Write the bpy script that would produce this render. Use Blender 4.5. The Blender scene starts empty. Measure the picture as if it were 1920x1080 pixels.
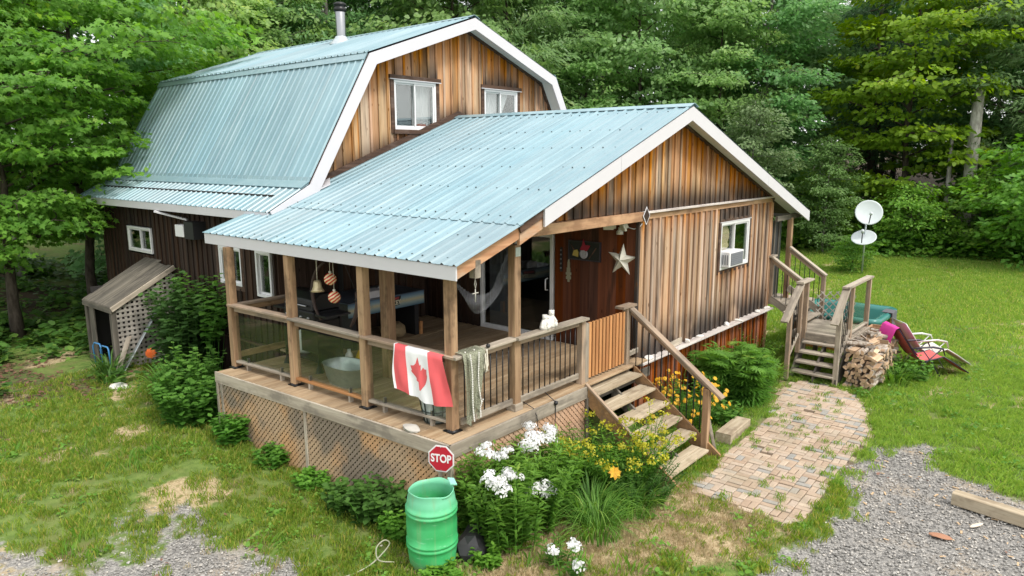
import bpy, bmesh, math, random
import numpy as np
from mathutils import Matrix, Vector, Quaternion
R = math.radians
random.seed(7); rng = np.random.default_rng(11)
scene = bpy.context.scene
COL = scene.collection
# ------------------------------------------------------------------ camera
PITCH, YAW, ROLL, FPX = R(10.503), R(40.203), R(-0.2), 1345.0
cam_d = bpy.data.cameras.new('camera'); cam = bpy.data.objects.new('camera', cam_d); COL.objects.link(cam)
fw = Vector((math.cos(YAW), math.sin(YAW), 0)); rt = Vector((math.sin(YAW), -math.cos(YAW), 0)); up = Vector((0, 0, 1))
cf = math.cos(PITCH)*fw - math.sin(PITCH)*up; cu = math.sin(PITCH)*fw + math.cos(PITCH)*up
cr = math.cos(ROLL)*rt + math.sin(ROLL)*cu; cu = -math.sin(ROLL)*rt + math.cos(ROLL)*cu
m = Matrix.Identity(4)
for i in range(3):
    m[i][0] = cr[i]; m[i][1] = cu[i]; m[i][2] = -cf[i]
CAM = Vector((-6.0732, -6.1212, 4.62795))
m.translation = CAM
cam.matrix_world = m
cam_d.sensor_width = 36; cam_d.lens = FPX/1920*36; cam_d.clip_start = 0.1; cam_d.clip_end = 1500
scene.camera = cam
# ------------------------------------------------------------------ sky, sun, exposure
SUN_EL, SUN_AZ = R(54), R(-95)          # azimuth measured from +X towards +Y
world = bpy.data.worlds.new('World'); scene.world = world; world.use_nodes = True
wn = world.node_tree; wn.nodes.clear()
sky = wn.nodes.new('ShaderNodeTexSky'); sky.sky_type = 'NISHITA'; sky.sun_disc = False
sky.sun_elevation = SUN_EL; sky.sun_rotation = math.pi/2 - SUN_AZ
sky.air_density = 1.0; sky.dust_density = 6.0; sky.ozone_density = 1.0
hs = wn.nodes.new('ShaderNodeMix'); hs.data_type = 'RGBA'; hs.inputs[0].default_value = 0.8; hs.inputs[7].default_value = (6.4, 6.45, 6.4, 1)   # even cloud cover
bg = wn.nodes.new('ShaderNodeBackground'); bg.inputs['Strength'].default_value = 0.15
wo = wn.nodes.new('ShaderNodeOutputWorld')
wn.links.new(sky.outputs[0], hs.inputs[6]); wn.links.new(hs.outputs[2], bg.inputs[0]); wn.links.new(bg.outputs[0], wo.inputs[0])
sun_d = bpy.data.lights.new('sun', 'SUN'); sun_d.energy = 1.5; sun_d.angle = R(11); sun_d.color = (1, 0.96, 0.9)
sun = bpy.data.objects.new('sun', sun_d); COL.objects.link(sun)
sd = Vector((math.cos(SUN_EL)*math.cos(SUN_AZ), math.cos(SUN_EL)*math.sin(SUN_AZ), math.sin(SUN_EL)))
sun.rotation_euler = sd.to_track_quat('Z', 'Y').to_euler(); sun.location = (0, 0, 30)
vs = scene.view_settings
vs.view_transform = 'Standard'; vs.look = 'None'; vs.exposure = 0.88; vs.gamma = 1.0; vs.use_curve_mapping = False
scene.cycles.max_bounces = 6; scene.cycles.diffuse_bounces = 3; scene.cycles.glossy_bounces = 3
scene.cycles.transparent_max_bounces = 12; scene.cycles.transmission_bounces = 4
scene.cycles.use_denoising = True
# ------------------------------------------------------------------ material helpers
class NT:
    def __init__(s, name):
        s.m = bpy.data.materials.new(name); s.m.use_nodes = True; s.t = s.m.node_tree; s.t.nodes.clear()
        s.out = s.n('OutputMaterial')
    def n(s, kind, ins=None, **props):
        nd = s.t.nodes.new('ShaderNode' + kind)
        for k, v in props.items(): setattr(nd, k, v)
        if ins:
            for k, v in ins.items(): s.set(nd.inputs[k], v)
        return nd
    def set(s, sock, v):
        if isinstance(v, bpy.types.NodeSocket): s.t.links.new(v, sock)
        elif isinstance(v, bpy.types.Node): s.t.links.new(v.outputs[0], sock)
        else:
            if isinstance(v, tuple) and len(v) == 3 and sock.type == 'RGBA': v = v + (1,)
            sock.default_value = v
    def math(s, op, a, b=0.0, clamp=False):
        nd = s.n('Math', operation=op, use_clamp=clamp); s.set(nd.inputs[0], a); s.set(nd.inputs[1], b); return nd.outputs[0]
    def mad(s, a, b, c):
        nd = s.n('Math', operation='MULTIPLY_ADD'); s.set(nd.inputs[0], a); s.set(nd.inputs[1], b); s.set(nd.inputs[2], c); return nd.outputs[0]
    def mix(s, f, a, b, mode='MIX'):
        nd = s.n('Mix', data_type='RGBA', blend_type=mode); nd.clamp_factor = True
        s.set(nd.inputs[0], f); s.set(nd.inputs[6], a); s.set(nd.inputs[7], b); return nd.outputs[2]
    def ramp(s, f, *stops):
        nd = s.n('ValToRGB', ins={0: f}); cr_ = nd.color_ramp
        while len(cr_.elements) < len(stops): cr_.elements.new(0.5)
        for e, (p, c) in zip(cr_.elements, stops):
            e.position = p; e.color = (c if isinstance(c, tuple) else (c, c, c)) + (1,)
        return nd.outputs[0]
    def smooth(s, f, a, b):
        if a > b: return s.math('SUBTRACT', 1.0, s.smooth(f, b, a))
        nd = s.n('MapRange', interpolation_type='SMOOTHSTEP'); s.set(nd.inputs[0], f); s.set(nd.inputs[1], a); s.set(nd.inputs[2], b); return nd.outputs[0]
    def noise(s, vec, scale, detail=4, rough=0.55):
        return s.n('TexNoise', ins={'Vector': vec, 'Scale': scale, 'Detail': detail, 'Roughness': rough}).outputs[0]
    def objvec(s, scale=(1, 1, 1), rand=True):
        tc = s.n('TexCoord'); v = tc.outputs['Object']
        if rand:
            oi = s.n('ObjectInfo'); a = s.n('VectorMath', operation='MULTIPLY_ADD')
            c = s.n('CombineXYZ', ins={0: oi.outputs['Random'], 1: oi.outputs['Random'], 2: oi.outputs['Random']})
            s.set(a.inputs[0], c); a.inputs[1].default_value = (37, 53, 71); s.set(a.inputs[2], v); v = a.outputs[0]
        mp = s.n('Mapping', ins={'Vector': v, 'Scale': scale}); return mp.outputs[0]
    def rnd(s): return s.n('ObjectInfo').outputs['Random']
    def attr(s, name): return s.n('Attribute', attribute_name=name).outputs['Fac']
    def bump(s, h, strength=0.3, dist=0.01):
        return s.n('Bump', ins={'Height': h, 'Strength': strength, 'Distance': dist}).outputs[0]
    def pbr(s, col, rough=0.7, metal=0.0, normal=None, spec=0.5, **kw):
        b = s.n('BsdfPrincipled'); s.set(b.inputs['Base Color'], col); s.set(b.inputs['Roughness'], rough); s.set(b.inputs['Metallic'], metal)
        s.set(b.inputs['Specular IOR Level'], spec)
        if normal is not None: s.set(b.inputs['Normal'], normal)
        for k, v in kw.items(): s.set(b.inputs[k], v)
        s.set(s.out.inputs[0], b.outputs[0]); return b
    def hsv(s, col, v=1.0, sat=1.0, h=0.5):
        nd = s.n('HueSaturation'); s.set(nd.inputs['Color'], col); s.set(nd.inputs['Value'], v); s.set(nd.inputs['Saturation'], sat); s.set(nd.inputs['Hue'], h); return nd.outputs[0]
MAT = {}
def plain(name, col, rough=0.6, metal=0.0, var=0.12, scale=9.0, spec=0.5, bump=0.0):
    t = NT(name); v = t.objvec((1, 1, 1)); n = t.noise(v, scale, 5)
    k = t.mad(n, 2*var, 1-var)
    c = t.hsv(col, k); nb = t.bump(t.noise(v, scale*6, 3), bump) if bump else None
    t.pbr(c, rough, metal, nb, spec); MAT[name] = t.m; return t.m
def wood(name, c1, c2, dark=None, grain=16, rough=0.8, var=0.25, dmix=0.5, bump=0.35):
    """grain runs along the local X axis of the piece"""
    t = NT(name); v = t.objvec((0.7, grain, grain)); v2 = t.objvec((2.5, grain*5, grain*5)); v3 = t.objvec((1.6, 2.4, 2.4))
    n = t.noise(v, 1.0, 5, 0.6); f = t.noise(v2, 1.0, 3)
    c = t.mix(t.smooth(n, 0.32, 0.68), c1, c2)
    if dark:
        s = t.noise(v3, 1.3, 4, 0.65); s2 = t.noise(t.objvec((0.8, 11, 11)), 1.0, 4); k = t.math('MULTIPLY', t.smooth(t.math('ADD', t.math('MULTIPLY', s, 0.6), t.math('MULTIPLY', s2, 0.4)), 0.48, 0.62), dmix); c = t.mix(k, c, dark)
        c = t.mix(t.math('MULTIPLY', t.smooth(s2, 0.40, 0.28), 0.5), c, tuple(min(0.75, x*1.35+0.04) for x in c1))
    c = t.mix(t.math('MULTIPLY', t.smooth(f, 0.5, 0.75), 0.35), c, tuple(x*0.45 for x in c1))
    kv = t.mad(t.rnd(), var*2, 1-var)
    c = t.hsv(c, kv)
    t.pbr(c, rough, 0, t.bump(t.math('ADD', n, f), bump, 0.004), 0.3); MAT[name] = t.m; return t.m
def siding(name, prot, weath, dark, t0=0.15, t1=1.1, bot=0.35, amount=1.0, streak=0.85):
    """board siding: protected wood near the top edge, bleached by weather below, soot-dark where rain splashes; grain along local X"""
    t = NT(name); v = t.objvec((0.5, 13, 13)); v2 = t.objvec((2.2, 70, 70)); v3 = t.objvec((0.45, 5, 5)); vk = t.objvec((2.6, 8, 8))
    n = t.noise(v, 1.0, 5, 0.6); f = t.noise(v2, 1.0, 3); s = t.noise(v3, 1.0, 4, 0.6)
    top = t.attr('top'); bt = t.attr('bot'); side = t.attr('edge')
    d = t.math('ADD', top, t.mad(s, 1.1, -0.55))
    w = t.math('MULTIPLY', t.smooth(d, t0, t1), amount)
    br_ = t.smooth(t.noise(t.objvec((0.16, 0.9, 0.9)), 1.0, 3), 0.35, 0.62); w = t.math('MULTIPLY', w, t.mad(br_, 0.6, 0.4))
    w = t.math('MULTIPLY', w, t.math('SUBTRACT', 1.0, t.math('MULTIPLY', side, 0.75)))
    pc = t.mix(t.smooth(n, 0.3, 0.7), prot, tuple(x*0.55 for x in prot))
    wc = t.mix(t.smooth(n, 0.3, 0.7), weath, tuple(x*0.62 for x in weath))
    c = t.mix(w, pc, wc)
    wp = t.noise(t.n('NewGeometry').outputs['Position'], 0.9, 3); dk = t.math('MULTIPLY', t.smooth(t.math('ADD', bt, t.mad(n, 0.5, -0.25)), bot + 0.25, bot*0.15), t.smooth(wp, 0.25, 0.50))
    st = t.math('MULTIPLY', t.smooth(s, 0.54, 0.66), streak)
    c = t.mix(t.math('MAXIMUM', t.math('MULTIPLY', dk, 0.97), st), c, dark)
    kn = t.n('TexVoronoi', ins={'Vector': vk, 'Scale': 1.0}, feature='F1').outputs[0]
    c = t.mix(t.smooth(kn, 0.13, 0.06), c, tuple(x*0.25 for x in prot))
    c = t.mix(t.math('MULTIPLY', t.smooth(f, 0.52, 0.75), 0.4), c, tuple(x*0.4 for x in prot))
    kv = t.math('ADD', 0.70, t.math('MULTIPLY', t.rnd(), 0.6)); c = t.hsv(c, kv, t.mad(t.math('FRACT', t.math('MULTIPLY', t.rnd(), 7.13)), 0.5, 0.80))
    t.pbr(c, 0.85, 0, t.bump(t.math('ADD', n, f), 0.4, 0.004), 0.25); MAT[name] = t.m; return t.m
# ------------------------------------------------------------------ mesh helpers
WM = {}
def world_of(o): return WM.get(o.name, Matrix.Identity(4)) if o else Matrix.Identity(4)
def link(o, parent=None, mw=None):
    COL.objects.link(o)
    mw = mw if mw is not None else Matrix.Identity(4)
    WM[o.name] = mw
    if parent is not None:
        o.parent = parent; o.matrix_parent_inverse = world_of(parent).inverted()
    o.matrix_basis = mw
    return o
def thing(name, label, cat, loc=(0, 0, 0), group=None, rz=0.0):
    o = bpy.data.objects.new(name, None); o.empty_display_size = 0.2
    link(o, None, Matrix.Translation(loc) @ Matrix.Rotation(rz, 4, 'Z'))
    o['label'] = label; o['category'] = cat
    if group: o['group'] = group
    return o
def tag(o, label=None, cat=None, group=None, kind=None):
    if label: o['label'] = label
    if cat: o['category'] = cat
    if group: o['group'] = group
    if kind: o['kind'] = kind
    return o
class MB:
    def __init__(s): s.v = []; s.f = []; s.m = []; s.mi = 0; s.sm = []
    def quad(s, *pts):
        b = len(s.v); s.v += [tuple(p) for p in pts]; s.f.append(tuple(range(b, b+len(pts)))); s.m.append(s.mi); s.sm.append(False); return s
    def box(s, c, d, M=None):
        x, y, z = (k/2 for k in d); b = len(s.v)
        for q in ((-x,-y,-z),(x,-y,-z),(x,y,-z),(-x,y,-z),(-x,-y,z),(x,-y,z),(x,y,z),(-x,y,z)):
            p = Vector(q)
            if M is not None: p = M @ p
            s.v.append((p[0]+c[0], p[1]+c[1], p[2]+c[2]))
        for q in ((0,3,2,1),(4,5,6,7),(0,1,5,4),(1,2,6,5),(2,3,7,6),(3,0,4,7)):
            s.f.append(tuple(b+k for k in q)); s.m.append(s.mi); s.sm.append(False)
        return s
    def bx(s, x0, x1, y0, y1, z0, z1): return s.box(((x0+x1)/2, (y0+y1)/2, (z0+z1)/2), (abs(x1-x0), abs(y1-y0), abs(z1-z0)))
    def bar(s, p, q, w, h):
        p, q = Vector(p), Vector(q); d = q-p; L = d.length; X = d.normalized()
        u = Vector((0, 0, 1)) if abs(X.z) < 0.95 else Vector((1, 0, 0))
        Y = u.cross(X).normalized(); Z = X.cross(Y); M = Matrix((X, Y, Z)).transposed()
        return s.box((p+q)/2, (L, w, h), M)
    def tube(s, pts, rad, n=8, cap=True, smooth=True):
        pts = [Vector(p) for p in pts]; k = len(pts)
        rad = rad if isinstance(rad, (list, tuple)) else [rad]*k
        b = len(s.v); prev = None
        for i, p in enumerate(pts):
            d = (pts[min(i+1, k-1)] - pts[max(i-1, 0)])
            d = d.normalized() if d.length > 1e-9 else Vector((0, 0, 1))
            if prev is None:
                a = Vector((0, 0, 1)) if abs(d.z) < 0.9 else Vector((1, 0, 0)); Y = d.cross(a).normalized()
            else:
                Y = (prev - d*prev.dot(d)); Y = Y.normalized() if Y.length > 1e-6 else d.orthogonal().normalized()
            prev = Y; Z = d.cross(Y)
            for j in range(n):
                a = 2*math.pi*j/n; q = p + (Y*math.cos(a) + Z*math.sin(a))*rad[i]; s.v.append(tuple(q))
        for i in range(k-1):
            for j in range(n):
                s.f.append((b+i*n+j, b+i*n+(j+1) % n, b+(i+1)*n+(j+1) % n, b+(i+1)*n+j)); s.m.append(s.mi); s.sm.append(smooth)
        if cap:
            s.f.append(tuple(b+j for j in reversed(range(n)))); s.m.append(s.mi); s.sm.append(False)
            s.f.append(tuple(b+(k-1)*n+j for j in range(n))); s.m.append(s.mi); s.sm.append(False)
        return s
    def lathe(s, prof, c=(0, 0, 0), n=24, M=None, smooth=True):
        b = len(s.v); k = len(prof)
        for r_, z in prof:
            for j in range(n):
                a = 2*math.pi*j/n; p = Vector((r_*math.cos(a), r_*math.sin(a), z))
                if M is not None: p = M @ p
                s.v.append((p[0]+c[0], p[1]+c[1], p[2]+c[2]))
        for i in range(k-1):
            for j in range(n):
                s.f.append((b+i*n+j, b+i*n+(j+1) % n, b+(i+1)*n+(j+1) % n, b+(i+1)*n+j)); s.m.append(s.mi); s.sm.append(smooth)
        return s
    def ball(s, c, r_, n=12, sq=(1, 1, 1)):
        pr = [(max(1e-4, math.sin(math.pi*i/(n//2)))*r_, -math.cos(math.pi*i/(n//2))*r_) for i in range(n//2+1)]
        return s.lathe(pr, c, n, Matrix.Diagonal(Vector(sq)))
    def extrude(s, poly, off, M=None):
        """poly: 3-D points in a plane, off: vector"""
        b = len(s.v); n = len(poly); off = Vector(off)
        P = [Vector(p) for p in poly]
        s.v += [tuple(p) for p in P] + [tuple(p+off) for p in P]
        nv = Vector((0, 0, 0))
        for i in range(n): nv += P[i].cross(P[(i+1) % n])
        fl = nv.dot(off) > 0
        a = tuple(b+j for j in range(n)); c = tuple(b+n+j for j in range(n))
        fs = [a[::-1], c] + [(b+j, b+(j+1) % n, b+n+(j+1) % n, b+n+j) for j in range(n)]
        for f in fs:
            s.f.append(f if fl else f[::-1]); s.m.append(s.mi); s.sm.append(False)
        return s
    def mesh(s, name, mats):
        me = bpy.data.meshes.new(name); me.from_pydata(s.v, [], s.f)
        for mt in (mats if isinstance(mats, (list, tuple)) else [mats]): me.materials.append(MAT[mt] if isinstance(mt, str) else mt)
        me.polygons.foreach_set('material_index', s.m); me.polygons.foreach_set('use_smooth', s.sm); me.update(); return me
    def build(s, name, mats, parent=None, mw=None, bevel=0.0):
        o = bpy.data.objects.new(name, s.mesh(name, mats)); link(o, parent, mw)
        if bevel:
            b = o.modifiers.new('bevel', 'BEVEL'); b.width = bevel; b.segments = 1; b.limit_method = 'ANGLE'
        return o
def frame_of(p, q, roll_up=(0, 0, 1)):
    p, q = Vector(p), Vector(q); X = (q-p).normalized(); u = Vector(roll_up)
    if abs(X.dot(u)) > 0.98: u = Vector((0, -1, 0)) if abs(X.y) < .9 else Vector((1, 0, 0))
    Y = u.cross(X).normalized(); Z = X.cross(Y)
    M = Matrix((X, Y, Z)).transposed().to_4x4(); M.translation = p; return M
PLK = {}
def plank(name, p, q, w, h, mat, parent=None, up_=(0, 0, 1), wear=0.0, bevel=0.004):
    """a sawn timber from p to q; grain along its length"""
    p, q = Vector(p), Vector(q); L = (q-p).length
    key = (round(L, 3), round(w, 3), round(h, 3), str(mat), wear > 0 and random.random())
    me = PLK.get(key)
    if me is None:
        b = bevel; x0, x1 = 0, L; y, z = w/2, h/2; v = []; sec = ((-y, -z+b), (-y+b, -z), (y-b, -z), (y, -z+b), (y, z-b), (y-b, z), (-y+b, z), (-y, z-b))
        for x in (x0, x1):
            for a, c in sec: v.append((x + random.uniform(-wear, wear), a, c))
        f = [tuple(range(7, -1, -1)), tuple(range(8, 16))] + [(j, (j+1) % 8, 8+(j+1) % 8, 8+j) for j in range(8)]
        me = bpy.data.meshes.new(name); me.from_pydata(v, [], f); me.materials.append(MAT[mat] if isinstance(mat, str) else mat); me.update(); PLK[key] = me
    o = bpy.data.objects.new(name, me); return link(o, parent, frame_of(p, q, up_))
def sub_intervals(lo, hi, cuts):
    segs = [(lo, hi)]
    for a, b in cuts:
        ns = []
        for s0, s1 in segs:
            if b <= s0 or a >= s1: ns.append((s0, s1)); continue
            if a > s0: ns.append((s0, a))
            if b < s1: ns.append((b, s1))
        segs = ns
    return segs
def board_wall(parent, axis, plane, sign, u0, u1, zb, zt, mat, spacing=0.21, thick=0.022, bw=0.055, bt=0.022, openings=(), apex=(), battens=True, jit=0.006, batmat=None):
    """vertical boards and battens on the plane <axis>=plane, facing sign*axis; u is the other horizontal axis; zb/zt are functions or numbers"""
    fb = zb if callable(zb) else (lambda u: zb); ft = zt if callable(zt) else (lambda u: zt)
    n = max(1, round((u1-u0)/spacing)); w = (u1-u0)/n
    nrm = Vector((sign, 0, 0)) if axis == 'x' else Vector((0, sign, 0)); U = Vector((0, 1, 0)) if axis == 'x' else Vector((1, 0, 0))
    Z = Vector((0, 0, 1)); flip = Z.cross(U).dot(nrm) < 0; Yv = -U if flip else U
    M = Matrix((Z, Yv, nrm)).transposed().to_4x4()
    def piece(name, a, b, s0, s1, t, base, ed):
        # s0/s1: callables bottom/top
        org = (U*((a+b)/2)); org = org + nrm*(0); P = Vector((plane, 0, 0)) if axis == 'x' else Vector((0, plane, 0))
        zlo = min(s0(a), s0(b)); org = org + P + nrm*base + Z*zlo
        us = [a, b] if not ed else [a, a+(b-a)*0.22, b-(b-a)*0.22, b]
        v = []; top = []; bot = []; edge = []
        zs = lambda u, k: s0(u) + (s1(u)-s0(u))*k
        ks = [0, 0.5, 1]
        for lay in (0, t):
            for u in us:
                for k in ks:
                    uu = (u-(a+b)/2)*(-1 if flip else 1)
                    v.append((zs(u, k)-zlo, uu, lay)); top.append(s1(u)-zs(u, k)); bot.append(zs(u, k)-s0(u)); edge.append(1.0 if (u in (a, b) and ed) else 0.0)
        nu, nk = len(us), 3; f = []
        def I(l, i, k): return l*nu*nk + i*nk + k
        for i in range(nu-1):
            for k in range(nk-1):
                f.append((I(1, i, k), I(1, i+1, k), I(1, i+1, k+1), I(1, i, k+1)))
        for k in range(nk-1):
            f.append((I(0, 0, k), I(1, 0, k), I(1, 0, k+1), I(0, 0, k+1))); f.append((I(0, nu-1, k), I(0, nu-1, k+1), I(1, nu-1, k+1), I(1, nu-1, k)))
        for i in range(nu-1):
            f.append((I(0, i, 0), I(0, i+1, 0), I(1, i+1, 0), I(1, i, 0))); f.append((I(0, i, nk-1), I(1, i, nk-1), I(1, i+1, nk-1), I(0, i+1, nk-1)))
        f.append((I(0,0,0), I(0,0,nk-1), I(0,nu-1,nk-1), I(0,nu-1,0)))
        me = bpy.data.meshes.new(name); me.from_pydata(v, [], f)
        mt_ = (batmat or mat) if name == 'batten' else mat
        me.materials.append(MAT[mt_])
        for nm, dat in (('top', top), ('bot', bot), ('edge', edge)):
            at = me.attributes.new(nm, 'FLOAT', 'POINT'); at.data.foreach_set('value', dat)
        bm = bmesh.new(); bm.from_mesh(me); bmesh.ops.recalc_face_normals(bm, faces=bm.faces); bm.to_mesh(me); bm.free()
        MM = M.copy(); MM.translation = org
        o = bpy.data.objects.new(name, me); link(o, parent, MM); return o
    for i in range(n):
        a, b = u0+i*w, u0+(i+1)*w
        cuts = sorted({a, b} | {x for x in apex if a+.01 < x < b-.01} | {x for op in openings for x in op[:2] if a+0.012 < x < b-0.012})
        for c0, c1 in zip(cuts, cuts[1:]):
            mid = (c0+c1)/2; ops = [(o_[2], o_[3]) for o_ in openings if o_[0] < mid < o_[1]]
            if not ops:
                if ft(mid)-fb(mid) > 0.03: piece('board', c0+0.0015, c1-0.0015, fb, ft, thick, random.uniform(0, jit), True)
            else:
                for s0, s1 in sub_intervals(min(fb(c0), fb(c1)), max(ft(c0), ft(c1)), ops):
                    lo = fb if abs(s0-min(fb(c0), fb(c1))) < 1e-6 else (lambda u, q=s0: q)
                    hi = ft if abs(s1-max(ft(c0), ft(c1))) < 1e-6 else (lambda u, q=s1: q)
                    if hi(mid)-lo(mid) > 0.03: piece('board', c0+0.0015, c1-0.0015, lo, hi, thick, random.uniform(0, jit), True)
    if battens:
        for i in range(n+1):
            c = min(max(u0+i*w, u0+bw/2), u1-bw/2); a, b = c-bw/2, c+bw/2
            ops = [(o_[2], o_[3]) for o_ in openings if o_[0] < b and o_[1] > a]
            lo0, hi0 = max(fb(a), fb(b)), min(ft(a), ft(b))
            if hi0-lo0 < 0.05: continue
            for s0, s1 in sub_intervals(lo0, hi0, ops):
                lo = (lambda u, q=s0: q); hi = ft if s1 == hi0 else (lambda u, q=s1: q)
                if s1-s0 > 0.04: piece('batten', a, b, lo, (lambda u, q=s1: q) if s1 != hi0 else (lambda u: min(ft(u), ft(u))), bt, thick+jit+0.001, False)
def fastmesh(name, V, F, mat, attrs=None, smooth=False):
    """V (n,3), F (m,k) numpy arrays"""
    me = bpy.data.meshes.new(name); n, k = F.shape
    me.vertices.add(len(V)); me.vertices.foreach_set('co', np.asarray(V, np.float32).ravel())
    me.loops.add(n*k); me.loops.foreach_set('vertex_index', np.asarray(F, np.int32).ravel())
    me.polygons.add(n); me.polygons.foreach_set('loop_start', np.arange(0, n*k, k, dtype=np.int32))
    if smooth: me.polygons.foreach_set('use_smooth', np.ones(n, bool))
    for a, d in (attrs or {}).items():
        at = me.attributes.new(a, 'FLOAT', 'POINT'); at.data.foreach_set('value', np.asarray(d, np.float32))
    me.materials.append(MAT[mat] if isinstance(mat, str) else mat); me.update(calc_edges=True); return me
# ------------------------------------------------------------------ materials
wood('deck_board', (0.39, 0.29, 0.185), (0.31, 0.215, 0.125), (0.20, 0.12, 0.06), 10, 0.7, 0.16, 0.5)
wood('porch_floor_board', (0.36, 0.23, 0.11), (0.26, 0.15, 0.07), (0.08, 0.045, 0.02), 12, 0.55, 0.3, 0.6)
wood('post_wood', (0.41, 0.27, 0.155), (0.25, 0.15, 0.085), (0.10, 0.06, 0.035), 9, 0.75, 0.18, 0.8)
wood('rail_wood', (0.38, 0.29, 0.21), (0.27, 0.19, 0.13), (0.17, 0.14, 0.11), 10, 0.8, 0.15, 0.8)
wood('grey_wood', (0.40, 0.35, 0.28), (0.27, 0.23, 0.18), (0.14, 0.12, 0.10), 12, 0.85, 0.18, 0.7)
wood('dark_grey_wood', (0.17, 0.15, 0.12), (0.10, 0.09, 0.075), (0.05, 0.045, 0.04), 12, 0.9, 0.2, 0.6)
wood('tread_wood', (0.47, 0.40, 0.29), (0.34, 0.27, 0.18), (0.20, 0.15, 0.10), 12, 0.85, 0.14, 0.7)
wood('fresh_cedar', (0.50, 0.25, 0.10), (0.38, 0.17, 0.065), None, 12, 0.65, 0.16)
wood('beam_wood', (0.50, 0.31, 0.18), (0.36, 0.20, 0.11), (0.16, 0.08, 0.04), 9, 0.7, 0.1, 0.6)
wood('rafter_wood', (0.55, 0.30, 0.16), (0.42, 0.21, 0.11), (0.50, 0.38, 0.28), 9, 0.7, 0.08, 0.6)
wood('bleached_wood', (0.62, 0.58, 0.54), (0.48, 0.43, 0.40), (0.30, 0.25, 0.24), 10, 0.8, 0.08, 0.5)
wood('dark_trim', (0.10, 0.055, 0.035), (0.05, 0.03, 0.022), (0.16, 0.12, 0.10), 12, 0.8, 0.15, 0.5)
wood('sauna_cedar', (0.52, 0.22, 0.06), (0.40, 0.15, 0.04), None, 12, 0.5, 0.15)
wood('lattice_wood', (0.36, 0.21, 0.10), (0.24, 0.14, 0.07), (0.13, 0.11, 0.09), 12, 0.85, 0.15, 0.6)
siding('siding_gable', (0.52, 0.205, 0.062), (0.56, 0.41, 0.27), (0.05, 0.037, 0.03), 0.05, 0.95, 0.30, 0.97, 0.65)
siding('siding_front', (0.47, 0.23, 0.11), (0.51, 0.40, 0.305), (0.042, 0.036, 0.033), -0.25, 0.45, 0.55, 0.95, 0.6)
siding('siding_skirt', (0.33, 0.10, 0.032), (0.28, 0.105, 0.045), (0.045, 0.03, 0.025), 0.4, 1.6, 0.2, 0.6)
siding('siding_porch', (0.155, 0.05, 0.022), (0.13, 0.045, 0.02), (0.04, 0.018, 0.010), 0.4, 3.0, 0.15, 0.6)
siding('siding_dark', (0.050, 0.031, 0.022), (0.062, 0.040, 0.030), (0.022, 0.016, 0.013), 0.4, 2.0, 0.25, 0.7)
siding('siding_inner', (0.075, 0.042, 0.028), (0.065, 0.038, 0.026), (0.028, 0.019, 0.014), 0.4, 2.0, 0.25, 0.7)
plain('white_trim', (0.58, 0.57, 0.60), 0.5, 0, 0.05, 3)
plain('white_vinyl', (0.72, 0.72, 0.73), 0.35, 0, 0.04, 4)
plain('soffit_white', (0.66, 0.655, 0.63), 0.6, 0, 0.05, 3)
plain('black_metal', (0.012, 0.012, 0.013), 0.4, 0.3, 0.2, 8)
plain('black_plastic', (0.015, 0.015, 0.017), 0.5, 0, 0.2, 8)
plain('steel', (0.33, 0.34, 0.35), 0.3, 1.0, 0.1, 6)
plain('galvanised', (0.50, 0.55, 0.57), 0.42, 0.75, 0.25, 14)
plain('curtain_white', (0.60, 0.60, 0.63), 0.9, 0, 0.12, 7)
plain('dark_interior', (0.02, 0.018, 0.017), 0.9, 0, 0.2, 3)
plain('stone_grey', (0.42, 0.40, 0.36), 0.9, 0, 0.3, 5, 0.3, 0.5)
plain('white_stone', (0.66, 0.64, 0.60), 0.85, 0, 0.2, 6, 0.3, 0.4)
plain('rope_white', (0.62, 0.58, 0.48), 0.9, 0, 0.1, 9)
def roof_metal():
    t = NT('roof_metal'); v = t.objvec((1, 1, 1)); v2 = t.objvec((0.35, 9, 9))
    n = t.noise(v, 1.4, 5); n2 = t.noise(v2, 1.0, 4)
    c = t.mix(t.smooth(n, 0.3, 0.75), (0.165, 0.275, 0.32), (0.205, 0.32, 0.36))
    c = t.mix(t.math('MULTIPLY', t.smooth(n2, 0.42, 0.75), 0.55), c, (0.28, 0.385, 0.42))
    n3 = t.noise(t.objvec((0.12, 26, 26)), 1.0, 4); c = t.mix(t.math('MULTIPLY', t.smooth(n3, 0.58, 0.75), 0.45), c, (0.20, 0.235, 0.24))
    n4 = t.noise(v, 22, 4); c = t.mix(t.math('MULTIPLY', t.smooth(n4, 0.66, 0.74), 0.5), c, (0.10, 0.12, 0.11))
    c = t.hsv(c, t.mad(t.rnd(), 0.22, 0.89), t.mad(t.math('FRACT', t.math('MULTIPLY', t.rnd(), 5.7)), 0.2, 0.9))
    t.pbr(c, t.mad(n2, 0.25, 0.24), 0.0, t.bump(t.math('ADD', n, t.math('MULTIPLY', n2, 0.3)), 0.25, 0.03), 0.85); MAT['roof_metal'] = t.m
roof_metal()
def glass(name, tint=(0.75, 0.8, 0.78), refl=1.0, rough=0.02, body=0.0, bodycol=(0.3, 0.33, 0.33)):
    t = NT(name); tr = t.n('BsdfTransparent', ins={0: tint}); gl = t.n('BsdfGlossy', ins={'Color': (1, 1, 1), 'Roughness': rough})
    fr = t.n('Fresnel', ins={'IOR': 1.55}); mx = t.n('MixShader'); t.set(mx.inputs[0], t.math('MULTIPLY', fr.outputs[0], refl))
    base = tr.outputs[0]
    if body:
        df = t.n('BsdfDiffuse', ins={0: bodycol}); m0 = t.n('MixShader', ins={0: body}); t.set(m0.inputs[1], base); t.set(m0.inputs[2], df.outputs[0]); base = m0.outputs[0]
    t.set(mx.inputs[1], base); t.set(mx.inputs[2], gl.outputs[0]); t.set(t.out.inputs[0], mx.outputs[0]); MAT[name] = t.m
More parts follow.
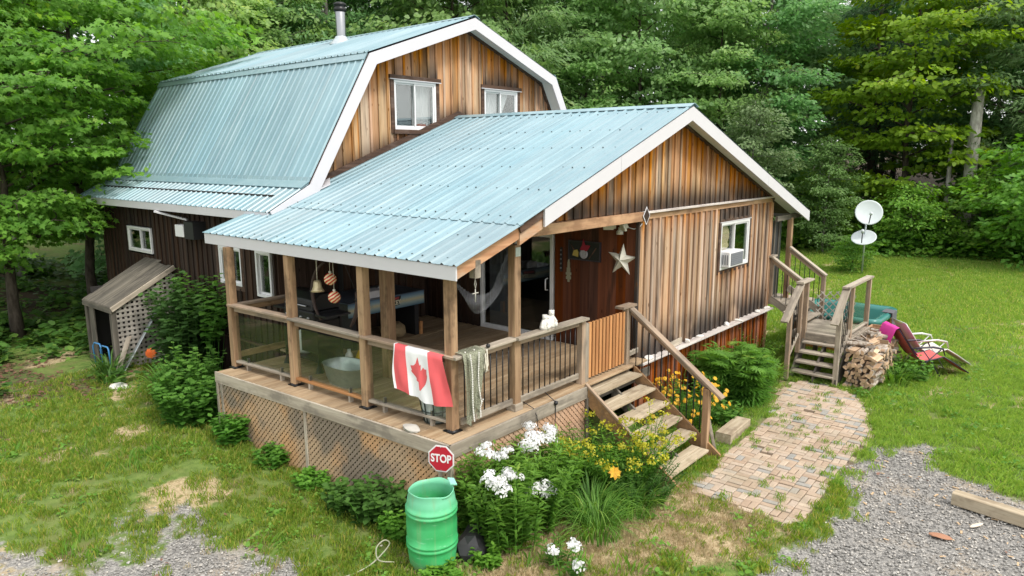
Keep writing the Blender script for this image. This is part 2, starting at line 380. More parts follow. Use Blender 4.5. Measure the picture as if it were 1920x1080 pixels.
glass('window_glass', (0.9, 0.92, 0.91), 0.35)
glass('rail_glass', (0.88, 0.91, 0.87), 0.10, 0.04, 0.012, (0.4, 0.42, 0.38))
glass('screen_mesh', (0.35, 0.35, 0.36), 0.5, 0.3, 0.45, (0.10, 0.105, 0.11))
glass('insect_net', (0.95, 0.95, 0.95), 0.0, 0.3, 0.10, (0.62, 0.64, 0.70))
# ------------------------------------------------------------------ ground
def sstep(a, b, x):
    t = np.clip((np.asarray(x, float)-a)/(b-a), 0, 1); return t*t*(3-2*t)
def vnoise(x, y, seed=0):
    """smooth value noise"""
    x = np.asarray(x, float); y = np.asarray(y, float); xi = np.floor(x).astype(int); yi = np.floor(y).astype(int); fx, fy = x-xi, y-yi
    def h(a, b):
        n = (a*374761393 + b*668265263 + seed*974711) & 0x7fffffff; n = ((n ^ (n >> 13))*1274126177) & 0x7fffffff
        return ((n ^ (n >> 16)) & 0xffff)/65535.0
    fx = fx*fx*(3-2*fx); fy = fy*fy*(3-2*fy)
    return (h(xi, yi)*(1-fx)+h(xi+1, yi)*fx)*(1-fy) + (h(xi, yi+1)*(1-fx)+h(xi+1, yi+1)*fx)*fy
def fbm(x, y, seed=0):
    return 0.5*vnoise(x, y, seed)+0.3*vnoise(np.asarray(x)*2.1, np.asarray(y)*2.1, seed+1)+0.2*vnoise(np.asarray(x)*4.3, np.asarray(y)*4.3, seed+2)
def gh(x, y):
    x = np.asarray(x, float); y = np.asarray(y, float)
    g = 0.24*sstep(2.2, 5, y)*sstep(4, 0, x) + 0.14*sstep(5, 11, y)*sstep(4, 0, x) + 0.9*sstep(12, 30, y)
    g = g + 0.35*sstep(13, 27, x) + 3.2*sstep(27, 60, x) + 2.4*sstep(24, 60, y)
    g = g + 0.05*(fbm(x*0.8, y*0.8, 3)-0.5)*sstep(0.5, 1.5, np.hypot(x-5, y+2.2)*0+2)
    return g
def gz(x, y): return float(gh(x, y))
PATH = [(2.55, -1.95), (2.62, -2.6), (2.55, -3.42), (3.4, -3.48), (4.3, -3.42), (5.2, -3.48), (6.3, -3.45), (7.3, -3.2), (8.4, -2.75), (8.75, -2.2), (8.75, -1.35), (7.6, -1.35), (6.3, -1.7), (5.0, -1.72), (4.2, -1.8), (3.4, -1.9)]
def in_poly(px, py, poly):
    px = np.asarray(px, float); py = np.asarray(py, float); r_ = np.zeros(px.shape, bool); n = len(poly)
    for i in range(n):
        x0, y0 = poly[i]; x1, y1 = poly[(i+1) % n]
        c = ((y0 > py) != (y1 > py)) & (px < (x1-x0)*(py-y0)/((y1-y0) or 1e-9)+x0); r_ ^= c
    return r_
def poly_dist(px, py, poly):
    px = np.asarray(px, float); py = np.asarray(py, float); d = np.full(px.shape, 1e9); n = len(poly)
    for i in range(n):
        a = np.array(poly[i]); b = np.array(poly[(i+1) % n]); ab = b-a; t = np.clip(((px-a[0])*ab[0]+(py-a[1])*ab[1])/(ab@ab), 0, 1)
        d = np.minimum(d, np.hypot(px-a[0]-t*ab[0], py-a[1]-t*ab[1]))
    return np.where(in_poly(px, py, poly), -d, d)
GRAVEL = [(0.7, -3.45), (2.0, -3.75), (3.9, -3.95), (5.1, -3.55), (5.9, -3.45), (6.25, -4.1), (5.5, -4.85), (5.05, -5.7), (4.0, -9), (0, -12), (-3, -9), (-1.5, -5.5)]
GRAVEL2 = [(-4.3, 3.7), (-3.3, 2.8), (-2.7, 3.2), (-2.2, 2.95), (-2.3, 1.8), (-2.1, 1.0), (-2.2, 0.5), (-4, -1), (-9, -2), (-8, 3)]
DRY = [(1.6, -0.9), (3.0, -1.6), (3.4, -2.2), (2.4, -3.5), (1.4, -3.1), (0.2, -2.4), (-0.9, -1.4), (-0.2, -0.9)]
BARE = [(-2.9, 8.2), (-1.5, 7.0), (-0.5, 7.6), (-0.7, 9.8), (-1.3, 11), (-3.2, 12), (-4.6, 10.5)]
def masks(x, y):
    n = (fbm(x*0.9, y*0.9, 21)-0.5)*1.6; n2 = (fbm(x*2.6, y*2.6, 31)-0.5)
    gr = sstep(0.22, -0.18, np.minimum(poly_dist(x, y, GRAVEL), poly_dist(x, y, GRAVEL2))-0.08+n*0.5+n2*0.6)
    # the gravel on the left is thin and overgrown
    thin = sstep(0.42, 0.62, fbm(x*1.1, y*1.1, 77))*sstep(1.5, -0.5, x); gr = gr*(1-0.6*thin)
    dry = sstep(0.35, -0.35, poly_dist(x, y, DRY)+n*0.6)
    spots = sstep(0.50, 0.66, fbm(x*0.9, y*0.9, 51))*0.9*sstep(2.0, -1.0, x)
    lawnspots = sstep(0.62, 0.75, fbm(x*0.42+9, y*0.8, 58))*0.7*sstep(6, 9, x)
    dry = np.maximum(dry, np.maximum(lawnspots, spots*0.75))
    bare = np.maximum(0.5*sstep(0.5, -0.5, poly_dist(x, y, BARE)+n*1.8), sstep(14, 17, y)*(1-sstep(18.5, 20.5, y)*sstep(9, 5, x)))
    bare = np.maximum(bare, sstep(27.2, 28.5, x+n*0.5+0.06*y))
    bare = np.maximum(bare, sstep(0.50, 0.25, np.hypot((x+3.25)/0.6, (y-7.2)/1.0)))
    house = ((x > -0.3) & (x < 10.4) & (y > -0.2) & (y < 5.3)) | ((x > 0.8) & (x < 10.5) & (y > 5) & (y < 12.8))
    path = sstep(0.05, -0.1, poly_dist(x, y, PATH))
    return gr, dry, bare, path, house
def make_ground():
    xs = np.concatenate([[-400, -200, -100, -60, -40, -28, -20, -16], np.arange(-13, 15, 0.14), np.arange(15, 34, 0.6), [36, 40, 46, 55, 70, 100, 150, 250, 450]])
    ys = np.concatenate([[-400, -200, -100, -60, -40, -28, -20, -15, -12], np.arange(-10, 16, 0.14), np.arange(16, 34, 0.6), [36, 40, 46, 55, 70, 100, 150, 250, 450]])
    X, Y = np.meshgrid(xs, ys, indexing='ij'); x, y = X.ravel(), Y.ravel()
    gr, dry, bare, path, house = masks(x, y)
    z = gh(x, y) + 0.015*(fbm(x*3, y*3, 5)-0.5) - 0.03*path - 0.02*gr
    V = np.stack([x, y, z], 1); nx, ny = len(xs), len(ys); i = np.arange(nx-1)[:, None]*ny+np.arange(ny-1)[None]
    F = np.stack([i, i+ny, i+ny+1, i+1], -1).reshape(-1, 4)
    t = NT('ground'); v = t.n('TexCoord').outputs['Object']
    n1 = t.noise(v, 1.2, 6); n2 = t.noise(v, 9, 5); n3 = t.noise(v, 45, 3); nb = t.noise(v, 0.35, 3)
    soil = t.mix(t.smooth(n2, 0.3, 0.7), (0.13, 0.085, 0.052), (0.22, 0.155, 0.10))
    turf = t.mix(t.smooth(n2, 0.3, 0.7), (0.085, 0.14, 0.03), (0.145, 0.205, 0.05)); turf = t.mix(t.smooth(n1, 0.45, 0.7), turf, (0.15, 0.16, 0.055))
    straw = t.mix(t.smooth(n3, 0.35, 0.65), (0.46, 0.37, 0.23), (0.32, 0.24, 0.14)); straw = t.mix(t.smooth(n2, 0.5, 0.7), straw, (0.17, 0.16, 0.06))
    leaf = t.mix(t.smooth(n3, 0.35, 0.65), (0.085, 0.058, 0.038), (0.045, 0.035, 0.024)); leaf = t.mix(t.math('MULTIPLY', t.smooth(n2, 0.55, 0.7), 0.6), leaf, (0.055, 0.065, 0.025))
    vo = t.n('TexVoronoi', ins={'Vector': v, 'Scale': 42.0}); vo2 = t.n('TexVoronoi', ins={'Vector': v, 'Scale': 85.0})
    g1 = t.ramp(t.n('SeparateColor', ins={0: vo.outputs['Color']}).outputs[0], (0.0, (0.12, 0.115, 0.106)), (0.45, (0.245, 0.236, 0.22)), (0.8, (0.34, 0.328, 0.305)), (1.0, (0.50, 0.47, 0.42)))
    g2 = t.ramp(t.n('SeparateColor', ins={0: vo2.outputs['Color']}).outputs[1], (0.0, (0.12, 0.118, 0.112)), (0.6, (0.235, 0.23, 0.22)), (1.0, (0.38, 0.355, 0.32)))
    grav = t.mix(0.5, g1, g2); grav = t.mix(t.smooth(n1, 0.5, 0.75), grav, (0.36, 0.30, 0.23))
    a_g, a_d, a_b = t.attr('gravel'), t.attr('dry'), t.attr('bare')
    def edge(a): return t.smooth(t.math('ADD', a, t.math('MULTIPLY', t.math('SUBTRACT', n2, 0.5), 0.9)), 0.3, 0.65)
    c = t.mix(t.smooth(n1, 0.60, 0.75), turf, soil); c = t.mix(edge(a_d), c, straw); c = t.mix(edge(a_b), c, leaf); c = t.mix(edge(a_g), c, grav)
    c = t.mix(t.attr('path'), c, (0.20, 0.15, 0.10))
    h = t.math('ADD', t.math('MULTIPLY', vo.outputs['Distance'], t.math('MULTIPLY', a_g, -1.0)), n3)
    t.pbr(c, 0.95, 0, t.bump(h, 0.6, 0.02), 0.15); MAT['ground'] = t.m
    me = fastmesh('ground', V, F, 'ground', {'gravel': gr, 'dry': dry, 'bare': bare, 'path': path}, True)
    o = bpy.data.objects.new('ground', me); link(o); o['kind'] = 'structure'
make_ground()
# ------------------------------------------------------------------ the house
def rx(x):
    if x < 0.87: return 3.76-(0.87-x)*0.327
    if x < 5.47: return 5.44-(5.47-x)*0.365
    return 5.44-(x-5.47)*0.3386
MP = [(0.52, 3.71), (1.33, 4.14), (2.76, 6.49), (5.62, 7.49), (8.48, 6.49), (9.91, 4.14), (10.72, 3.71)]
def mz(x): return float(np.interp(x, [p[0] for p in MP], [p[1] for p in MP]))
house = thing('wooden_house', 'weathered board and batten house with blue green metal gambrel and gable roofs', 'house', (5.5, 5.0, 0))
def part(name, parent=house):
    o = bpy.data.objects.new(name, None); o.empty_display_size = 0.1; return link(o, parent, Matrix.Translation(world_of(parent).translation))
# roof sheets
def roof_sheet(roof, O, A, length, S, spacing=0.2, panel=0.8, lift=0.0):
    O, A, S = Vector(O), Vector(A).normalized(), Vector(S); Ls = S.length; X = S.normalized(); N = A.cross(X).normalized()
    if N.z < 0: N = -N
    Yv = N.cross(X); sg = 1 if Yv.dot(A) > 0 else -1
    npan = math.ceil(length/panel - 0.05)
    for i in range(npan):
        a0, a1 = i*panel, min(length, (i+1)*panel); pr = []
        k = 0
        while a0 + k*spacing < a1 - 0.001:
            b = a0+k*spacing; e = min(a1, b+spacing); w = e-b
            pr += [(b, 0.0)]
            if w > spacing*0.9: pr += [(b+0.018, 0.003), (b+0.034, 0.022), (b+0.054, 0.022), (b+0.070, 0.003), (b+0.086, 0.0), (b+spacing*0.70, 0.001), (b+spacing*0.74, 0.004), (b+spacing*0.78, 0.001)]
            k += 1
        pr += [(a1+0.012, 0.0)]
        off = lift + 0.0025*(i % 2); ext = random.uniform(-0.004, 0.004)
        v = []; f = []
        for a, h in pr:
            v += [(ext, sg*(a-a0), h+off), (Ls, sg*(a-a0), h+off)]
        for j in range(len(pr)-1):
            q = (2*j, 2*j+1, 2*j+3, 2*j+2); f.append(q if sg < 0 else q[::-1])
        me = bpy.data.meshes.new('panel'); me.from_pydata(v, [], f); me.materials.append(MAT['roof_metal']); me.update()
        M = Matrix((X, Yv, N)).transposed().to_4x4(); M.translation = O + A*a0
        o = bpy.data.objects.new('panel', me); link(o, roof, M)
def slab(name, pts, thick, mat, parent):
    """a sloping board: pts four corners of the top face"""
    mb = MB(); P = [Vector(p) for p in pts]; n = (P[1]-P[0]).cross(P[3]-P[0]).normalized()
    if n.z < 0: n = -n
    mb.extrude(P, -n*thick); return mb.build(name, mat, parent)
ext_roof = part('porch_and_room_roof')
roof_sheet(ext_roof, (0.84, -0.42, rx(0.84)+0.014), (0, 1, 0), 5.62, (4.62, 0, rx(5.46)-rx(0.84)))
roof_sheet(ext_roof, (-0.30, -0.42, rx(-0.30)), (0, 1, 0), 5.92, (1.22, 0, rx(0.92)-rx(-0.30)))
roof_sheet(ext_roof, (11.86, -0.42, rx(11.86)), (0, 1, 0), 5.62, (-6.39, 0, 5.44-rx(11.86)))
slab('roof_boards', [(0.87, -0.38, rx(.87)-0.012), (5.47, -0.38, 5.428), (5.47, 5.19, 5.428), (0.87, 5.19, rx(.87)-0.012)], 0.1, 'dark_trim', ext_roof)
slab('roof_boards', [(-0.24, -0.28, rx(-.24)-0.012), (0.87, -0.28, rx(.87)-0.012), (0.87, 5.46, rx(.87)-0.012), (-0.24, 5.46, rx(-.24)-0.012)], 0.05, 'dark_trim', ext_roof)
slab('roof_boards', [(5.47, -0.38, 5.428), (11.8, -0.38, rx(11.8)-0.012), (11.8, 5.19, rx(11.8)-0.012), (5.47, 5.19, 5.428)], 0.1, 'dark_trim', ext_roof)
def ridge_cap(roof, x, z, y0, y1, s1, s2):
    mb = MB(); w = 0.16
    P = [(x-w, z-w*s1), (x-0.02, z-0.0), (x+0.02, z-0.0), (x+w, z-w*s2)]
    P2 = [(px, pz+0.032) for px, pz in P]
    mb.extrude([(px, y0, pz) for px, pz in P2] + [(px, y0, pz-0.008) for px, pz in reversed(P2)], (0, y1-y0, 0))
    return mb.build('ridge_cap', 'roof_metal', roof)
ridge_cap(ext_roof, 5.47, 5.45, -0.43, 5.19, 0.365, 0.3386)
# screws on the near slope
mb = MB()
for yy in np.arange(-0.2, 5.3, 0.2):
    for xx in (-0.15, 0.45, 1.05, 1.9, 2.7, 3.5, 4.3, 5.15):
        mb.box((xx+random.uniform(-.03, .03), yy+0.10, rx(xx)+(0.018 if xx > 0.9 else 0.005)), (0.016, 0.016, 0.016))
tag(mb.build('screw_heads', plain('screw_dark', (0.06, 0.075, 0.08), 0.5), ext_roof), kind='stuff')
# fascias
def fascia(p, q, h, t, mat='white_trim', parent=None, nm='fascia'): return plank(nm, p, q, t, h, mat, parent or house, bevel=0.003)
def rake(x0, x1, y, h, t, mat, nm='fascia', drop=0.0):
    z0, z1 = rx(x0), rx(x1)
    mb = MB(); mb.extrude([(x0, y, z0-0.012-drop), (x1, y, z1-0.012-drop), (x1, y, z1-h-drop), (x0, y, z0-h-drop)], (0, t, 0)); return mb.build(nm, mat, house)
rake(1.36, 3.2, -0.41, 0.24, 0.03, 'white_trim'); rake(3.205, 5.47, -0.41, 0.24, 0.03, 'white_trim')
rake(5.47, 9.05, -0.41, 0.25, 0.03, 'white_trim'); rake(9.055, 11.84, -0.41, 0.25, 0.03, 'white_trim')
rake(0.90, 1.40, -0.36, 0.27, 0.045, 'rafter_wood', 'rafter_end'); rake(-0.27, 0.895, -0.35, 0.19, 0.045, 'rafter_wood', 'rafter_end')
fascia((-0.27, -0.38, 3.285), (-0.27, 5.48, 3.285), 0.17, 0.025)                     # porch eave
fascia((11.82, -0.38, 3.20), (11.82, 5.15, 3.20), 0.16, 0.025)
# soffit below the overhanging rake
slab('soffit', [(5.47, -0.385, 5.31), (11.75, -0.385, rx(11.75)-0.13), (11.75, -0.01, rx(11.75)-0.13), (5.47, -0.01, 5.31)], 0.012, 'soffit_white', house)
slab('soffit', [(1.4, -0.385, rx(1.4)-0.13), (5.47, -0.385, 5.31), (5.47, -0.01, 5.31), (1.4, -0.01, rx(1.4)-0.13)], 0.012, 'soffit_white', house)
for xa, xb in ((1.5, 5.47), (5.47, 10.33)):
    mb = MB(); mb.extrude([(xa, -0.10, rx(xa)-0.145), (xb, -0.10, rx(xb)-0.145), (xb, -0.10, rx(xb)-0.19), (xa, -0.10, rx(xa)-0.19)], (0, 0.09, 0)); mb.build('frieze', 'dark_trim', house)
# stub of eave beam on the right end
plank('eave_beam', (11.6, -0.18, 3.20), (12.35, -0.20, 3.20), 0.09, 0.14, 'dark_grey_wood', house)
# front room wall, gable above it, skirt below it
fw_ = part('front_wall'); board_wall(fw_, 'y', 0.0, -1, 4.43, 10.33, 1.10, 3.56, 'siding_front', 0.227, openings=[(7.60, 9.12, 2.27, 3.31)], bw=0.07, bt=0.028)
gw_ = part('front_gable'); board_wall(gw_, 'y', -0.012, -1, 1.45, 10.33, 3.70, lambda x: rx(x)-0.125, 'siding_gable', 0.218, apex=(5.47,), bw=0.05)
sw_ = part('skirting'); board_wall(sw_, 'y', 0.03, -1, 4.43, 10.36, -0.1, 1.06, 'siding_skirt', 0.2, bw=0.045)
plank('trim_strip', (4.43, -0.075, 3.675), (10.35, -0.075, 3.675), 0.09, 0.035, 'bleached_wood', house)
plank('trim_board', (4.52, -0.042, 3.605), (10.34, -0.042, 3.605), 0.028, 0.105, 'beam_wood', house)
plank('porch_header', (1.30, -0.06, 3.615), (4.49, -0.06, 3.615), 0.12, 0.15, 'beam_wood', house)
plank('ledge', (4.36, -0.10, 1.085), (10.42, -0.10, 1.085), 0.20, 0.035, 'bleached_wood', house)
plank('corner_board', (4.40, -0.03, 1.1), (4.40, -0.03, 3.54), 0.06, 0.06, 'siding_front', house)
plank('corner_board', (10.37, -0.03, 0.0), (10.37, -0.03, 3.54), 0.06, 0.07, 'beam_wood', house)
# side wall of the room facing the porch, with sliding door
pw_ = part('porch_side_wall')
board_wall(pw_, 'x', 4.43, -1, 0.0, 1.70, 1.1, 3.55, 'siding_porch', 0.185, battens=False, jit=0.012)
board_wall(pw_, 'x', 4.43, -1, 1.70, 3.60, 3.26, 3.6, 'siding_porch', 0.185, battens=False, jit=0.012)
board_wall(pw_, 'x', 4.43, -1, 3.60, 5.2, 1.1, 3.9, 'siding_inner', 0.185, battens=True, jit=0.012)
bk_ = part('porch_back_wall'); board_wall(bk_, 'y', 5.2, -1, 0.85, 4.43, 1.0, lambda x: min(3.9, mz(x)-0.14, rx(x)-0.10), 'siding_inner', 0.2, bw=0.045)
# main block
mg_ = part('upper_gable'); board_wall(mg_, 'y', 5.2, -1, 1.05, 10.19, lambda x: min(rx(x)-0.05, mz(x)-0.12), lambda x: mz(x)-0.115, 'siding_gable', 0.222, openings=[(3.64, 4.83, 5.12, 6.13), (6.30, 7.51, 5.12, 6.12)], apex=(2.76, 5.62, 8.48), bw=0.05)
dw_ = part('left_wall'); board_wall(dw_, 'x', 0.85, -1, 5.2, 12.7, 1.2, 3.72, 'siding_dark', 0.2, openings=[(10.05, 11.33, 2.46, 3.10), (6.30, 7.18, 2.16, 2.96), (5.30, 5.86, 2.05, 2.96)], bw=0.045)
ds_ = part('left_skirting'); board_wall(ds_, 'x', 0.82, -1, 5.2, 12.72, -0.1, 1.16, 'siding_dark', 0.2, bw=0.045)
plank('ledge', (0.76, 5.2, 1.18), (0.76, 12.72, 1.18), 0.08, 0.035, 'dark_trim', house)
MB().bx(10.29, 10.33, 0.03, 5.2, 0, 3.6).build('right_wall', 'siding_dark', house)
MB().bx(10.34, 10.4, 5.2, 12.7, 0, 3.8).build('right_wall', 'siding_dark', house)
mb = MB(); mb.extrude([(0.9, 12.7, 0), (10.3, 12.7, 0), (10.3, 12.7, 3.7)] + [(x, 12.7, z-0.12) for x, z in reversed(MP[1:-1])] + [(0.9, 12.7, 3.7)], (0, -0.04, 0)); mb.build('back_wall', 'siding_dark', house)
MB().bx(0.9, 10.3, 5.25, 12.65, 3.9, 3.95).build('upper_floor', 'dark_interior', house)
MB().bx(4.5, 10.25, 0.06, 5.18, 1.05, 1.1).build('room_floor', 'dark_interior', house)
main_roof = part('gambrel_roof')
Y0, Y1 = 4.78, 13.2
for i in range(6):
    (xa, za), (xb, zb) = MP[i], MP[i+1]
    lo, hi = ((xa, za), (xb, zb)) if za < zb else ((xb, zb), (xa, za))
    S = Vector((hi[0]-lo[0], 0, hi[1]-lo[1])); d = S.normalized()
    ex = 0.06 if i not in (0, 5) else 0.04
    O = Vector((lo[0], Y0, lo[1])) - d*ex
    roof_sheet(main_roof, O, (0, 1, 0), Y1-Y0, S + d*(ex-0.01), lift=0.012 if i in (1, 4) else (0.022 if i in (2, 3) else 0.0))
    slab('roof_boards', [(xa, Y0+0.03, za-0.012), (xb, Y0+0.03, zb-0.012), (xb, Y1-0.03, zb-0.012), (xa, Y1-0.03, za-0.012)], 0.09, 'dark_trim', main_roof)
ridge_cap(main_roof, 5.62, 7.51, Y0-0.02, Y1, 0.35, 0.35)
for x, z, s in ((1.33, 4.14, 1), (9.91, 4.14, -1), (2.76, 6.49, 1), (8.48, 6.49, -1)):   # flashing bands along the breaks
    mb = MB()
    if z < 5: mb.extrude([(x-s*0.17, Y0, z-0.065), (x+s*0.01, Y0, z+0.045), (x+s*0.045, Y0, z+0.12), (x+s*0.035, Y0, z+0.12), (x, Y0, z+0.055), (x-s*0.175, Y0, z-0.055)], (0, Y1-Y0, 0))
    else: mb.extrude([(x-s*0.115, Y0, z-0.125), (x-s*0.015, Y0, z+0.034), (x+s*0.02, Y0, z+0.05), (x+s*0.02, Y0, z+0.06), (x-s*0.02, Y0, z+0.045), (x-s*0.125, Y0, z-0.12)], (0, Y1-Y0, 0))
    mb.build('flashing', 'roof_metal', main_roof)
# white rakes of the gambrel, cut as one mitred board per slope
def offs(i, d):   # profile point i moved inwards by d
    P = [Vector((x, 0, z)) for x, z in MP]
    def nrm(a, b):
        e = (b-a).normalized(); n = Vector((e.z, 0, -e.x)); return n
    if i == 0: return P[0] + nrm(P[0], P[1])*d
    if i == 6: return P[6] + nrm(P[5], P[6])*d
    n1, n2 = nrm(P[i-1], P[i]), nrm(P[i], P[i+1]); b = (n1+n2).normalized(); return P[i] + b*(d/max(0.3, b.dot(n1)))
for i in range(6):
    a, b, c, d = offs(i, 0.01), offs(i+1, 0.01), offs(i+1, 0.23), offs(i, 0.23)
    mb = MB(); mb.extrude([(p.x, Y0-0.035, p.z) for p in (a, b, c, d)], (0, 0.03, 0)); mb.build('rake_board', 'white_trim', main_roof)
    a, b = offs(i, 0.125), offs(i+1, 0.125); c, d = offs(i+1, 0.14), offs(i, 0.14)
    nseg = 14
    mb = MB()
    mb.extrude([(p.x, Y0, p.z) for p in (a, b, c, d)], (0, 0.40, 0))
    L = (b-a).length; e = (d-a).normalized()
    for k in range(1, int(L/0.2)):
        p = a.lerp(b, k*0.2/L) + e*0.0165; q = (b-a).normalized()*0.006
        mb.box((p.x, Y0+0.2, p.z), (0.012, 0.39, 0.006), Matrix.Rotation(-math.atan2((b-a).z, (b-a).x), 3, 'Y'))
    mb.build('soffit', 'soffit_white', main_roof)
fascia((0.50, 4.80, 3.615), (0.50, 13.2, 3.615), 0.15, 0.025, parent=main_roof)
fascia((10.74, 4.80, 3.615), (10.74, 13.2, 3.615), 0.15, 0.025, parent=main_roof)
for i in (1, 2, 3, 4):
    a, b, c, d = offs(i, 0.142), offs(i+1, 0.142), offs(i+1, 0.185), offs(i, 0.185)
    mb = MB(); mb.extrude([(p.x, 5.105, p.z) for p in (a, b, c, d)], (0, 0.09, 0)); mb.build('frieze', 'dark_trim', house)
# flashing board where the room roof meets the gable
mb = MB()
for xa, xb in ((1.3, 5.47), (5.47, 9.6)):
    mb.extrude([(xa, 5.17, rx(xa)+0.0), (xb, 5.17, rx(xb)+0.0), (xb, 5.17, rx(xb)+0.13), (xa, 5.17, rx(xa)+0.13)], (0, -0.04, 0))
mb.build('flashing_board', 'dark_trim', house)
mb = MB(); mb.extrude([(1.36, 4.75, rx(1.36)+0.03), (1.75, 4.75, rx(1.75)+0.03), (2.0, 5.1, rx(2.0)+0.03), (1.4, 5.1, rx(1.4)+0.04)], (0, 0, 0.025)); mb.build('patch_flashing', 'white_trim', house)
# chimney
ch = MB(); ch.lathe([(0.12, 0), (0.12, 0.75), (0.115, 0.76)], (5.0, 8.55, 7.22), 20).build('chimney', 'steel', house)
cp = MB(); cp.lathe([(0.13, 0.76), (0.15, 0.78), (0.15, 0.83), (0.13, 0.85), (0.13, 0.88), (0.155, 0.90), (0.155, 0.94), (0.09, 0.97), (0.001, 0.98)], (5.0, 8.55, 7.22), 20); cp.build('chimney_cap', 'black_metal', ch_o := bpy.data.objects['chimney'])
cf_ = MB(); cf_.lathe([(0.30, 0.0), (0.17, 0.14), (0.13, 0.2)], (5.0, 8.55, 7.22), 20); cf_.build('flashing_collar', 'galvanised', ch_o)
# ------------------------------------------------------------------ windows and doors
def window(axis, plane, sign, u0, u1, z0, z1, label=None, header=None, sill=None, fr=0.05, name='window', mull=(0.5,), parent=house, curtain=None, dark=True, shade=0.0, framecol='white_vinyl'):
    def P(u, n, z): return (plane+sign*n, u, z) if axis == 'x' else (u, plane+sign*n, z)
    def bx(mb, ua, ub, na, nb, za, zb):
        a, b = P(ua, na, za), P(ub, nb, zb); mb.bx(min(a[0], b[0]), max(a[0], b[0]), min(a[1], b[1]), max(a[1], b[1]), za, zb)
    w = part(name, parent)
    if label: w['label'] = label
    f = MB(); n0, n1 = -0.05, 0.05
    bx(f, u0, u1, n0, n1, z0, z0+fr); bx(f, u0, u1, n0, n1, z1-fr, z1); bx(f, u0, u0+fr, n0, n1-0.001, z0+fr, z1-fr); bx(f, u1-fr, u1, n0, n1-0.001, z0+fr, z1-fr)
    f.build('frame', framecol, w, bevel=0.004)
    us = [u0+fr] + [u0+(u1-u0)*k for k in mull] + [u1-fr]
    for i, (a, b) in enumerate(zip(us, us[1:])):
        s = MB(); q = 0.032; d0, d1 = (0.0, 0.03) if i % 2 else (-0.035, -0.005)
        a2 = a-(0.02 if i else 0); b2 = b+(0.02 if i < len(us)-2 else 0)
        bx(s, a2, b2, d0, d1, z0+fr, z0+fr+q); bx(s, a2, b2, d0, d1, z1-fr-q, z1-fr); bx(s, a2, a2+q, d0, d1-.001, z0+fr+q, z1-fr-q); bx(s, b2-q, b2, d0, d1-.001, z0+fr+q, z1-fr-q)
        s.build('sash', framecol, w)
        g = MB(); bx(g, a2+q, b2-q, (d0+d1)/2-0.003, (d0+d1)/2+0.003, z0+fr+q, z1-fr-q); g.build('pane', 'window_glass', w)
    # room behind: dark backing some way in
    if dark:
        k = MB(); bx(k, u0-0.3, u1+0.3, -1.3, -1.28, z0-0.4, z1+0.3); k.build('room_behind', 'dark_interior', w)
    if curtain:
        for a, b, mt in curtain:
            c = MB(); n = 26; base = len(c.v)
            for j in range(n+1):
                u = a+(b-a)*j/n; nn = -0.14-0.03*math.sin(j*1.9)-0.012*math.sin(j*0.7+1)
                c.v += [P(u, nn, z0+0.02), P(u, nn, z1-0.02)]
            for j in range(n): c.f.append((base+2*j, base+2*j+2, base+2*j+3, base+2*j+1)); c.m.append(0); c.sm.append(True)
            c.build('curtain', mt, w)
    if header:
        h = MB(); bx(h, u0-header[0], u1+header[0], 0.0, header[2], z1+0.015, z1+0.015+header[1]); h.build('header', 'dark_trim', w)
        s = MB(); bx(s, u0-header[0], u1+header[0], 0.0, header[2]+0.01, z1, z1+0.014); s.build('drip_edge', 'white_trim', w)
    if sill:
        h = MB(); bx(h, u0-0.05, u1+0.05, 0.0, sill, z0-0.085, z0); h.build('sill', 'dark_trim', w)
        for ua, ub in ((u0-0.09, u0), (u1, u1+0.09)):
            h = MB(); bx(h, ua, ub, 0.0, 0.055, z0-0.08, z1+0.012); h.build('casing', 'dark_trim', w)
    return w
w = window('y', 5.2, -1, 3.66, 4.81, 5.14, 6.11, 'larger upper window with dark blind and red item on the sill', (0.12, 0.075, 0.085), 0.088, curtain=[(4.3, 4.78, 'curtain_white')], mull=(0.5,))
MB().bx(3.70, 4.22, 5.30, 5.31, 5.18, 6.08).build('blind', plain('blind_dark', (0.05, 0.065, 0.08), 0.7), w)
MB().bx(4.33, 4.58, 5.24, 5.32, 5.20, 5.27).build('red_item', plain('terracotta', (0.45, 0.12, 0.06), 0.7), w)
w = window('y', 5.2, -1, 6.32, 7.49, 5.14, 6.10, 'upper window with drawn white curtain above the ridge', (0.12, 0.075, 0.085), 0.088, curtain=[(6.36, 6.92, 'curtain_white')])
mb = MB(); mb.quad((6.95, 5.30, 6.06), (7.32, 5.30, 6.06), (7.1, 5.31, 5.6), (6.95, 5.31, 5.18)); mb.build('curtain', 'curtain_white', w)
w = window('y', 0.0, -1, 7.64, 9.09, 2.30, 3.27, 'white sliding window with pillow and air conditioner box', (0.06, 0.05, 0.05), 0.04, fr=0.055)
window('x', 0.85, -1, 10.09, 11.29, 2.50, 3.07, 'small window near the far end of the dark wall', None, None, dark=True, mull=(0.48,))
window('x', 0.85, -1, 6.33, 7.15, 2.20, 2.93, 'window beside the far porch post', None, 0.05, mull=(0.5,))
window('x', 0.85, -1, 5.33, 5.83, 2.09, 2.94, 'narrow window at the porch end of the dark wall', None, None, mull=())
d = window('x', 4.43, -1, 1.74, 3.56, 1.2, 3.22, 'white framed glass sliding door', None, None, fr=0.06, name='sliding_door', mull=(0.5,), curtain=[(2.72, 3.45, plain('door_shade', (0.15, 0.155, 0.17), 0.9))])
MB().tube([(4.40, 1.86, 2.15), (4.33, 1.86, 2.16), (4.33, 1.86, 2.36), (4.40, 1.86, 2.37)], 0.012, 6).build('door_handle', 'white_vinyl', d)
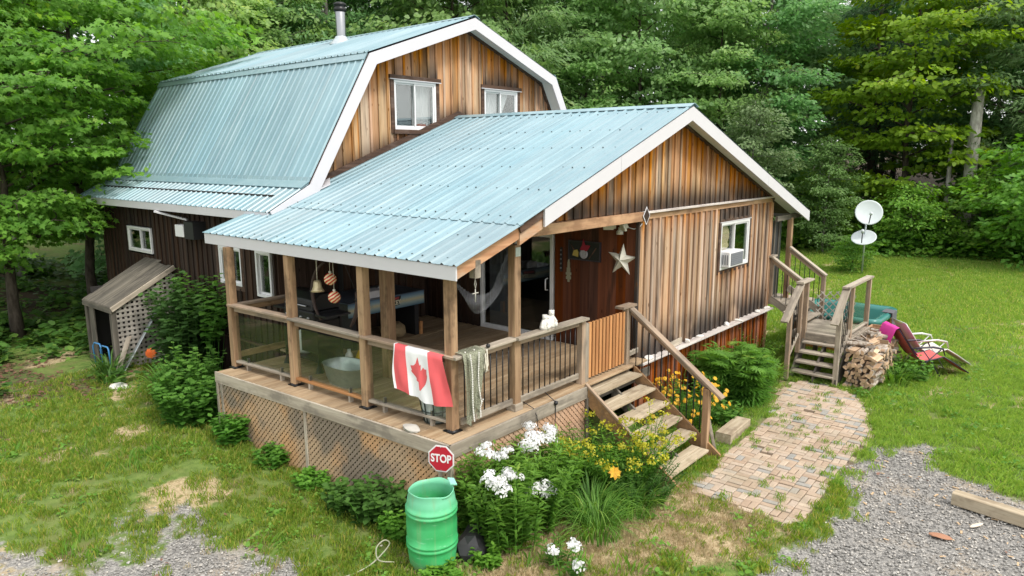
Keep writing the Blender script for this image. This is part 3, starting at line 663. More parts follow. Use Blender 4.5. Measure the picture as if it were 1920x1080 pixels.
# ------------------------------------------------------------------ the porch
porch = thing('porch', 'covered wooden porch with lattice skirt, glass and black baluster railings', 'porch', (1.5, 1.5, 0))
DZ = 1.2
def lx(y): return -0.06*y      # the left edge runs very slightly askew
floor = part('floor', porch)
n = 38; y0, y1 = -0.27, 5.18; bw = (y1-y0)/n
for i in range(n):
    ya = y0+i*bw; yc = ya+bw/2
    plank('plank', (lx(yc)-0.34 if yc < 4.76 else 0.8, yc, DZ-0.018+random.uniform(-.002, .002)), (4.42, yc, DZ-0.018+random.uniform(-.002, .002)), bw-0.007, 0.034, 'deck_board', floor)
for a, b in (((-0.345, -0.31, 1.105), (lx(4.75)-0.345, 4.78, 1.105)),): plank('rim_board', a, b, 0.035, 0.18, 'grey_wood', porch)
plank('rim_board', (-0.36, -0.295, 1.105), (2.62, -0.295, 1.105), 0.035, 0.18, 'grey_wood', porch)
plank('rim_board', (2.62, -0.295, 1.0), (4.43, -0.295, 1.0), 0.035, 0.16, 'dark_grey_wood', porch)
for yy in (0.3, 2.3, 4.3):
    plank('joist', (-0.25, yy, 1.08), (4.3, yy, 1.08), 0.05, 0.18, 'dark_grey_wood', porch)
def lattice(name, o, du, W, H, nrm, parent, mat, sp=0.098, sw=0.040, th=0.006, square=False, top=None):
    """slats cross on a rectangle with corner o, direction du, height H; two layers"""
    o, du, nrm = Vector(o), Vector(du).normalized(), Vector(nrm); mb = MB(); tops = top or (lambda u: H)
    def clip(u0, v0, u1, v1):
        # clip segment against 0<u<W, 0<v<top(u) by sampling
        n_ = 60; ok = []
        for k in range(n_+1):
            t = k/n_; u, v = u0+(u1-u0)*t, v0+(v1-v0)*t
            if -1e-6 <= u <= W+1e-6 and -1e-6 <= v <= tops(u)+1e-6: ok.append(t)
        if len(ok) < 2: return None
        return ok[0], ok[-1]
    segs = []
    if not square:
        k = -H
        while k < W:
            segs.append((k, 0, k+H, H, 0)); k += sp
        k = 0
        while k < W+H:
            segs.append((k, 0, k-H, H, 1)); k += sp
    else:
        k = 0
        while k <= W: segs.append((k, 0, k, H, 0)); k += sp
        k = 0
        while k <= H: segs.append((0, k, W, k, 1)); k += sp
    for u0, v0, u1, v1, lay in segs:
        c = clip(u0, v0, u1, v1)
        if not c: continue
        a = Vector((u0, v0)).lerp(Vector((u1, v1)), c[0]); b = Vector((u0, v0)).lerp(Vector((u1, v1)), c[1])
        if (b-a).length < 0.03: continue
        P = o + du*a.x + Vector((0, 0, a.y)) + nrm*(lay*th*1.2); Q = o + du*b.x + Vector((0, 0, b.y)) + nrm*(lay*th*1.2)
        X = (Q-P).normalized(); Y = nrm.cross(X); mb.box((P+Q)/2, ((Q-P).length, sw, th), Matrix((X, Y, nrm)).transposed())
    t = tag(mb.build(name, mat, parent), kind='stuff'); return t
def lattice_mat(name, a, b, c):
    t = NT(name); v = t.n('TexCoord').outputs['Object']; mp = t.n('Mapping', ins={'Vector': v, 'Scale': (0.7, 0.7, 0.7), 'Rotation': (R(45), 0, 0)}).outputs[0]
    n = t.noise(mp, 1.3, 4); n2 = t.noise(v, 30, 3); n3 = t.noise(v, 0.9, 3)
    col = t.mix(t.smooth(n, 0.42, 0.55), a, b); col = t.mix(t.smooth(n3, 0.48, 0.60), col, c); col = t.mix(t.math('MULTIPLY', t.smooth(n2, 0.4, 0.7), 0.35), col, (0.10, 0.07, 0.05))
    t.pbr(col, 0.85, 0, None, 0.25); MAT[name] = t.m
lattice_mat('lattice_side', (0.52, 0.31, 0.16), (0.44, 0.31, 0.20), (0.23, 0.185, 0.14))
lattice_mat('lattice_front', (0.56, 0.36, 0.24), (0.50, 0.31, 0.20), (0.52, 0.35, 0.24))
lattice_mat('lattice_grey', (0.34, 0.32, 0.28), (0.25, 0.235, 0.21), (0.40, 0.37, 0.33))
dleft = Vector((lx(1), 1, 0)).normalized()
lattice('lattice_panel', (-0.325, -0.26, -0.12), dleft, 2.74, 1.15, (-1, 0, 0), porch, 'lattice_side', 0.092, 0.045)
lattice('lattice_panel', Vector((-0.325, -0.26, -0.05))+dleft*2.78, dleft, 2.25, 1.08, (-1, 0, 0), porch, 'lattice_side', 0.092, 0.045)
lattice('lattice_panel', (-0.31, -0.275, -0.12), (1, 0, 0), 2.9, 1.15, (0, -1, 0), porch, 'lattice_front', 0.092, 0.046)
for yy in (-0.27, -0.12, 2.5, 4.62, 4.74):
    plank('lattice_batten', (lx(yy)-0.352, yy, -0.1), (lx(yy)-0.352, yy, 1.015), 0.02, 0.06, 'grey_wood', porch)
plank('lattice_batten', (-0.33, -0.30, -0.1), (-0.33, -0.30, 1.015), 0.05, 0.03, 'grey_wood', porch)
plank('lattice_batten', (2.55, -0.31, -0.1), (2.55, -0.31, 1.015), 0.06, 0.04, 'dark_grey_wood', porch)
# posts
POSTS = [(0.0, 0.0), (-0.13, 1.52), (-0.19, 3.16), (-0.29, 4.72)]
def post(x, y, z0, z1, w, mat='post_wood', parent=porch): return plank('post', (x, y, z0), (x, y, z1), w, w, mat, parent, bevel=0.008)
for x, y in POSTS:
    post(x, y, DZ+0.03, 3.195 if y > 1 else 3.215, 0.125)
    MB().bx(x-0.09, x+0.09, y-0.09, y+0.09, DZ, DZ+0.012).lathe([(0.085, 0.012), (0.05, 0.05)], (x, y, DZ), 8).build('post_base', 'black_metal', porch)
post(1.10, -0.10, DZ+0.10, 3.47, 0.125); MB().bx(1.02, 1.18, -0.18, -0.02, DZ, DZ+0.1).build('post_base', 'grey_wood', porch)
MB().bx(1.05, 1.15, -0.168, -0.163, 3.32, 3.44).build('post_plate', 'galvanised', porch)
post(0.98, 2.36, DZ+0.012, 3.62, 0.17); MB().bx(0.99, 1.08, 2.268, 2.273, DZ+0.02, DZ+0.12).build('post_plate', 'galvanised', porch)
plank('beam', (-0.06, -0.15, 3.275), (-0.16, 5.0, 3.275), 0.09, 0.14, 'dark_trim', porch)
plank('beam', (0.98, -0.05, 3.66), (0.98, 5.15, 3.66), 0.09, 0.16, 'dark_trim', porch)
for yy in np.arange(0.35, 5.2, 0.6):
    plank('rafter', (-0.2, yy, rx(-.2)-0.13), (0.86, yy, rx(.86)-0.13), 0.04, 0.14, 'dark_trim', porch); plank('rafter', (0.86, yy, rx(.86)-0.18), (4.40, yy, rx(4.40)-0.18), 0.04, 0.14, 'dark_trim', porch)
plank('rafter_block', (0.13, -0.30, 3.18), (0.13, -0.30, 3.40), 0.1, 0.1, 'grey_wood', porch)
# railings: glass on the left, black balusters in front
rl = part('glass_railing', porch)
for i in range(3):
    (xa, ya), (xb, yb) = POSTS[i], POSTS[i+1]; m1 = 'grey_wood' if i == 1 else 'rail_wood'
    plank('cap_rail', (xa-0.03, ya+(0.02 if i else -0.12), 2.185+0.035*i), (xb-0.03, yb, 2.22+0.02*i), 0.145, 0.036, m1, rl)
    plank('under_rail', (xa, ya+0.07, 2.125+0.03*i), (xb, yb-0.07, 2.15+0.02*i), 0.036, 0.08, 'rail_wood', rl)
    plank('bottom_rail', (xa, ya+0.065, 1.315), (xb, yb-0.065, 1.315), 0.085, 0.036, ('grey_wood', 'fresh_cedar', 'grey_wood')[i], rl)
    for k in (0.22, 0.78):
        MB().bx(-0.03, 0.03, -0.02, 0.02, 0, 0.095).build('block', 'grey_wood', rl, Matrix.Translation((xa+(xb-xa)*k, ya+(yb-ya)*k, DZ)))
        MB().bx(-0.02, 0.02, -0.015, 0.015, 0, 0.07).build('glass_clip', 'steel', rl, Matrix.Translation((xa+(xb-xa)*k, ya+(yb-ya)*k, 1.334)))
    mb = MB(); d_ = Vector((xb-xa, yb-ya, 0)); mb.box(((xa+xb)/2, (ya+yb)/2, 1.715), (d_.length-0.16, 0.006, 0.75), Matrix.Rotation(math.atan2(d_.y, d_.x), 3, 'Z')); mb.build('glass_panel', 'rail_glass', rl)
rr = part('far_railing', porch)
plank('cap_rail', (-0.25, 4.74, 2.24), (0.84, 4.74, 2.24), 0.14, 0.036, 'rail_wood', rr); plank('under_rail', (-0.22, 4.74, 2.17), (0.84, 4.74, 2.17), 0.036, 0.09, 'post_wood', rr)
plank('bottom_rail', (-0.22, 4.74, 1.40), (0.84, 4.74, 1.40), 0.036, 0.1, 'post_wood', rr)
fr_ = part('front_railing', porch)
plank('cap_rail', (-0.09, -0.10, 2.185), (1.03, -0.13, 2.215), 0.14, 0.036, 'grey_wood', fr_); plank('cap_rail', (1.02, -0.17, 2.22), (2.68, -0.17, 2.21), 0.15, 0.038, 'grey_wood', fr_)
plank('under_rail', (0.06, -0.10, 2.13), (1.04, -0.10, 2.15), 0.036, 0.07, 'rail_wood', fr_); plank('under_rail', (1.16, -0.13, 2.155), (2.55, -0.13, 2.145), 0.036, 0.08, 'rail_wood', fr_)
plank('bottom_rail', (0.06, -0.10, 1.33), (1.04, -0.10, 1.33), 0.04, 0.085, 'grey_wood', fr_); plank('bottom_rail', (1.16, -0.13, 1.33), (2.55, -0.13, 1.33), 0.04, 0.085, 'grey_wood', fr_)
BAL = {}
def baluster(x, y, z0, z1, parent, rad=0.009):
    L = round(z1-z0, 2); me = BAL.get((L, rad))
    if me is None: me = MB().tube([(0, 0, 0), (0, 0, L)], rad, 8, True).mesh('baluster', 'black_metal'); BAL[(L, rad)] = me
    return link(bpy.data.objects.new('baluster', me), parent, Matrix.Translation((x, y, z0)))
for k in range(1, 9): baluster(0.0+0.122*k, -0.10, 1.36, 2.12, fr_)
for k in range(0, 11): baluster(1.24+0.123*k, -0.13, 1.36, 2.12, fr_)
plank('gate_post', (2.62, -0.14, DZ), (2.62, -0.14, 2.185), 0.1, 0.1, 'rail_wood', porch); plank('gate_post', (2.73, -0.15, DZ-.1), (2.73, -0.15, 2.12), 0.09, 0.06, 'grey_wood', porch)
plank('gate_post', (3.93, -0.13, 0.9), (3.93, -0.13, 2.17), 0.1, 0.1, 'rail_wood', porch); plank('post_cap', (3.70, -0.13, 2.19), (4.12, -0.13, 2.19), 0.17, 0.04, 'rail_wood', porch)
gate = part('gate', porch)
for k in range(11):
    x = 2.82+0.097*k
    plank('slat', (x, -0.155, 1.25), (x, -0.155, 2.12), 0.035, 0.062, 'fresh_cedar', gate, up_=(1, 0, 0))
for z in (1.40, 1.95): plank('gate_rail', (2.78, -0.115, z), (3.86, -0.115, z), 0.036, 0.085, 'fresh_cedar', gate)
# short rail between gate post and wall
plank('short_rail', (3.98, -0.12, 1.35), (4.36, -0.10, 1.35), 0.04, 0.085, 'grey_wood', porch)
for k in range(3): baluster(4.04+0.11*k, -0.11, 1.38, 2.12, porch)
# ------------------------------------------------------------------ front stairs
st = thing('porch_stairs', 'weathered open wooden stairs with handrail below the cedar slat gate', 'stairs', (3.27, -1.0, 0))
for k in range(6):
    z = 1.10-0.19*k; yn = -0.46-0.25*k
    dep = 0.30 if k else 0.33; nb = 2
    for j in range(nb):
        w_ = dep/nb; yc = yn + w_*(j+0.5); xo = -0.09*(k == 5)
        plank('tread', (2.62+xo+random.uniform(-.01, .01), yc, z-0.019), (3.93+xo+random.uniform(-.01, .01), yc, z-0.019+random.uniform(-.003, .003)), w_-0.006, 0.038, 'tread_wood', st, wear=0.006)
    if k < 5:
        for x in (2.70, 3.3, 3.86): plank('riser_block', (x, yn+0.25, z-0.21), (x, yn+0.25, z-0.04), 0.05, 0.08, 'rail_wood', st, up_=(1, 0, 0))
for x, mt in ((2.58, 'rail_wood'), (3.97, 'rail_wood')):
    mb = MB(); mb.extrude([(x-0.02, -0.28, 1.20), (x-0.02, -1.84, 0.06), (x-0.02, -1.84, -0.05), (x-0.02, -1.55, -0.05), (x-0.02, -0.28, 0.93)], (0.04, 0, 0))
    mb.build('stringer', 'lattice_wood', st)
plank('stringer_edge', (2.57, -0.27, 1.225), (2.57, -1.10, 0.615), 0.05, 0.035, 'rail_wood', st)
mb = MB(); mb.extrude([(3.28, -0.28, 1.05), (3.28, -1.7, -0.02), (3.28, -1.4, -0.02), (3.28, -0.28, 0.83)], (0.04, 0, 0)); mb.build('stringer', 'dark_grey_wood', st)
hr = part('handrail', st)
plank('cap_rail', (3.98, -0.12, 2.20), (3.98, -1.83, 0.96), 0.135, 0.04, 'rail_wood', hr); plank('under_rail', (3.98, -0.2, 2.09), (3.98, -1.62, 1.06), 0.04, 0.08, 'rail_wood', hr)
plank('post', (3.96, -1.58, -0.05), (3.96, -1.58, 1.08), 0.1, 0.1, 'post_wood', hr)
for k in range(11):
    y = -0.30-0.117*k; zt = 2.16+(y+0.12)*0.725; baluster(3.98, y, round(zt-1.03+max(0, -(y+1.2))*0.2, 2), round(zt-0.05, 2), hr)
plank('brace', (4.02, -1.60, 0.55), (4.10, -1.70, 0.0), 0.04, 0.05, 'grey_wood', st)
# ------------------------------------------------------------------ side deck with two flights of stairs
sdk = thing('side_deck', 'grey wooden side deck with landing and two railed stair flights by the firewood', 'deck', (10.0, -1.4, 0))
LZ = 0.88
for k in range(4):
    z = 0.20+0.17*k; xn = 8.66+0.185*k
    plank('tread', (xn+0.13, -2.10, z-0.02), (xn+0.13, -1.28, z-0.02), 0.26, 0.04, 'grey_wood', sdk, wear=0.004)
for y in (-2.14, -1.70, -1.25):
    mb = MB(); mb.extrude([(8.70, y-0.018, 0.14), (9.44, y-0.018, 0.80), (9.44, y-0.018, 0.5), (9.0, y-0.018, -0.05), (8.70, y-0.018, -0.05)], (0, 0.036, 0)); mb.build('stringer', 'dark_grey_wood', sdk)
for k in range(10):
    x = 9.46+0.145*k; plank('plank', (x, -2.16, LZ-0.018), (x, -1.0, LZ-0.018), 0.138, 0.036, 'grey_wood', sdk)
for x, y in ((9.5, -2.1), (10.75, -2.1), (9.5, -1.1), (10.75, -1.1)): plank('leg', (x, y, -0.05), (x, y, LZ-0.04), 0.09, 0.09, 'dark_grey_wood', sdk)
plank('rim_board', (9.40, -2.17, LZ-0.09), (9.40, -1.0, LZ-0.09), 0.035, 0.14, 'grey_wood', sdk); plank('rim_board', (9.40, -2.18, LZ-0.09), (10.86, -2.18, LZ-0.09), 0.14, 0.035, 'grey_wood', sdk, up_=(0, 1, 0))
# lower right railing with a glass panel over the landing
lr = part('landing_railing', sdk)
plank('cap_rail', (9.02, -2.12, 1.985), (10.85, -2.12, 1.985), 0.15, 0.04, 'grey_wood', lr); plank('cap_rail', (9.10, -2.12, 1.975), (8.42, -2.12, 1.335), 0.15, 0.04, 'grey_wood', lr)
plank('post', (8.76, -2.12, -0.05), (8.76, -2.12, 1.62), 0.09, 0.09, 'grey_wood', lr); plank('post', (9.50, -2.12, 0.6), (9.50, -2.12, 1.965), 0.09, 0.09, 'rail_wood', lr); plank('post', (10.78, -2.12, 0.6), (10.78, -2.12, 1.965), 0.09, 0.09, 'rail_wood', lr)
plank('bottom_rail', (9.55, -2.12, 0.97), (10.74, -2.12, 0.97), 0.09, 0.036, 'grey_wood', lr); plank('bottom_rail', (8.78, -2.12, 0.45), (9.48, -2.12, 1.05), 0.07, 0.036, 'grey_wood', lr)
MB().bx(9.56, 10.72, -2.123, -2.117, 0.99, 1.94).build('glass_panel', 'rail_glass', lr)
for k in range(5): baluster(8.87+0.12*k, -2.12, 0.53+0.1*k, min(1.94, 1.72+0.1*k), lr)
# lower left railing
ll = part('stair_railing', sdk)
plank('cap_rail', (9.02, -1.24, 1.97), (8.16, -1.24, 1.31), 0.15, 0.04, 'grey_wood', ll); plank('cap_rail', (8.94, -1.24, 2.0), (9.62, -1.24, 2.0), 0.16, 0.04, 'grey_wood', ll)
for x, zt in ((8.48, 1.50), (9.06, 1.95), (9.42, 1.98)): plank('post', (x, -1.24, 0.05 if x < 8.5 else 0.5), (x, -1.24, zt), 0.085, 0.085, 'rail_wood', ll)
for k in range(5): baluster(8.56+0.095*k, -1.24, 0.55+0.075*k, 1.53+0.075*k, ll)
plank('bottom_rail', (8.50, -1.24, 0.5), (9.06, -1.24, 0.93), 0.05, 0.036, 'grey_wood', ll)
# upper flight
for k in range(2): plank('tread', (10.02, -0.96+0.27*k, 0.985+0.11*k), (10.98, -0.96+0.27*k, 0.985+0.11*k), 0.28, 0.04, 'grey_wood', sdk)
for k in range(12): plank('plank', (10.42, -0.62+0.145*k, DZ-0.018), (11.7, -0.62+0.145*k, DZ-0.018), 0.138, 0.036, 'grey_wood', sdk)
plank('rim_board', (10.42, -0.70, 1.10), (11.7, -0.70, 1.10), 0.035, 0.18, 'grey_wood', sdk); plank('leg', (10.52, -0.6, -0.05), (10.52, -0.6, 1.1), 0.1, 0.1, 'dark_grey_wood', sdk); plank('leg', (11.6, -0.6, -0.05), (11.6, -0.6, 1.1), 0.1, 0.1, 'dark_grey_wood', sdk)
ur = part('upper_railing', sdk)
for x, ya, za, yb, zb in ((10.42, -0.10, 2.28, -0.95, 1.72), (11.12, -0.25, 2.46, -1.12, 1.86)):
    plank('cap_rail', (x, ya, za), (x, yb, zb), 0.14, 0.04, 'grey_wood', ur); plank('under_rail', (x, ya, za-0.09), (x, yb+.1, zb-0.03), 0.036, 0.07, 'rail_wood', ur)
    plank('post', (x, yb+0.06, 0.7), (x, yb+0.06, zb), 0.09, 0.09, 'rail_wood', ur)
    for k in range(6):
        y = ya-0.14-0.115*k; zt = za+(y-ya)*(zb-za)/(yb-ya); baluster(x, y, round(zt-0.82, 2), round(zt-0.08, 2), ur)
    plank('stringer', (x, ya, za-0.98), (x, yb, zb-0.92), 0.04, 0.16, 'grey_wood', ur)
plank('post', (10.46, -0.08, DZ), (10.46, -0.08, 2.32), 0.09, 0.09, 'rail_wood', ur); plank('cap_rail', (10.30, -0.08, 2.30), (10.62, -0.08, 2.30), 0.13, 0.04, 'grey_wood', ur)
plank('post', (11.28, -0.16, DZ), (11.28, -0.16, 3.14), 0.11, 0.11, 'post_wood', sdk)
plank('header', (10.35, -0.16, 3.17), (11.75, -0.16, 3.17), 0.06, 0.12, 'dark_grey_wood', sdk)
MB().bx(10.44, 11.22, 0.02, 0.03, 1.3, 3.1).build('screen_panel', 'screen_mesh', sdk); 
for x in (10.42, 10.72, 11.0): plank('screen_batten', (x, 0.0, 1.2), (x, 0.0, 3.1), 0.03, 0.03, 'dark_grey_wood', sdk)
bw2 = part('porch_partition', sdk); board_wall(bw2, 'y', 1.2, -1, 10.4, 11.8, 1.2, 3.25, 'siding_inner', 0.2, bw=0.04)
# ------------------------------------------------------------------ things on the porch
def text_mesh(name, body, size, mat, parent, mw, extrude=0.002, bold=0.0, sx=1.0):
    cu_ = bpy.data.curves.new('txt', 'FONT'); cu_.body = body; cu_.size = size; cu_.extrude = extrude; cu_.offset = bold; cu_.align_x = 'CENTER'; cu_.align_y = 'CENTER'
    o = bpy.data.objects.new('txt', cu_); COL.objects.link(o); dg = bpy.context.evaluated_depsgraph_get()
    me = bpy.data.meshes.new_from_object(o.evaluated_get(dg)); COL.objects.unlink(o); bpy.data.objects.remove(o)
    me.name = name; me.materials.clear(); me.materials.append(MAT[mat]); me.transform(Matrix.Diagonal((sx, 1, 1, 1)))
    return link(bpy.data.objects.new(name, me), parent, mw)
def face_frame(origin, nrm, up_=(0, 0, 1)):
    Z = Vector(nrm).normalized(); Y = Vector(up_); Y = (Y-Z*Y.dot(Z)).normalized(); X = Y.cross(Z); M = Matrix((X, Y, Z)).transposed().to_4x4(); M.translation = origin; return M
# flag
plain('flag_red', (0.72, 0.11, 0.12), 0.85, 0, 0.08, 14); plain('flag_white', (0.80, 0.80, 0.81), 0.85, 0, 0.06, 14)
fl = thing('flag', 'red and white maple leaf flag draped over the glass railing by the corner post', 'flag', (-0.16, 0.45, 1.6))
def flag_pt(u, v, off=0.0):    # u 0..1 from far to near, v 0..1 downwards
    y = 0.82-0.80*u + v*(-0.10) + 0.07*math.sin(v*3)*(0.5-u)+0.10*v*(0.5-u)
    z = 2.225-0.64*v-0.05*math.sin(u*3.1)*v - 0.07*v*(1-u)*(-1)
    x = -0.155-(0.026*math.sin(u*9+v*2)+0.016*math.sin(u*21-v*3)+0.008*math.sin(u*37+v*5))*min(1, v*1.6+0.12)-0.02*v + lx(y)
    if v < 0.06: x += 0.06*(0.06-v)/0.06; z = 2.24-0.03*u
    return (x-off, y, z)
def flag_band(name, u0, u1, mat, off=0.0):
    mb = MB(); nu, nv = max(3, int((u1-u0)*26)), 18; b = 0
    for i in range(nu+1):
        for j in range(nv+1): mb.v.append(flag_pt(u0+(u1-u0)*i/nu, j/nv, off))
    for i in range(nu):
        for j in range(nv): mb.f.append((i*(nv+1)+j, (i+1)*(nv+1)+j, (i+1)*(nv+1)+j+1, i*(nv+1)+j+1)); mb.m.append(0); mb.sm.append(True)
    return mb.build(name, mat, fl)
flag_band('red_band', 0.0, 0.235, 'flag_red'); flag_band('white_band', 0.235, 0.70, 'flag_white'); flag_band('red_band', 0.70, 1.0, 'flag_red'); flag_band('hem', -0.03, 0.0, 'flag_white')
LEAF = [(0, -.5), (.06, -.27), (.13, -.31), (.10, -.12), (.23, -.24), (.27, -.19), (.43, -.21), (.39, -.08), (.45, -.04), (.24, .14), (.27, .22), (.03, .19), (.03, .42)]
LEAF = LEAF + [(-x, y) for x, y in reversed(LEAF) if x > 0.001]
mb = MB()
def leafpoint(p, off): return flag_pt(0.47+p[0]*0.36, 0.50+p[1]*0.70, off)
me_bm = bmesh.new(); lv = [me_bm.verts.new((p[0], p[1], 0)) for p in LEAF]; me_bm.faces.new(lv); bmesh.ops.triangulate(me_bm, faces=me_bm.faces)
for _ in range(2): bmesh.ops.subdivide_edges(me_bm, edges=me_bm.edges, cuts=1, use_grid_fill=True)
for v_ in me_bm.verts: v_.co = leafpoint((v_.co.x, v_.co.y), 0.004)
me_ = bpy.data.meshes.new('maple_leaf'); me_bm.to_mesh(me_); me_bm.free(); me_.materials.append(MAT['flag_red']); link(bpy.data.objects.new('maple_leaf', me_), fl)
# net over the front rail
def net_mat():
    t = NT('net_cloth'); v = t.objvec((1, 1, 1), False); w = t.n('TexWave', ins={'Vector': v, 'Scale': 26.0, 'Distortion': 3.0, 'Detail': 2.0}); n = t.noise(v, 60, 3)
    c = t.mix(w.outputs[0], (0.20, 0.21, 0.15), (0.36, 0.37, 0.28)); df = t.n('BsdfDiffuse', ins={0: c}); tr = t.n('BsdfTransparent'); mx = t.n('MixShader')
    t.set(mx.inputs[0], t.math('MULTIPLY', t.smooth(t.math('ADD', n, t.math('MULTIPLY', w.outputs[0], 0.25)), 0.55, 0.75), 0.55)); t.set(mx.inputs[1], df.outputs[0]); t.set(mx.inputs[2], tr.outputs[0]); t.set(t.out.inputs[0], mx.outputs[0]); MAT['net_cloth'] = t.m
net_mat()
nt = thing('fishing_net', 'pale green fishing net with bead floats hung over the front rail', 'fishing net', (0.2, -0.2, 1.5))
for lay, (xa, xb, zb, yo) in enumerate(((0.0, 0.42, 1.36, -0.21), (0.06, 0.38, 1.48, -0.235))):
    mb = MB(); nu, nv = 22, 16
    for i in range(nu+1):
        for j in range(nv+1):
            u, v = i/nu, j/nv; sh = 1-0.45*v; x = (xa+xb)/2+(xb-xa)*(u-0.5)*sh - 0.05*v
            z = 2.235-(2.235-zb)*v-0.06*math.sin(u*7+lay)*v; y = yo-0.02*math.sin(u*22+v*3)*(0.3+v)
            if j == 0: y = -0.02
            if j == 1: y = -0.19; z = 2.232
            mb.v.append((x, y, z))
    for i in range(nu):
        for j in range(nv): mb.f.append((i*(nv+1)+j, (i+1)*(nv+1)+j, (i+1)*(nv+1)+j+1, i*(nv+1)+j+1)); mb.m.append(0); mb.sm.append(True)
    mb.build('netting', 'net_cloth', nt)
for x0, x1, z1, nn in ((0.05, 0.14, 1.36, 40), (0.20, 0.25, 1.55, 32), (0.29, 0.22, 1.38, 12)):
    mb = MB()
    for k in range(nn):
        v = k/(nn-1); z = 2.245-(2.245-z1)*v if nn > 12 else 1.62-(1.62-z1)*v
        mb.ball((x0+(x1-x0)*v+0.02*math.sin(v*5+x0*9), -0.262 if v > 0.02 else -0.18, z), 0.011, 6)
    mb.build('bead_rope', 'white_stone', nt)
MB().tube([(0.36+0.03*math.sin(k*1.9), -0.255-0.012*math.cos(k), 2.24-0.30*abs(math.sin(k*0.8))) for k in range(24)], 0.008, 6).build('rope_hank', 'rope_white', nt)
MB().ball((0.46, -0.20, 2.25), 0.03, 10).build('float', 'black_plastic', nt)
# wire basket behind the corner glass
bs = thing('wire_basket', 'dark wire crab basket on the porch floor behind the corner post', 'basket', (0.12, 0.42, DZ))
mb = MB()
for r_, z in ((0.16, 0.015), (0.19, 0.17), (0.215, 0.33), (0.235, 0.50)): mb.tube([(0.12+r_*math.cos(a), 0.42+r_*math.sin(a), DZ+z) for a in np.linspace(0, 2*math.pi, 20)], 0.008, 5, False)
for a in np.linspace(0, 2*math.pi, 11)[:-1]: mb.tube([(0.12+r_*math.cos(a), 0.42+r_*math.sin(a), DZ+z) for r_, z in ((0.16, 0.015), (0.19, 0.17), (0.215, 0.33), (0.235, 0.50))], 0.008, 5)
mb.build('wire_frame', plain('dark_green_wire', (0.02, 0.03, 0.024), 0.6), bs)
MB().lathe([(0.001, 0.02), (0.15, 0.02), (0.18, 0.17), (0.20, 0.30), (0.19, 0.36), (0.1, 0.42), (0.001, 0.43)], (0.12, 0.42, DZ), 16).build('bundled_sheet', plain('pale_sheet', (0.33, 0.38, 0.36), 0.7, 0, 0.25, 10), bs)
# white garden figurines on the cap rail
fg = thing('figurine', 'pair of seated white plaster figurines on the front cap rail', 'figurine', (1.72, -0.17, 2.232))
def figure(x, y, s, ph, nm):
    mb = MB(); z = 2.232
    mb.lathe([(0.001, 0), (0.065*s, 0.0), (0.075*s, 0.03*s), (0.06*s, 0.09*s), (0.04*s, 0.135*s), (0.03*s, 0.15*s), (0.036*s, 0.165*s), (0.036*s, 0.19*s), (0.02*s, 0.21*s), (0.001, 0.215*s)], (x, y, z), 12)
    for a in (ph-0.7, ph+0.7): mb.ball((x+0.06*s*math.cos(a), y+0.06*s*math.sin(a), z+0.045*s), 0.032*s, 8, (1, 1, 1.3)); mb.tube([(x+0.03*s*math.cos(a), y+0.03*s*math.sin(a), z+0.13*s), (x+0.075*s*math.cos(a), y+0.075*s*math.sin(a), z+0.085*s), (x+0.05*s*math.cos(ph), y+0.05*s*math.sin(ph), z+0.06*s)], [0.016*s, 0.015*s, 0.012*s], 6)
    for a in (ph-1.2, ph+1.2): mb.ball((x+0.026*s*math.cos(a), y+0.026*s*math.sin(a), z+0.205*s), 0.014*s, 6)
    mb.ball((x+0.035*s*math.cos(ph), y+0.035*s*math.sin(ph), z+0.175*s), 0.012*s, 6)
    mb.build(nm, 'white_stone', fg)
figure(1.66, -0.18, 1.0, -2.4, 'small_figure'); figure(1.84, -0.16, 1.15, -2.2, 'large_figure'); figure(1.75, -0.155, 0.85, -1.8, 'small_figure')
# wall decorations
star = thing('star_ornament', 'large cream metal barn star on the porch wall', 'wall ornament', (4.40, 0.26, 2.60))
mb = MB(); cx, cy_, cz = 4.415, 0.265, 2.86; ro, ri = 0.33, 0.135
pts = []
for k in range(10):
    a = math.pi/2+k*math.pi/5+0.06; r_ = ro if k % 2 == 0 else ri; pts.append((cx, cy_+r_*math.cos(a)*1.0, cz+r_*math.sin(a)))
b = len(mb.v); mb.v += pts + [(cx-0.11, cy_, cz)]
for k in range(10): mb.f.append((k, (k+1) % 10, 10)); mb.m.append(0); mb.sm.append(False)
o = mb.build('star_body', plain('cream_paint', (0.62, 0.60, 0.52), 0.5, 0, 0.06, 8), star)
MB().tube([(4.42, 0.26, 3.13), (4.40, 0.26, 3.17), (4.42, 0.26, 3.2)], 0.004, 5).build('hanger', 'black_metal', star)
pic = thing('wall_plaque', 'black framed board with red pointed figure and yellow brush on the porch wall', 'wall plaque', (4.40, 1.03, 2.8))
MB().bx(4.375, 4.395, 0.71, 1.36, 2.80, 3.11).build('board', plain('plaque_black', (0.008, 0.009, 0.010), 0.4), pic)
mb = MB(); [mb.bx(*q) for q in ((4.365, 4.40, 0.69, 0.72, 2.78, 3.13), (4.365, 4.40, 1.35, 1.38, 2.78, 3.13), (4.366, 4.40, 0.72, 1.35, 2.78, 2.80), (4.366, 4.40, 0.72, 1.35, 3.11, 3.13))]; mb.build('frame', plain('plaque_frame', (0.03, 0.025, 0.035), 0.4), pic)
mb = MB(); mb.extrude([(4.37, 1.12, 2.97), (4.37, 1.07, 3.06), (4.37, 1.045, 3.17), (4.37, 1.01, 3.06), (4.37, 0.90, 3.06), (4.37, 0.95, 2.98), (4.37, 0.98, 2.95)], (-0.012, 0, 0)); mb.build('red_shape', plain('dark_red', (0.30, 0.015, 0.035), 0.6), pic)
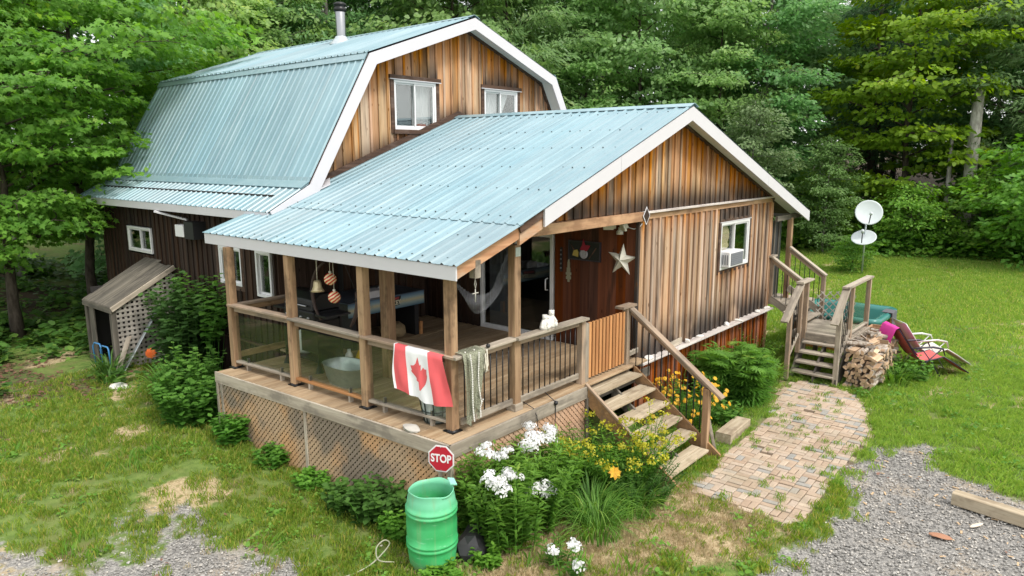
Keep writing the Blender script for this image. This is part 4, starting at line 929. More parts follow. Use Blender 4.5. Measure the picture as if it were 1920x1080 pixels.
mb = MB(); mb.lathe([(0.085, 0), (0.085, 0.01), (0.06, 0.016), (0.055, 0.012), (0.03, 0.014), (0.001, 0.02)], (0, 0, 0), 20); mb.build('white_disc', plain('plaque_white', (0.36, 0.36, 0.40), 0.6, 0, 0.3, 40), pic, face_frame((4.372, 1.04, 2.90), (-1, 0, 0)))
mb = MB(); mb.extrude([(4.372, 1.28, 2.86), (4.372, 1.25, 2.95), (4.372, 1.18, 2.97), (4.372, 1.15, 2.92), (4.372, 1.16, 2.84)], (-0.012, 0, 0)); mb.build('yellow_brush', plain('straw_yellow', (0.50, 0.40, 0.10), 0.7), pic); MB().tube([(4.368, 1.24, 2.95), (4.368, 1.32, 3.06)], 0.012, 6).build('brush_handle', 'dark_trim', pic); MB().tube([(4.368, 0.93, 2.82), (4.368, 0.78, 3.02)], 0.011, 6).build('stick', 'dark_trim', pic)
stp = thing('bell_strap', 'black leather strap of small silver bells hanging on the porch wall', 'bell strap', (4.40, 1.55, 2.55)); MB().bx(4.395, 4.405, 1.525, 1.575, 2.53, 2.98).build('strap', 'black_plastic', stp)
for k in range(5): MB().ball((4.385, 1.55, 2.60+0.082*k), 0.018, 8).build('bell', 'steel', stp)
kp = thing('carved_plaque', 'small pale green carved wooden plaque below the black framed board', 'wall plaque', (4.40, 1.38, 2.4))
mb = MB(); [mb.bx(4.385-d_, 4.405, 1.38-w_, 1.38+w_, za, zb) for w_, za, zb, d_ in ((0.022, 2.62, 2.72, 0), (0.03, 2.54, 2.62, 0.01), (0.055, 2.49, 2.535, 0.004), (0.035, 2.46, 2.49, 0), (0.05, 2.41, 2.46, 0.006), (0.02, 2.36, 2.41, 0))]; mb.lathe([(0.02, 0), (0.014, 0.05), (0.001, 0.06)], (4.395, 1.38, 2.72), 8); mb.build('plaque_body', plain('pale_olive', (0.30, 0.29, 0.20), 0.7), kp)
fd = thing('floodlight', 'cream twin head floodlight under the porch header', 'floodlight', (4.38, 0.30, 3.3))
mb = MB(); mb.lathe([(0.001, 0), (0.06, 0), (0.06, 0.05), (0.03, 0.08), (0.03, 0.12)], (4.36, 0.30, 3.30), 14); mb.tube([(4.36, 0.30, 3.40), (4.42, 0.30, 3.42)], 0.03, 8); mb.build('base', 'cream_paint', fd)
for s, yy in ((1, 0.42), (-1, 0.18)):
    M = Matrix.Rotation(R(35*s), 3, 'Z') @ Matrix.Rotation(R(-25), 3, 'Y'); mb = MB(); mb.box((4.28, yy, 3.46), (0.10, 0.15, 0.10), M); mb.box((4.22, yy+0.02*s, 3.44), (0.04, 0.18, 0.13), M); mb.build('lamp_head', 'cream_paint', fd, bevel=0.008)
MB().tube([(4.36, 0.2, 3.44), (4.40, 0.05, 3.40), (4.41, -0.05, 3.44), (4.42, -0.09, 3.50)], 0.008, 5).build('cable', 'white_vinyl', fd)
dm = thing('diamond_reflector', 'dark diamond shaped plate with pale border at the wall corner', 'sign', (4.47, -0.13, 3.45))
for s, x_, mt in ((0.115, 0, 'white_trim'), (0.09, 0.006, plain('diamond_brown', (0.03, 0.012, 0.010), 0.4))):
    mb = MB(); c_ = Vector((4.47, -0.135-x_, 3.63)); mb.extrude([c_+Vector((s, 0, 0)), c_+Vector((0, 0, s*1.35)), c_+Vector((-s, 0, 0)), c_+Vector((0, 0, -s*1.35))], (0, -0.005, 0)); mb.build('plate', mt, dm)
# hanging ornaments
bl = thing('bell_ornament', 'pale gold bell hanging from the porch beam', 'bell', (0.1, 2.9, 2.6))
MB().lathe([(0.02, 0.17), (0.045, 0.165), (0.058, 0.13), (0.064, 0.08), (0.078, 0.035), (0.105, 0.0), (0.10, 0.0), (0.07, 0.04), (0.001, 0.12)], (0.1, 2.9, 2.635), 20).build('bell_body', plain('pale_gold', (0.50, 0.42, 0.25), 0.35, 0.4), bl)
MB().tube([(0.1, 2.9, 2.80), (0.1, 2.9, 3.24)], 0.006, 5).build('cord', 'rope_white', bl)
def swirl():
    t = NT('swirl_red'); v = t.objvec((1, 1, 1), False); mp = t.n('Mapping', ins={'Vector': v, 'Rotation': (0.5, 0.4, 0.2)}).outputs[0]
    w = t.n('TexWave', ins={'Vector': mp, 'Scale': 7.5, 'Distortion': 2.5, 'Detail': 1.0, 'Detail Scale': 1.0}, bands_direction='Z'); c = t.mix(t.smooth(w.outputs[0], 0.45, 0.6), (0.50, 0.05, 0.03), (0.75, 0.58, 0.34)); t.pbr(c, 0.25, 0.0); MAT['swirl_red'] = t.m
swirl()
for yy, zz, lb in ((2.60, 2.85, 'upper red and gold swirled ball ornament hanging beside the bell'), (2.52, 2.59, 'lower red and gold swirled ball ornament hanging on the longer cord')):
    bo = thing('ball_ornament', lb, 'ornament', (0.12, yy, zz-0.1), 'hanging ball ornaments'); MB().ball((0, 0, 0), 0.092, 20).build('ball', 'swirl_red', bo, Matrix.Translation((0.12, yy, zz)))
    MB().lathe([(0.02, 0.085), (0.02, 0.115), (0.006, 0.12)], (0.12, yy, zz), 8).tube([(0.12, yy, zz+0.11), (0.12, yy, 3.24)], 0.004, 5).build('cap_and_cord', 'rope_white', bo)
yk = thing('wooden_bow', 'bent brown wooden bow with two curved limbs hanging behind the ornaments', 'bow', (0.4, 2.9, 2.1))
plain('hoop_brown', (0.055, 0.034, 0.027), 0.7, 0, 0.3)
for a0, a1 in ((-0.85, 1.2), (math.pi-0.25, math.pi+0.85)):
    pts = [(0.4, 2.92+0.56*math.cos(a), 2.50+0.55*math.sin(a)) for a in np.linspace(a0, a1, 18)]; MB().tube(pts, [0.016+0.016*math.sin(math.pi*k/17) for k in range(18)], 8).build('limb', 'hoop_brown', yk)
MB().tube([(0.4, 3.12, 3.02), (0.4, 3.05, 3.5)], 0.005, 5).tube([(0.4, 2.36, 2.62), (0.4, 2.9, 3.5)], 0.004, 5).tube([(0.4, 3.47, 2.62), (0.4, 3.1, 3.5)], 0.004, 5).build('cords', 'black_plastic', yk)
for a in (0.05, math.pi-0.05): MB().lathe([(0.035, -0.02), (0.05, 0), (0.035, 0.02)], (0.4, 2.92+0.56*math.cos(a), 2.50+0.55*math.sin(a)), 10).build('ring', 'black_metal', yk)
# barbecue
bq = thing('barbecue', 'black gas barbecue on a cart with pale propane tank', 'barbecue', (0.55, 3.85, DZ)); ox, oy = 0.62, 3.85
mb = MB(); 
for sx, sy in ((-.45, -.22), (.45, -.22), (-.45, .22), (.45, .22)):
    mb.bx(ox+sy*1-0.02, ox+sy+0.02, oy+sx-0.02, oy+sx+0.02, DZ+0.09, DZ+0.85)
for sx in (-.45, .45):
    for sy in (-.22,): mb.lathe([(0.09, 0), (0.035, 0.11), (0.03, 0.12)], (ox+sy, oy+sx, DZ), 4)
mb.bx(ox-0.24, ox+0.24, oy-0.45, oy+0.45, DZ+0.16, DZ+0.19); mb.bx(ox-0.23, ox-0.21, oy-0.43, oy+0.0, DZ+0.30, DZ+0.82); mb.bx(ox-.22, ox+.24, oy-.46, oy-.44, DZ+.2, DZ+.82); mb.build('cart', 'black_metal', bq)
mb = MB(); mb.bx(ox-0.27, ox+0.27, oy-0.42, oy+0.42, DZ+0.80, DZ+0.98); mb.build('firebox', 'black_plastic', bq, bevel=0.02)
mb = MB(); mb.extrude([(ox-0.27, oy-0.40, DZ+0.985), (ox-0.24, oy-0.40, DZ+1.16), (ox-0.10, oy-0.40, DZ+1.27), (ox+0.10, oy-0.40, DZ+1.27), (ox+0.26, oy-0.40, DZ+1.10), (ox+0.27, oy-0.40, DZ+0.985)], (0, 0.80, 0)); mb.build('hood', 'black_metal', bq, bevel=0.02)
MB().tube([(ox-0.30, oy-0.3, DZ+1.08), (ox-0.30, oy+0.3, DZ+1.08)], 0.014, 8).build('hood_handle', 'steel', bq)
for s in (-1, 1): MB().bx(ox-0.25, ox+0.22, oy+s*0.44-(0.30 if s < 0 else 0), oy+s*0.44+(0.30 if s > 0 else 0), DZ+0.93, DZ+0.96).build('side_shelf', 'black_plastic', bq)
for k in range(4): MB().lathe([(0.025, 0), (0.02, 0.03), (0.001, 0.031)], (0, 0, 0), 10).build('knob', 'steel', bq, face_frame((ox-0.272, oy-0.3+0.2*k, DZ+0.88), (-1, 0, 0)))
for sx in (-0.45, 0.45): MB().lathe([(0.001, -0.03), (0.05, -0.03), (0.10, -0.025), (0.105, 0), (0.10, 0.025), (0.05, 0.03), (0.001, 0.03)], (0, 0, 0), 18).build('wheel', 'black_plastic', bq, face_frame((ox+0.22, oy+sx, DZ+0.105), (0, 1, 0)))
pt = MB(); pt.lathe([(0.001, 0), (0.11, 0.0), (0.145, 0.05), (0.15, 0.12), (0.15, 0.28), (0.12, 0.36), (0.05, 0.40), (0.05, 0.45), (0.001, 0.45)], (ox-0.02, oy+0.20, DZ+0.19), 18); pt.build('propane_tank', plain('tank_white', (0.55, 0.57, 0.58), 0.4), bq)
# hockey table
hk = thing('hockey_table', 'dark game table with pale blue printed HOCKEY side panel', 'game table', (2.5, 4.4, DZ))
def hockey_mat():
    t = NT('hockey_print'); v = t.n('TexCoord').outputs['Generated']; s = t.n('SeparateXYZ', ins={0: v}).outputs[2]
    c = t.ramp(s, (0.0, (0.05, 0.13, 0.20)), (0.3, (0.28, 0.36, 0.36)), (0.5, (0.52, 0.46, 0.28)), (0.72, (0.25, 0.36, 0.42)), (1.0, (0.05, 0.12, 0.22)))
    n = t.noise(t.n('TexCoord').outputs['Object'], 7, 4); c = t.mix(t.math('MULTIPLY', t.smooth(n, 0.55, 0.75), 0.5), c, (0.10, 0.18, 0.24)); t.pbr(c, 0.35); MAT['hockey_print'] = t.m
hockey_mat()
MB().bx(1.45, 3.24, 3.985, 4.0, 1.815, 2.06).build('side_panel', 'hockey_print', hk); MB().bx(1.47, 3.22, 4.0, 5.05, 1.83, 2.04).build('cabinet', 'black_plastic', hk); MB().bx(1.44, 3.25, 3.98, 5.07, 2.06, 2.075).build('rim', plain('table_rim', (0.06, 0.08, 0.11), 0.4), hk)
for x in (1.6, 3.1): MB().bx(x-0.05, x+0.05, 4.05, 5.0, DZ, 1.81).build('leg_panel', 'black_plastic', hk)
MB().bx(3.16, 3.22, 4.02, 4.10, DZ, 1.45).build('leg_block', 'fresh_cedar', hk)
plain('print_cream', (0.62, 0.58, 0.42), 0.5); plain('print_red', (0.35, 0.05, 0.06), 0.5); plain('print_black', (0.01, 0.01, 0.012), 0.5)
mb = MB(); mb.extrude([(2.20, 3.983, 1.84), (2.62, 3.983, 1.88), (2.66, 3.983, 2.05), (2.24, 3.983, 2.04), (2.17, 3.983, 1.95)], (0, -0.003, 0)); mb.build('emblem_back', 'print_black', hk)
text_mesh('lettering', 'HOCKEY', 0.115, 'print_cream', hk, face_frame((2.42, 3.977, 1.915), (0, -1, 0), (-0.10, 0, 1)), 0.0015, 0.004)
mb = MB(); mb.extrude([(2.25, 3.979, 1.965), (2.60, 3.979, 1.995), (2.61, 3.979, 2.035), (2.26, 3.979, 2.015)], (0, -0.002, 0)); mb.build('emblem_band', 'print_red', hk)
MB().bx(2.0, 2.35, 4.08, 4.35, 2.076, 2.20).build('paper_box', 'white_trim', hk); MB().tube([(2.46, 4.06, 2.145), (2.46, 4.36, 2.145)], 0.065, 12, False).tube([(2.46, 4.06, 2.145), (2.46, 4.36, 2.145)], 0.03, 10, False).build('roll', 'white_trim', hk)
# tub, sack, cardboard, rock on the deck edge
tb = thing('galvanised_tub', 'oval galvanised wash tub on the porch floor behind the glass', 'tub', (0.36, 2.62, DZ))
def oval(r1, r2, z, n=28): return [(0.36+r1*math.copysign(abs(math.cos(a))**0.7, math.cos(a)), 2.62+r2*math.copysign(abs(math.sin(a))**0.7, math.sin(a)), DZ+z) for a in np.linspace(0, 2*math.pi, n, endpoint=False)]
mb = MB(); rings = [oval(0.20, 0.32, 0.0), oval(0.23, 0.36, 0.10), oval(0.236, 0.366, 0.11), oval(0.245, 0.38, 0.20), oval(0.25, 0.386, 0.21), oval(0.265, 0.41, 0.30), oval(0.28, 0.425, 0.31), oval(0.27, 0.41, 0.30), oval(0.235, 0.365, 0.12), oval(0.19, 0.31, 0.02)]
for r_ in rings: mb.v += r_
for i in range(len(rings)-1):
    for j in range(28): mb.f.append((i*28+j, i*28+(j+1) % 28, (i+1)*28+(j+1) % 28, (i+1)*28+j)); mb.m.append(0); mb.sm.append(True)
mb.f.append(tuple(9*28+j for j in range(28))); mb.m.append(0); mb.sm.append(False); mb.build('tub_body', 'galvanised', tb)
for s in (-1, 1): MB().tube([(0.30, 2.62+s*0.425, DZ+0.27), (0.30, 2.62+s*0.46, DZ+0.24), (0.42, 2.62+s*0.46, DZ+0.24), (0.42, 2.62+s*0.425, DZ+0.27)], 0.01, 6).build('handle', 'galvanised', tb)
def rock(name, label, loc, s, mat, seed, parent=None, cat='rock', group=None):
    rs = np.random.default_rng(seed); bm = bmesh.new(); bmesh.ops.create_icosphere(bm, subdivisions=2, radius=1)
    ks = rs.normal(size=(7, 3)); ks /= np.linalg.norm(ks, axis=1)[:, None]; dd = rs.uniform(0.55, 0.95, 7)
    for v in bm.verts:
        p = np.array(v.co)
        for k_, d_ in zip(ks, dd):
            e = p@k_
            if e > d_: p = p-k_*(e-d_)*0.9
        v.co = Vector((p[0]*s[0], p[1]*s[1], p[2]*s[2]))
    me = bpy.data.meshes.new(name); bm.to_mesh(me); bm.free(); me.materials.append(MAT[mat]); o = link(bpy.data.objects.new(name, me), parent, Matrix.Translation((loc[0], loc[1], loc[2]+s[2]*0.55)) @ Matrix.Rotation(rs.uniform(0, 3), 4, 'Z'))
    if label: tag(o, label, cat, group)
    return o
rock('sack', 'lumpy tan sack on the porch floor under the hockey table', (2.75, 4.35, DZ), (0.34, 0.26, 0.19), plain('burlap', (0.30, 0.22, 0.12), 0.95, 0, 0.3, 12).name, 4, cat='sack')
rock('rock', 'flat grey rock on the porch edge near the corner post', (-0.33, 0.42, DZ), (0.17, 0.10, 0.055), 'stone_grey', 8)
bag = thing('garden_sprayer', 'white and yellow bottle and rag on the floor beside the barbecue', 'bottle', (0.95, 3.3, DZ)); MB().lathe([(0.001, 0), (0.07, 0), (0.07, 0.18), (0.03, 0.24), (0.03, 0.28), (0.001, 0.28)], (0.95, 3.35, DZ), 14).build('bottle', 'white_vinyl', bag); MB().lathe([(0.001, 0), (0.09, 0), (0.07, 0.12), (0.03, 0.22), (0.001, 0.27)], (1.05, 3.22, DZ), 7).build('rag', plain('rag_yellow', (0.65, 0.38, 0.03), 0.9), bag)
# insect net and little cross by the corner
inet = thing('insect_net', 'sheer white netting draped from the porch corner to the inner post', 'netting', (0.8, 0.1, 2.4)); mb = MB(); nu, nv = 20, 10
for i in range(nu+1):
    for j in range(nv+1):
        u, v = i/nu, j/nv; x = 0.16+1.1*u; zt = 3.12+0.20*u-0.62*math.sin(u*math.pi)**1.2*0.6; sp = 0.10+0.32*u*(1-u)*2
        mb.v.append((x, 0.10+0.05*math.sin(u*8+v*4), zt-sp*v))
for i in range(nu):
    for j in range(nv): mb.f.append((i*(nv+1)+j, (i+1)*(nv+1)+j, (i+1)*(nv+1)+j+1, i*(nv+1)+j+1)); mb.m.append(0); mb.sm.append(True)
mb.build('net_sheet', 'insect_net', inet)
crs = thing('cross_ornament', 'small wire cross hanging below the eave block', 'ornament', (0.13, -0.30, 2.9)); MB().tube([(0.13, -0.30, 3.18), (0.115, -0.30, 3.10), (0.13, -0.30, 3.04), (0.145, -0.30, 3.10), (0.13, -0.30, 3.17)], 0.005, 5).tube([(0.13, -0.30, 3.04), (0.13, -0.30, 2.88)], 0.008, 5).tube([(0.08, -0.30, 2.99), (0.18, -0.30, 2.99)], 0.008, 5).build('wire_cross', 'stone_grey', crs)
cb = thing('black_cable', 'thin black cable hanging over the porch rim to the ground', 'cable', (1.6, -0.3, 0.5)); MB().tube([(1.70, -0.16, 1.30), (1.72, -0.28, 1.22), (1.74, -0.325, 1.18), (1.72, -0.33, 0.9), (1.74, -0.34, 0.4), (1.70, -0.40, 0.02)], 0.007, 5).ball((1.735, -0.33, 1.17), 0.035, 8).tube([(1.25, -0.10, 1.28), (1.28, -0.28, 1.21), (1.30, -0.33, 1.1), (1.36, -0.33, 0.7), (1.38, -0.4, 0.02)], 0.006, 5).build('cable', 'black_plastic', cb)
# window air conditioner and pillow
ac = thing('air_conditioner', 'white window air conditioner box sitting in the front window', 'air conditioner', (7.98, -0.1, 2.36)); MB().bx(7.72, 8.42, -0.22, 0.10, 2.365, 2.68).build('case', 'white_vinyl', ac, bevel=0.01); MB().bx(7.78, 8.36, -0.232, -0.222, 2.40, 2.65).build('grille', plain('grille_grey', (0.16, 0.17, 0.19), 0.6), ac)
for k in range(6): MB().bx(7.78, 8.36, -0.238, -0.232, 2.415+0.04*k, 2.425+0.04*k).build('grille_bar', 'grille_grey', ac)
for k in range(5): MB().bx(7.708, 7.719, -0.19+0.05*k, -0.17+0.05*k, 2.42, 2.62).build('vent', 'grille_grey', ac)
pl = thing('pillow', 'beige cushion stuffed behind the front window above the air conditioner', 'pillow', (8.0, 0.12, 2.7)); MB().ball((0, 0, 0), 1, 18, (0.30, 0.06, 0.25)).build('upper_cushion', plain('beige_cloth', (0.60, 0.48, 0.33), 0.9, 0, 0.15, 6), pl, Matrix.Translation((8.02, 0.085, 2.97))); MB().ball((0, 0, 0), 1, 18, (0.30, 0.06, 0.10)).build('lower_cushion', 'beige_cloth', pl, Matrix.Translation((8.0, 0.082, 2.76)))
ac2 = thing('wall_unit', 'white vent box and bracket high on the dark left wall', 'vent', (0.75, 8.1, 3.1)); MB().bx(0.55, 0.84, 8.0, 8.35, 3.04, 3.28).build('case', 'white_vinyl', ac2, bevel=0.01); MB().bx(0.56, 0.84, 7.6, 7.98, 3.02, 3.36).build('dark_box', 'black_plastic', ac2); plank('bracket', (0.45, 8.95, 3.52), (0.80, 8.3, 3.36), 0.06, 0.04, 'white_trim', ac2)
# stones and blocks along the front ledge
for x, s, lb in ((5.55, (0.12, 0.05, 0.035), 'flat pale stone nearest the stairs on the wall ledge'), (6.2, (0.09, 0.06, 0.06), 'squarish pale block beside the plank on the wall ledge'), (6.75, (0.10, 0.05, 0.03), 'thin pale stone in the middle of the wall ledge'), (8.0, (0.09, 0.06, 0.055), 'pale block below the window on the wall ledge'), (8.55, (0.12, 0.05, 0.03), 'low pale stone right of the window on the wall ledge'), (9.65, (0.10, 0.06, 0.05), 'pale block near the far end of the wall ledge'), (10.2, (0.14, 0.06, 0.035), 'pale stone at the far corner of the wall ledge')):
    rock('ledge_stone', lb, (x, -0.11, 1.103), s, 'white_stone', int(x*100), cat='stone', group='stones on the wall ledge')
tag(plank('loose_board', (5.42, -0.085, 1.16), (6.02, -0.075, 1.18), 0.03, 0.12, 'grey_wood'), 'short grey board lying along the wall ledge', 'board')
rock('ledge_stone', 'rounded pale log end on the ledge behind the handrail', (4.72, -0.12, 1.103), (0.14, 0.07, 0.05), 'white_stone', 77, cat='stone', group='stones on the wall ledge')
# ------------------------------------------------------------------ things in the yard
plain('barrel_green', (0.045, 0.42, 0.13), 0.42, 0, 0.10, 2.2)
def barrel_mat():
    t = NT('barrel_green'); v = t.objvec((1, 1, 1), False); n = t.noise(v, 3.0, 5); s = t.noise(t.objvec((14, 14, 0.8), False), 1.0, 4)
    c = t.mix(t.smooth(n, 0.3, 0.75), (0.035, 0.36, 0.11), (0.07, 0.45, 0.17)); z = t.n('SeparateXYZ', ins={0: t.n('TexCoord').outputs['Object']}).outputs[2]
    c = t.mix(t.math('MULTIPLY', t.smooth(t.math('ADD', z, t.math('MULTIPLY', n, 0.2)), 0.72, 0.92), 0.75), c, (0.20, 0.56, 0.38)); c = t.mix(t.math('MULTIPLY', t.smooth(s, 0.52, 0.72), 0.4), c, (0.24, 0.34, 0.16)); sc2 = t.noise(t.objvec((5, 5, 30), False), 1.0, 5, 0.7); c = t.mix(t.math('MULTIPLY', t.smooth(sc2, 0.6, 0.68), 0.45), c, (0.25, 0.58, 0.36)); c = t.mix(t.math('MULTIPLY', t.smooth(t.math('ADD', z, t.math('MULTIPLY', n, 0.35)), 0.36, 0.16), 0.7), c, (0.16, 0.17, 0.09)); bl_ = t.noise(v, 6.0, 3); c = t.mix(t.math('MULTIPLY', t.smooth(bl_, 0.66, 0.74), 0.5), c, (0.28, 0.30, 0.18))
    t.pbr(c, t.mad(n, 0.25, 0.35)); MAT['barrel_green'] = t.m
barrel_mat()
br = thing('plastic_barrel', 'open green plastic rain barrel with ribbed bands beside the lattice corner', 'barrel', (-0.90, -0.54, 0))
prof = [(0.001, 0.0), (0.24, 0.0), (0.265, 0.03), (0.275, 0.10), (0.29, 0.22)]
def rib(z): return [(0.292, z-0.02), (0.305, z-0.012), (0.305, z+0.006), (0.293, z+0.014)]
prof = [(r_, z*1.0) for r_, z in prof]
prof += rib(0.28)+rib(0.325)+[(0.297, 0.42), (0.298, 0.52)]+rib(0.64)+rib(0.685)+[(0.285, 0.74), (0.275, 0.80), (0.262, 0.85), (0.268, 0.865), (0.258, 0.868), (0.272, 0.80), (0.285, 0.70), (0.288, 0.5), (0.27, 0.1), (0.001, 0.05)]
mb = MB(); mb.lathe(prof, (0, 0, 0), 40)
for i, (x, y, z) in enumerate(mb.v):
    if z > 0.84: a = math.atan2(y, x); mb.v[i] = (x, y, z+0.012*math.sin(a*2+1)+0.006*math.sin(a*5))
mb.build('barrel_body', 'barrel_green', br, Matrix.Translation((-0.90, -0.54, gz(-.9, -.54)-0.02)) @ Matrix.Diagonal((0.97, 0.97, 1.09, 1)))
mb = MB(); mb.extrude([(-0.69, -0.74, 0.95), (-0.64, -0.64, 0.98), (-0.70, -0.60, 0.995), (-0.76, -0.71, 0.97)], (0.004, -0.004, 0.012)); mb.build('torn_flap', plain('pale_green', (0.25, 0.58, 0.45), 0.5), br)
sg = thing('stop_sign', 'small red octagonal STOP sign on the porch corner', 'sign', (-0.42, -0.26, 0.9)); sn = Vector((-1, -0.42, 0.02)).normalized(); sc = Vector((-0.47, -0.27, 1.065))
for rr_, off, mt in ((0.178, 0.0, 'white_vinyl'), (0.160, 0.006, plain('sign_red', (0.42, 0.012, 0.03), 0.4, 0, 0.05))):
    M = face_frame(sc+sn*off, sn); mb = MB(); mb.extrude([(rr_*math.cos(R(22.5+45*k)), rr_*math.sin(R(22.5+45*k)), 0) for k in range(8)], (0, 0, 0.005)); mb.build('plate', mt, sg, M)
text_mesh('lettering', 'STOP', 0.138, 'white_vinyl', sg, face_frame(sc+sn*0.0125, sn), 0.001, 0.004, 0.80)
for zz in (-0.145, 0.145): MB().ball((0, 0, 0), 0.008, 6).build('bolt', 'steel', sg, Matrix.Translation(sc+sn*0.012+Vector((0, 0, zz))))
bgk = thing('tarp_bundle', 'black plastic tarp bundle on the ground behind the barrel', 'tarp', (-0.35, -0.75, 0)); o = rock('bundle', None, (-0.42, -0.72, -0.02), (0.30, 0.24, 0.22), 'black_plastic', 14, bgk)
hs_ = thing('plastic_strap', 'pale looped plastic strap lying on the ground beside the barrel', 'strap', (-1.3, -0.2, 0))
def spline(P, k=6):
    P = [Vector(p) for p in P]; P = [P[0]*2-P[1]]+P+[P[-1]*2-P[-2]]; out = []
    for i in range(1, len(P)-2):
        for j in range(k):
            t_ = j/k; a, b, c, d_ = P[i-1:i+3]; out.append(0.5*((2*b)+(c-a)*t_+(2*a-5*b+4*c-d_)*t_**2+(3*b-a-3*c+d_)*t_**3))
    return out+[P[-2]]
mb = MB(); mb.tube(spline([(-1.85, 0.02, 0.03), (-1.65, -0.06, 0.04), (-1.45, -0.10, 0.07), (-1.27, -0.10, 0.13), (-1.18, -0.12, 0.22), (-1.24, -0.10, 0.28), (-1.34, -0.08, 0.22), (-1.36, -0.14, 0.10), (-1.22, -0.24, 0.05)]), 0.008, 6); mb.build('strap_loop', plain('strap_pale', (0.33, 0.33, 0.24), 0.6), hs_)
tag(plank('timber_beam', (4.60, -4.86, 0.09), (4.28, -6.9, 0.09), 0.17, 0.17, 'tread_wood', bevel=0.01), 'long squared timber lying at the gravel edge on the right', 'timber')
tag(plank('wood_block', (4.55, -1.62, 0.09), (5.45, -1.58, 0.09), 0.26, 0.17, 'tread_wood', bevel=0.01), 'weathered timber edging block between the flowers and the path', 'timber')
rock('rock', 'flat tan stone in the grass left of the porch', (-1.1, 4.66, 0.1), (0.12, 0.26, 0.07), 'stone_grey', 31)
rock('rock', 'pale stone block at the foot of the trellis lean-to', (-0.9, 8.0, 0.28), (0.16, 0.22, 0.09), 'white_stone', 33)
# lean-to with trellis side
ln = thing('lean_to', 'small grey lean-to with plank roof and trellis side against the dark wall', 'shed', (0.1, 9.7, 0.3))
g0 = 0.30
lroof = part('roof', ln)
for k in range(9):
    ya = 9.03+0.158*k; d_ = 0.0 if k > 3 else -0.25+0.13*random.random()
    plank('roof_plank', (-0.56, ya+0.075, 1.66), (0.80+d_*0.5, ya+0.075, 2.40+d_*0.28), 0.15, 0.025, 'dark_grey_wood', lroof)
plank('eave_board', (-0.56, 9.02, 1.60), (-0.56, 10.46, 1.60), 0.03, 0.12, 'dark_grey_wood', ln); plank('rake_board', (-0.55, 9.02, 1.61), (0.78, 9.02, 2.32), 0.03, 0.10, 'grey_wood', ln)
for x, y in ((-0.50, 9.10), (-0.50, 10.38)): plank('post', (x, y, 0.2), (x, y, 1.62), 0.1, 0.1, 'dark_grey_wood', ln)
plank('wide_post', (-0.50, 10.18, 0.2), (-0.50, 10.18, 1.60), 0.03, 0.24, 'dark_grey_wood', ln, up_=(0, 1, 0))
lattice('trellis', (-0.46, 9.08, 0.28), (1, 0, 0), 1.26, 1.98, (0, -1, 0), ln, 'lattice_grey', 0.098, 0.05, 0.008, True, top=lambda u: 1.32+u*0.52)
MB().bx(-0.4, 0.75, 10.40, 10.43, 0.2, 1.9).build('back_panel', 'dark_interior', ln)
tag(plank('leaning_board', (-0.78, 8.55, 0.30), (-0.28, 8.98, 1.02), 0.03, 0.15, 'grey_wood', up_=(0, -1, 0)), 'short grey board leaning on the trellis and crossing the metal strip', 'board'); 
tag(plank('metal_strip', (-0.62, 8.70, 0.30), (0.30, 9.0, 1.42), 0.02, 0.09, 'galvanised', up_=(0, -1, 0)), 'long dark metal strip leaning against the trellis', 'metal strip')
bu = thing('blue_frame', 'blue tubular folding frame stored in the lean-to opening', 'folding frame', (-0.6, 9.6, 0.3)); plain('blue_paint', (0.05, 0.20, 0.42), 0.4)
for yy in (9.85, 9.45): MB().tube([(-0.60, yy+0.14, 0.32), (-0.62, yy+0.15, 0.72), (-0.60, yy+0.10, 0.80), (-0.58, yy-0.12, 0.80), (-0.58, yy-0.16, 0.74), (-0.56, yy-0.15, 0.36)], 0.016, 7).build('tube_loop', 'blue_paint', bu)
# hot tub
ht = thing('hot_tub', 'teal hot tub with orange cedar skirt beyond the firewood', 'hot tub', (12.35, -1.2, 0)); hx0, hx1, hy0, hy1 = 11.45, 13.3, -2.2, -0.3
def rrect(x0, x1, y0, y1, r_, z, n=5):
    out = []
    for cx_, cy2, a0 in ((x1-r_, y1-r_, 0), (x0+r_, y1-r_, 90), (x0+r_, y0+r_, 180), (x1-r_, y0+r_, 270)):
        for k in range(n+1): a = R(a0+90*k/n); out.append((cx_+r_*math.cos(a), cy2+r_*math.sin(a), z))
    return out
def rings_mesh(rings, close=True):
    mb = MB(); n_ = len(rings[0])
    for r_ in rings: mb.v += r_
    for i in range(len(rings)-1):
        for j in range(n_): mb.f.append((i*n_+j, i*n_+(j+1) % n_, (i+1)*n_+(j+1) % n_, (i+1)*n_+j)); mb.m.append(0); mb.sm.append(True)
    if close: mb.f.append(tuple((len(rings)-1)*n_+j for j in range(n_))); mb.m.append(0); mb.sm.append(False)
    return mb
e = lambda d_, z: rrect(hx0+d_, hx1-d_, hy0+d_, hy1-d_, max(0.05, 0.22-d_), z)
rings_mesh([e(-0.03, 0.76), e(-0.06, 0.80), e(-0.05, 0.87), e(0.0, 0.90), e(0.12, 0.88), e(0.16, 0.80), e(0.26, 0.45), e(0.35, 0.30)]).build('shell', plain('teal_acrylic', (0.035, 0.17, 0.15), 0.25, 0, 0.2, 2), ht)
for k in range(12):
    for s in (0, 1):
        yy = hy0+0.1+0.155*k; xx = hx0+0.1+0.15*k
        if s == 0: plank('skirt_board', (hx0+0.02, yy, 0.02), (hx0+0.02, yy, 0.78), 0.02, 0.148, 'sauna_cedar', ht, up_=(0, 1, 0))
        else: plank('skirt_board', (xx, hy0+0.02, 0.02), (xx, hy0+0.02, 0.78), 0.145, 0.02, 'sauna_cedar', ht, up_=(0, 1, 0))
MB().bx(hx0+0.05, hx1, hy0+0.05, hy1, 0, 0.3).build('base', 'dark_interior', ht)
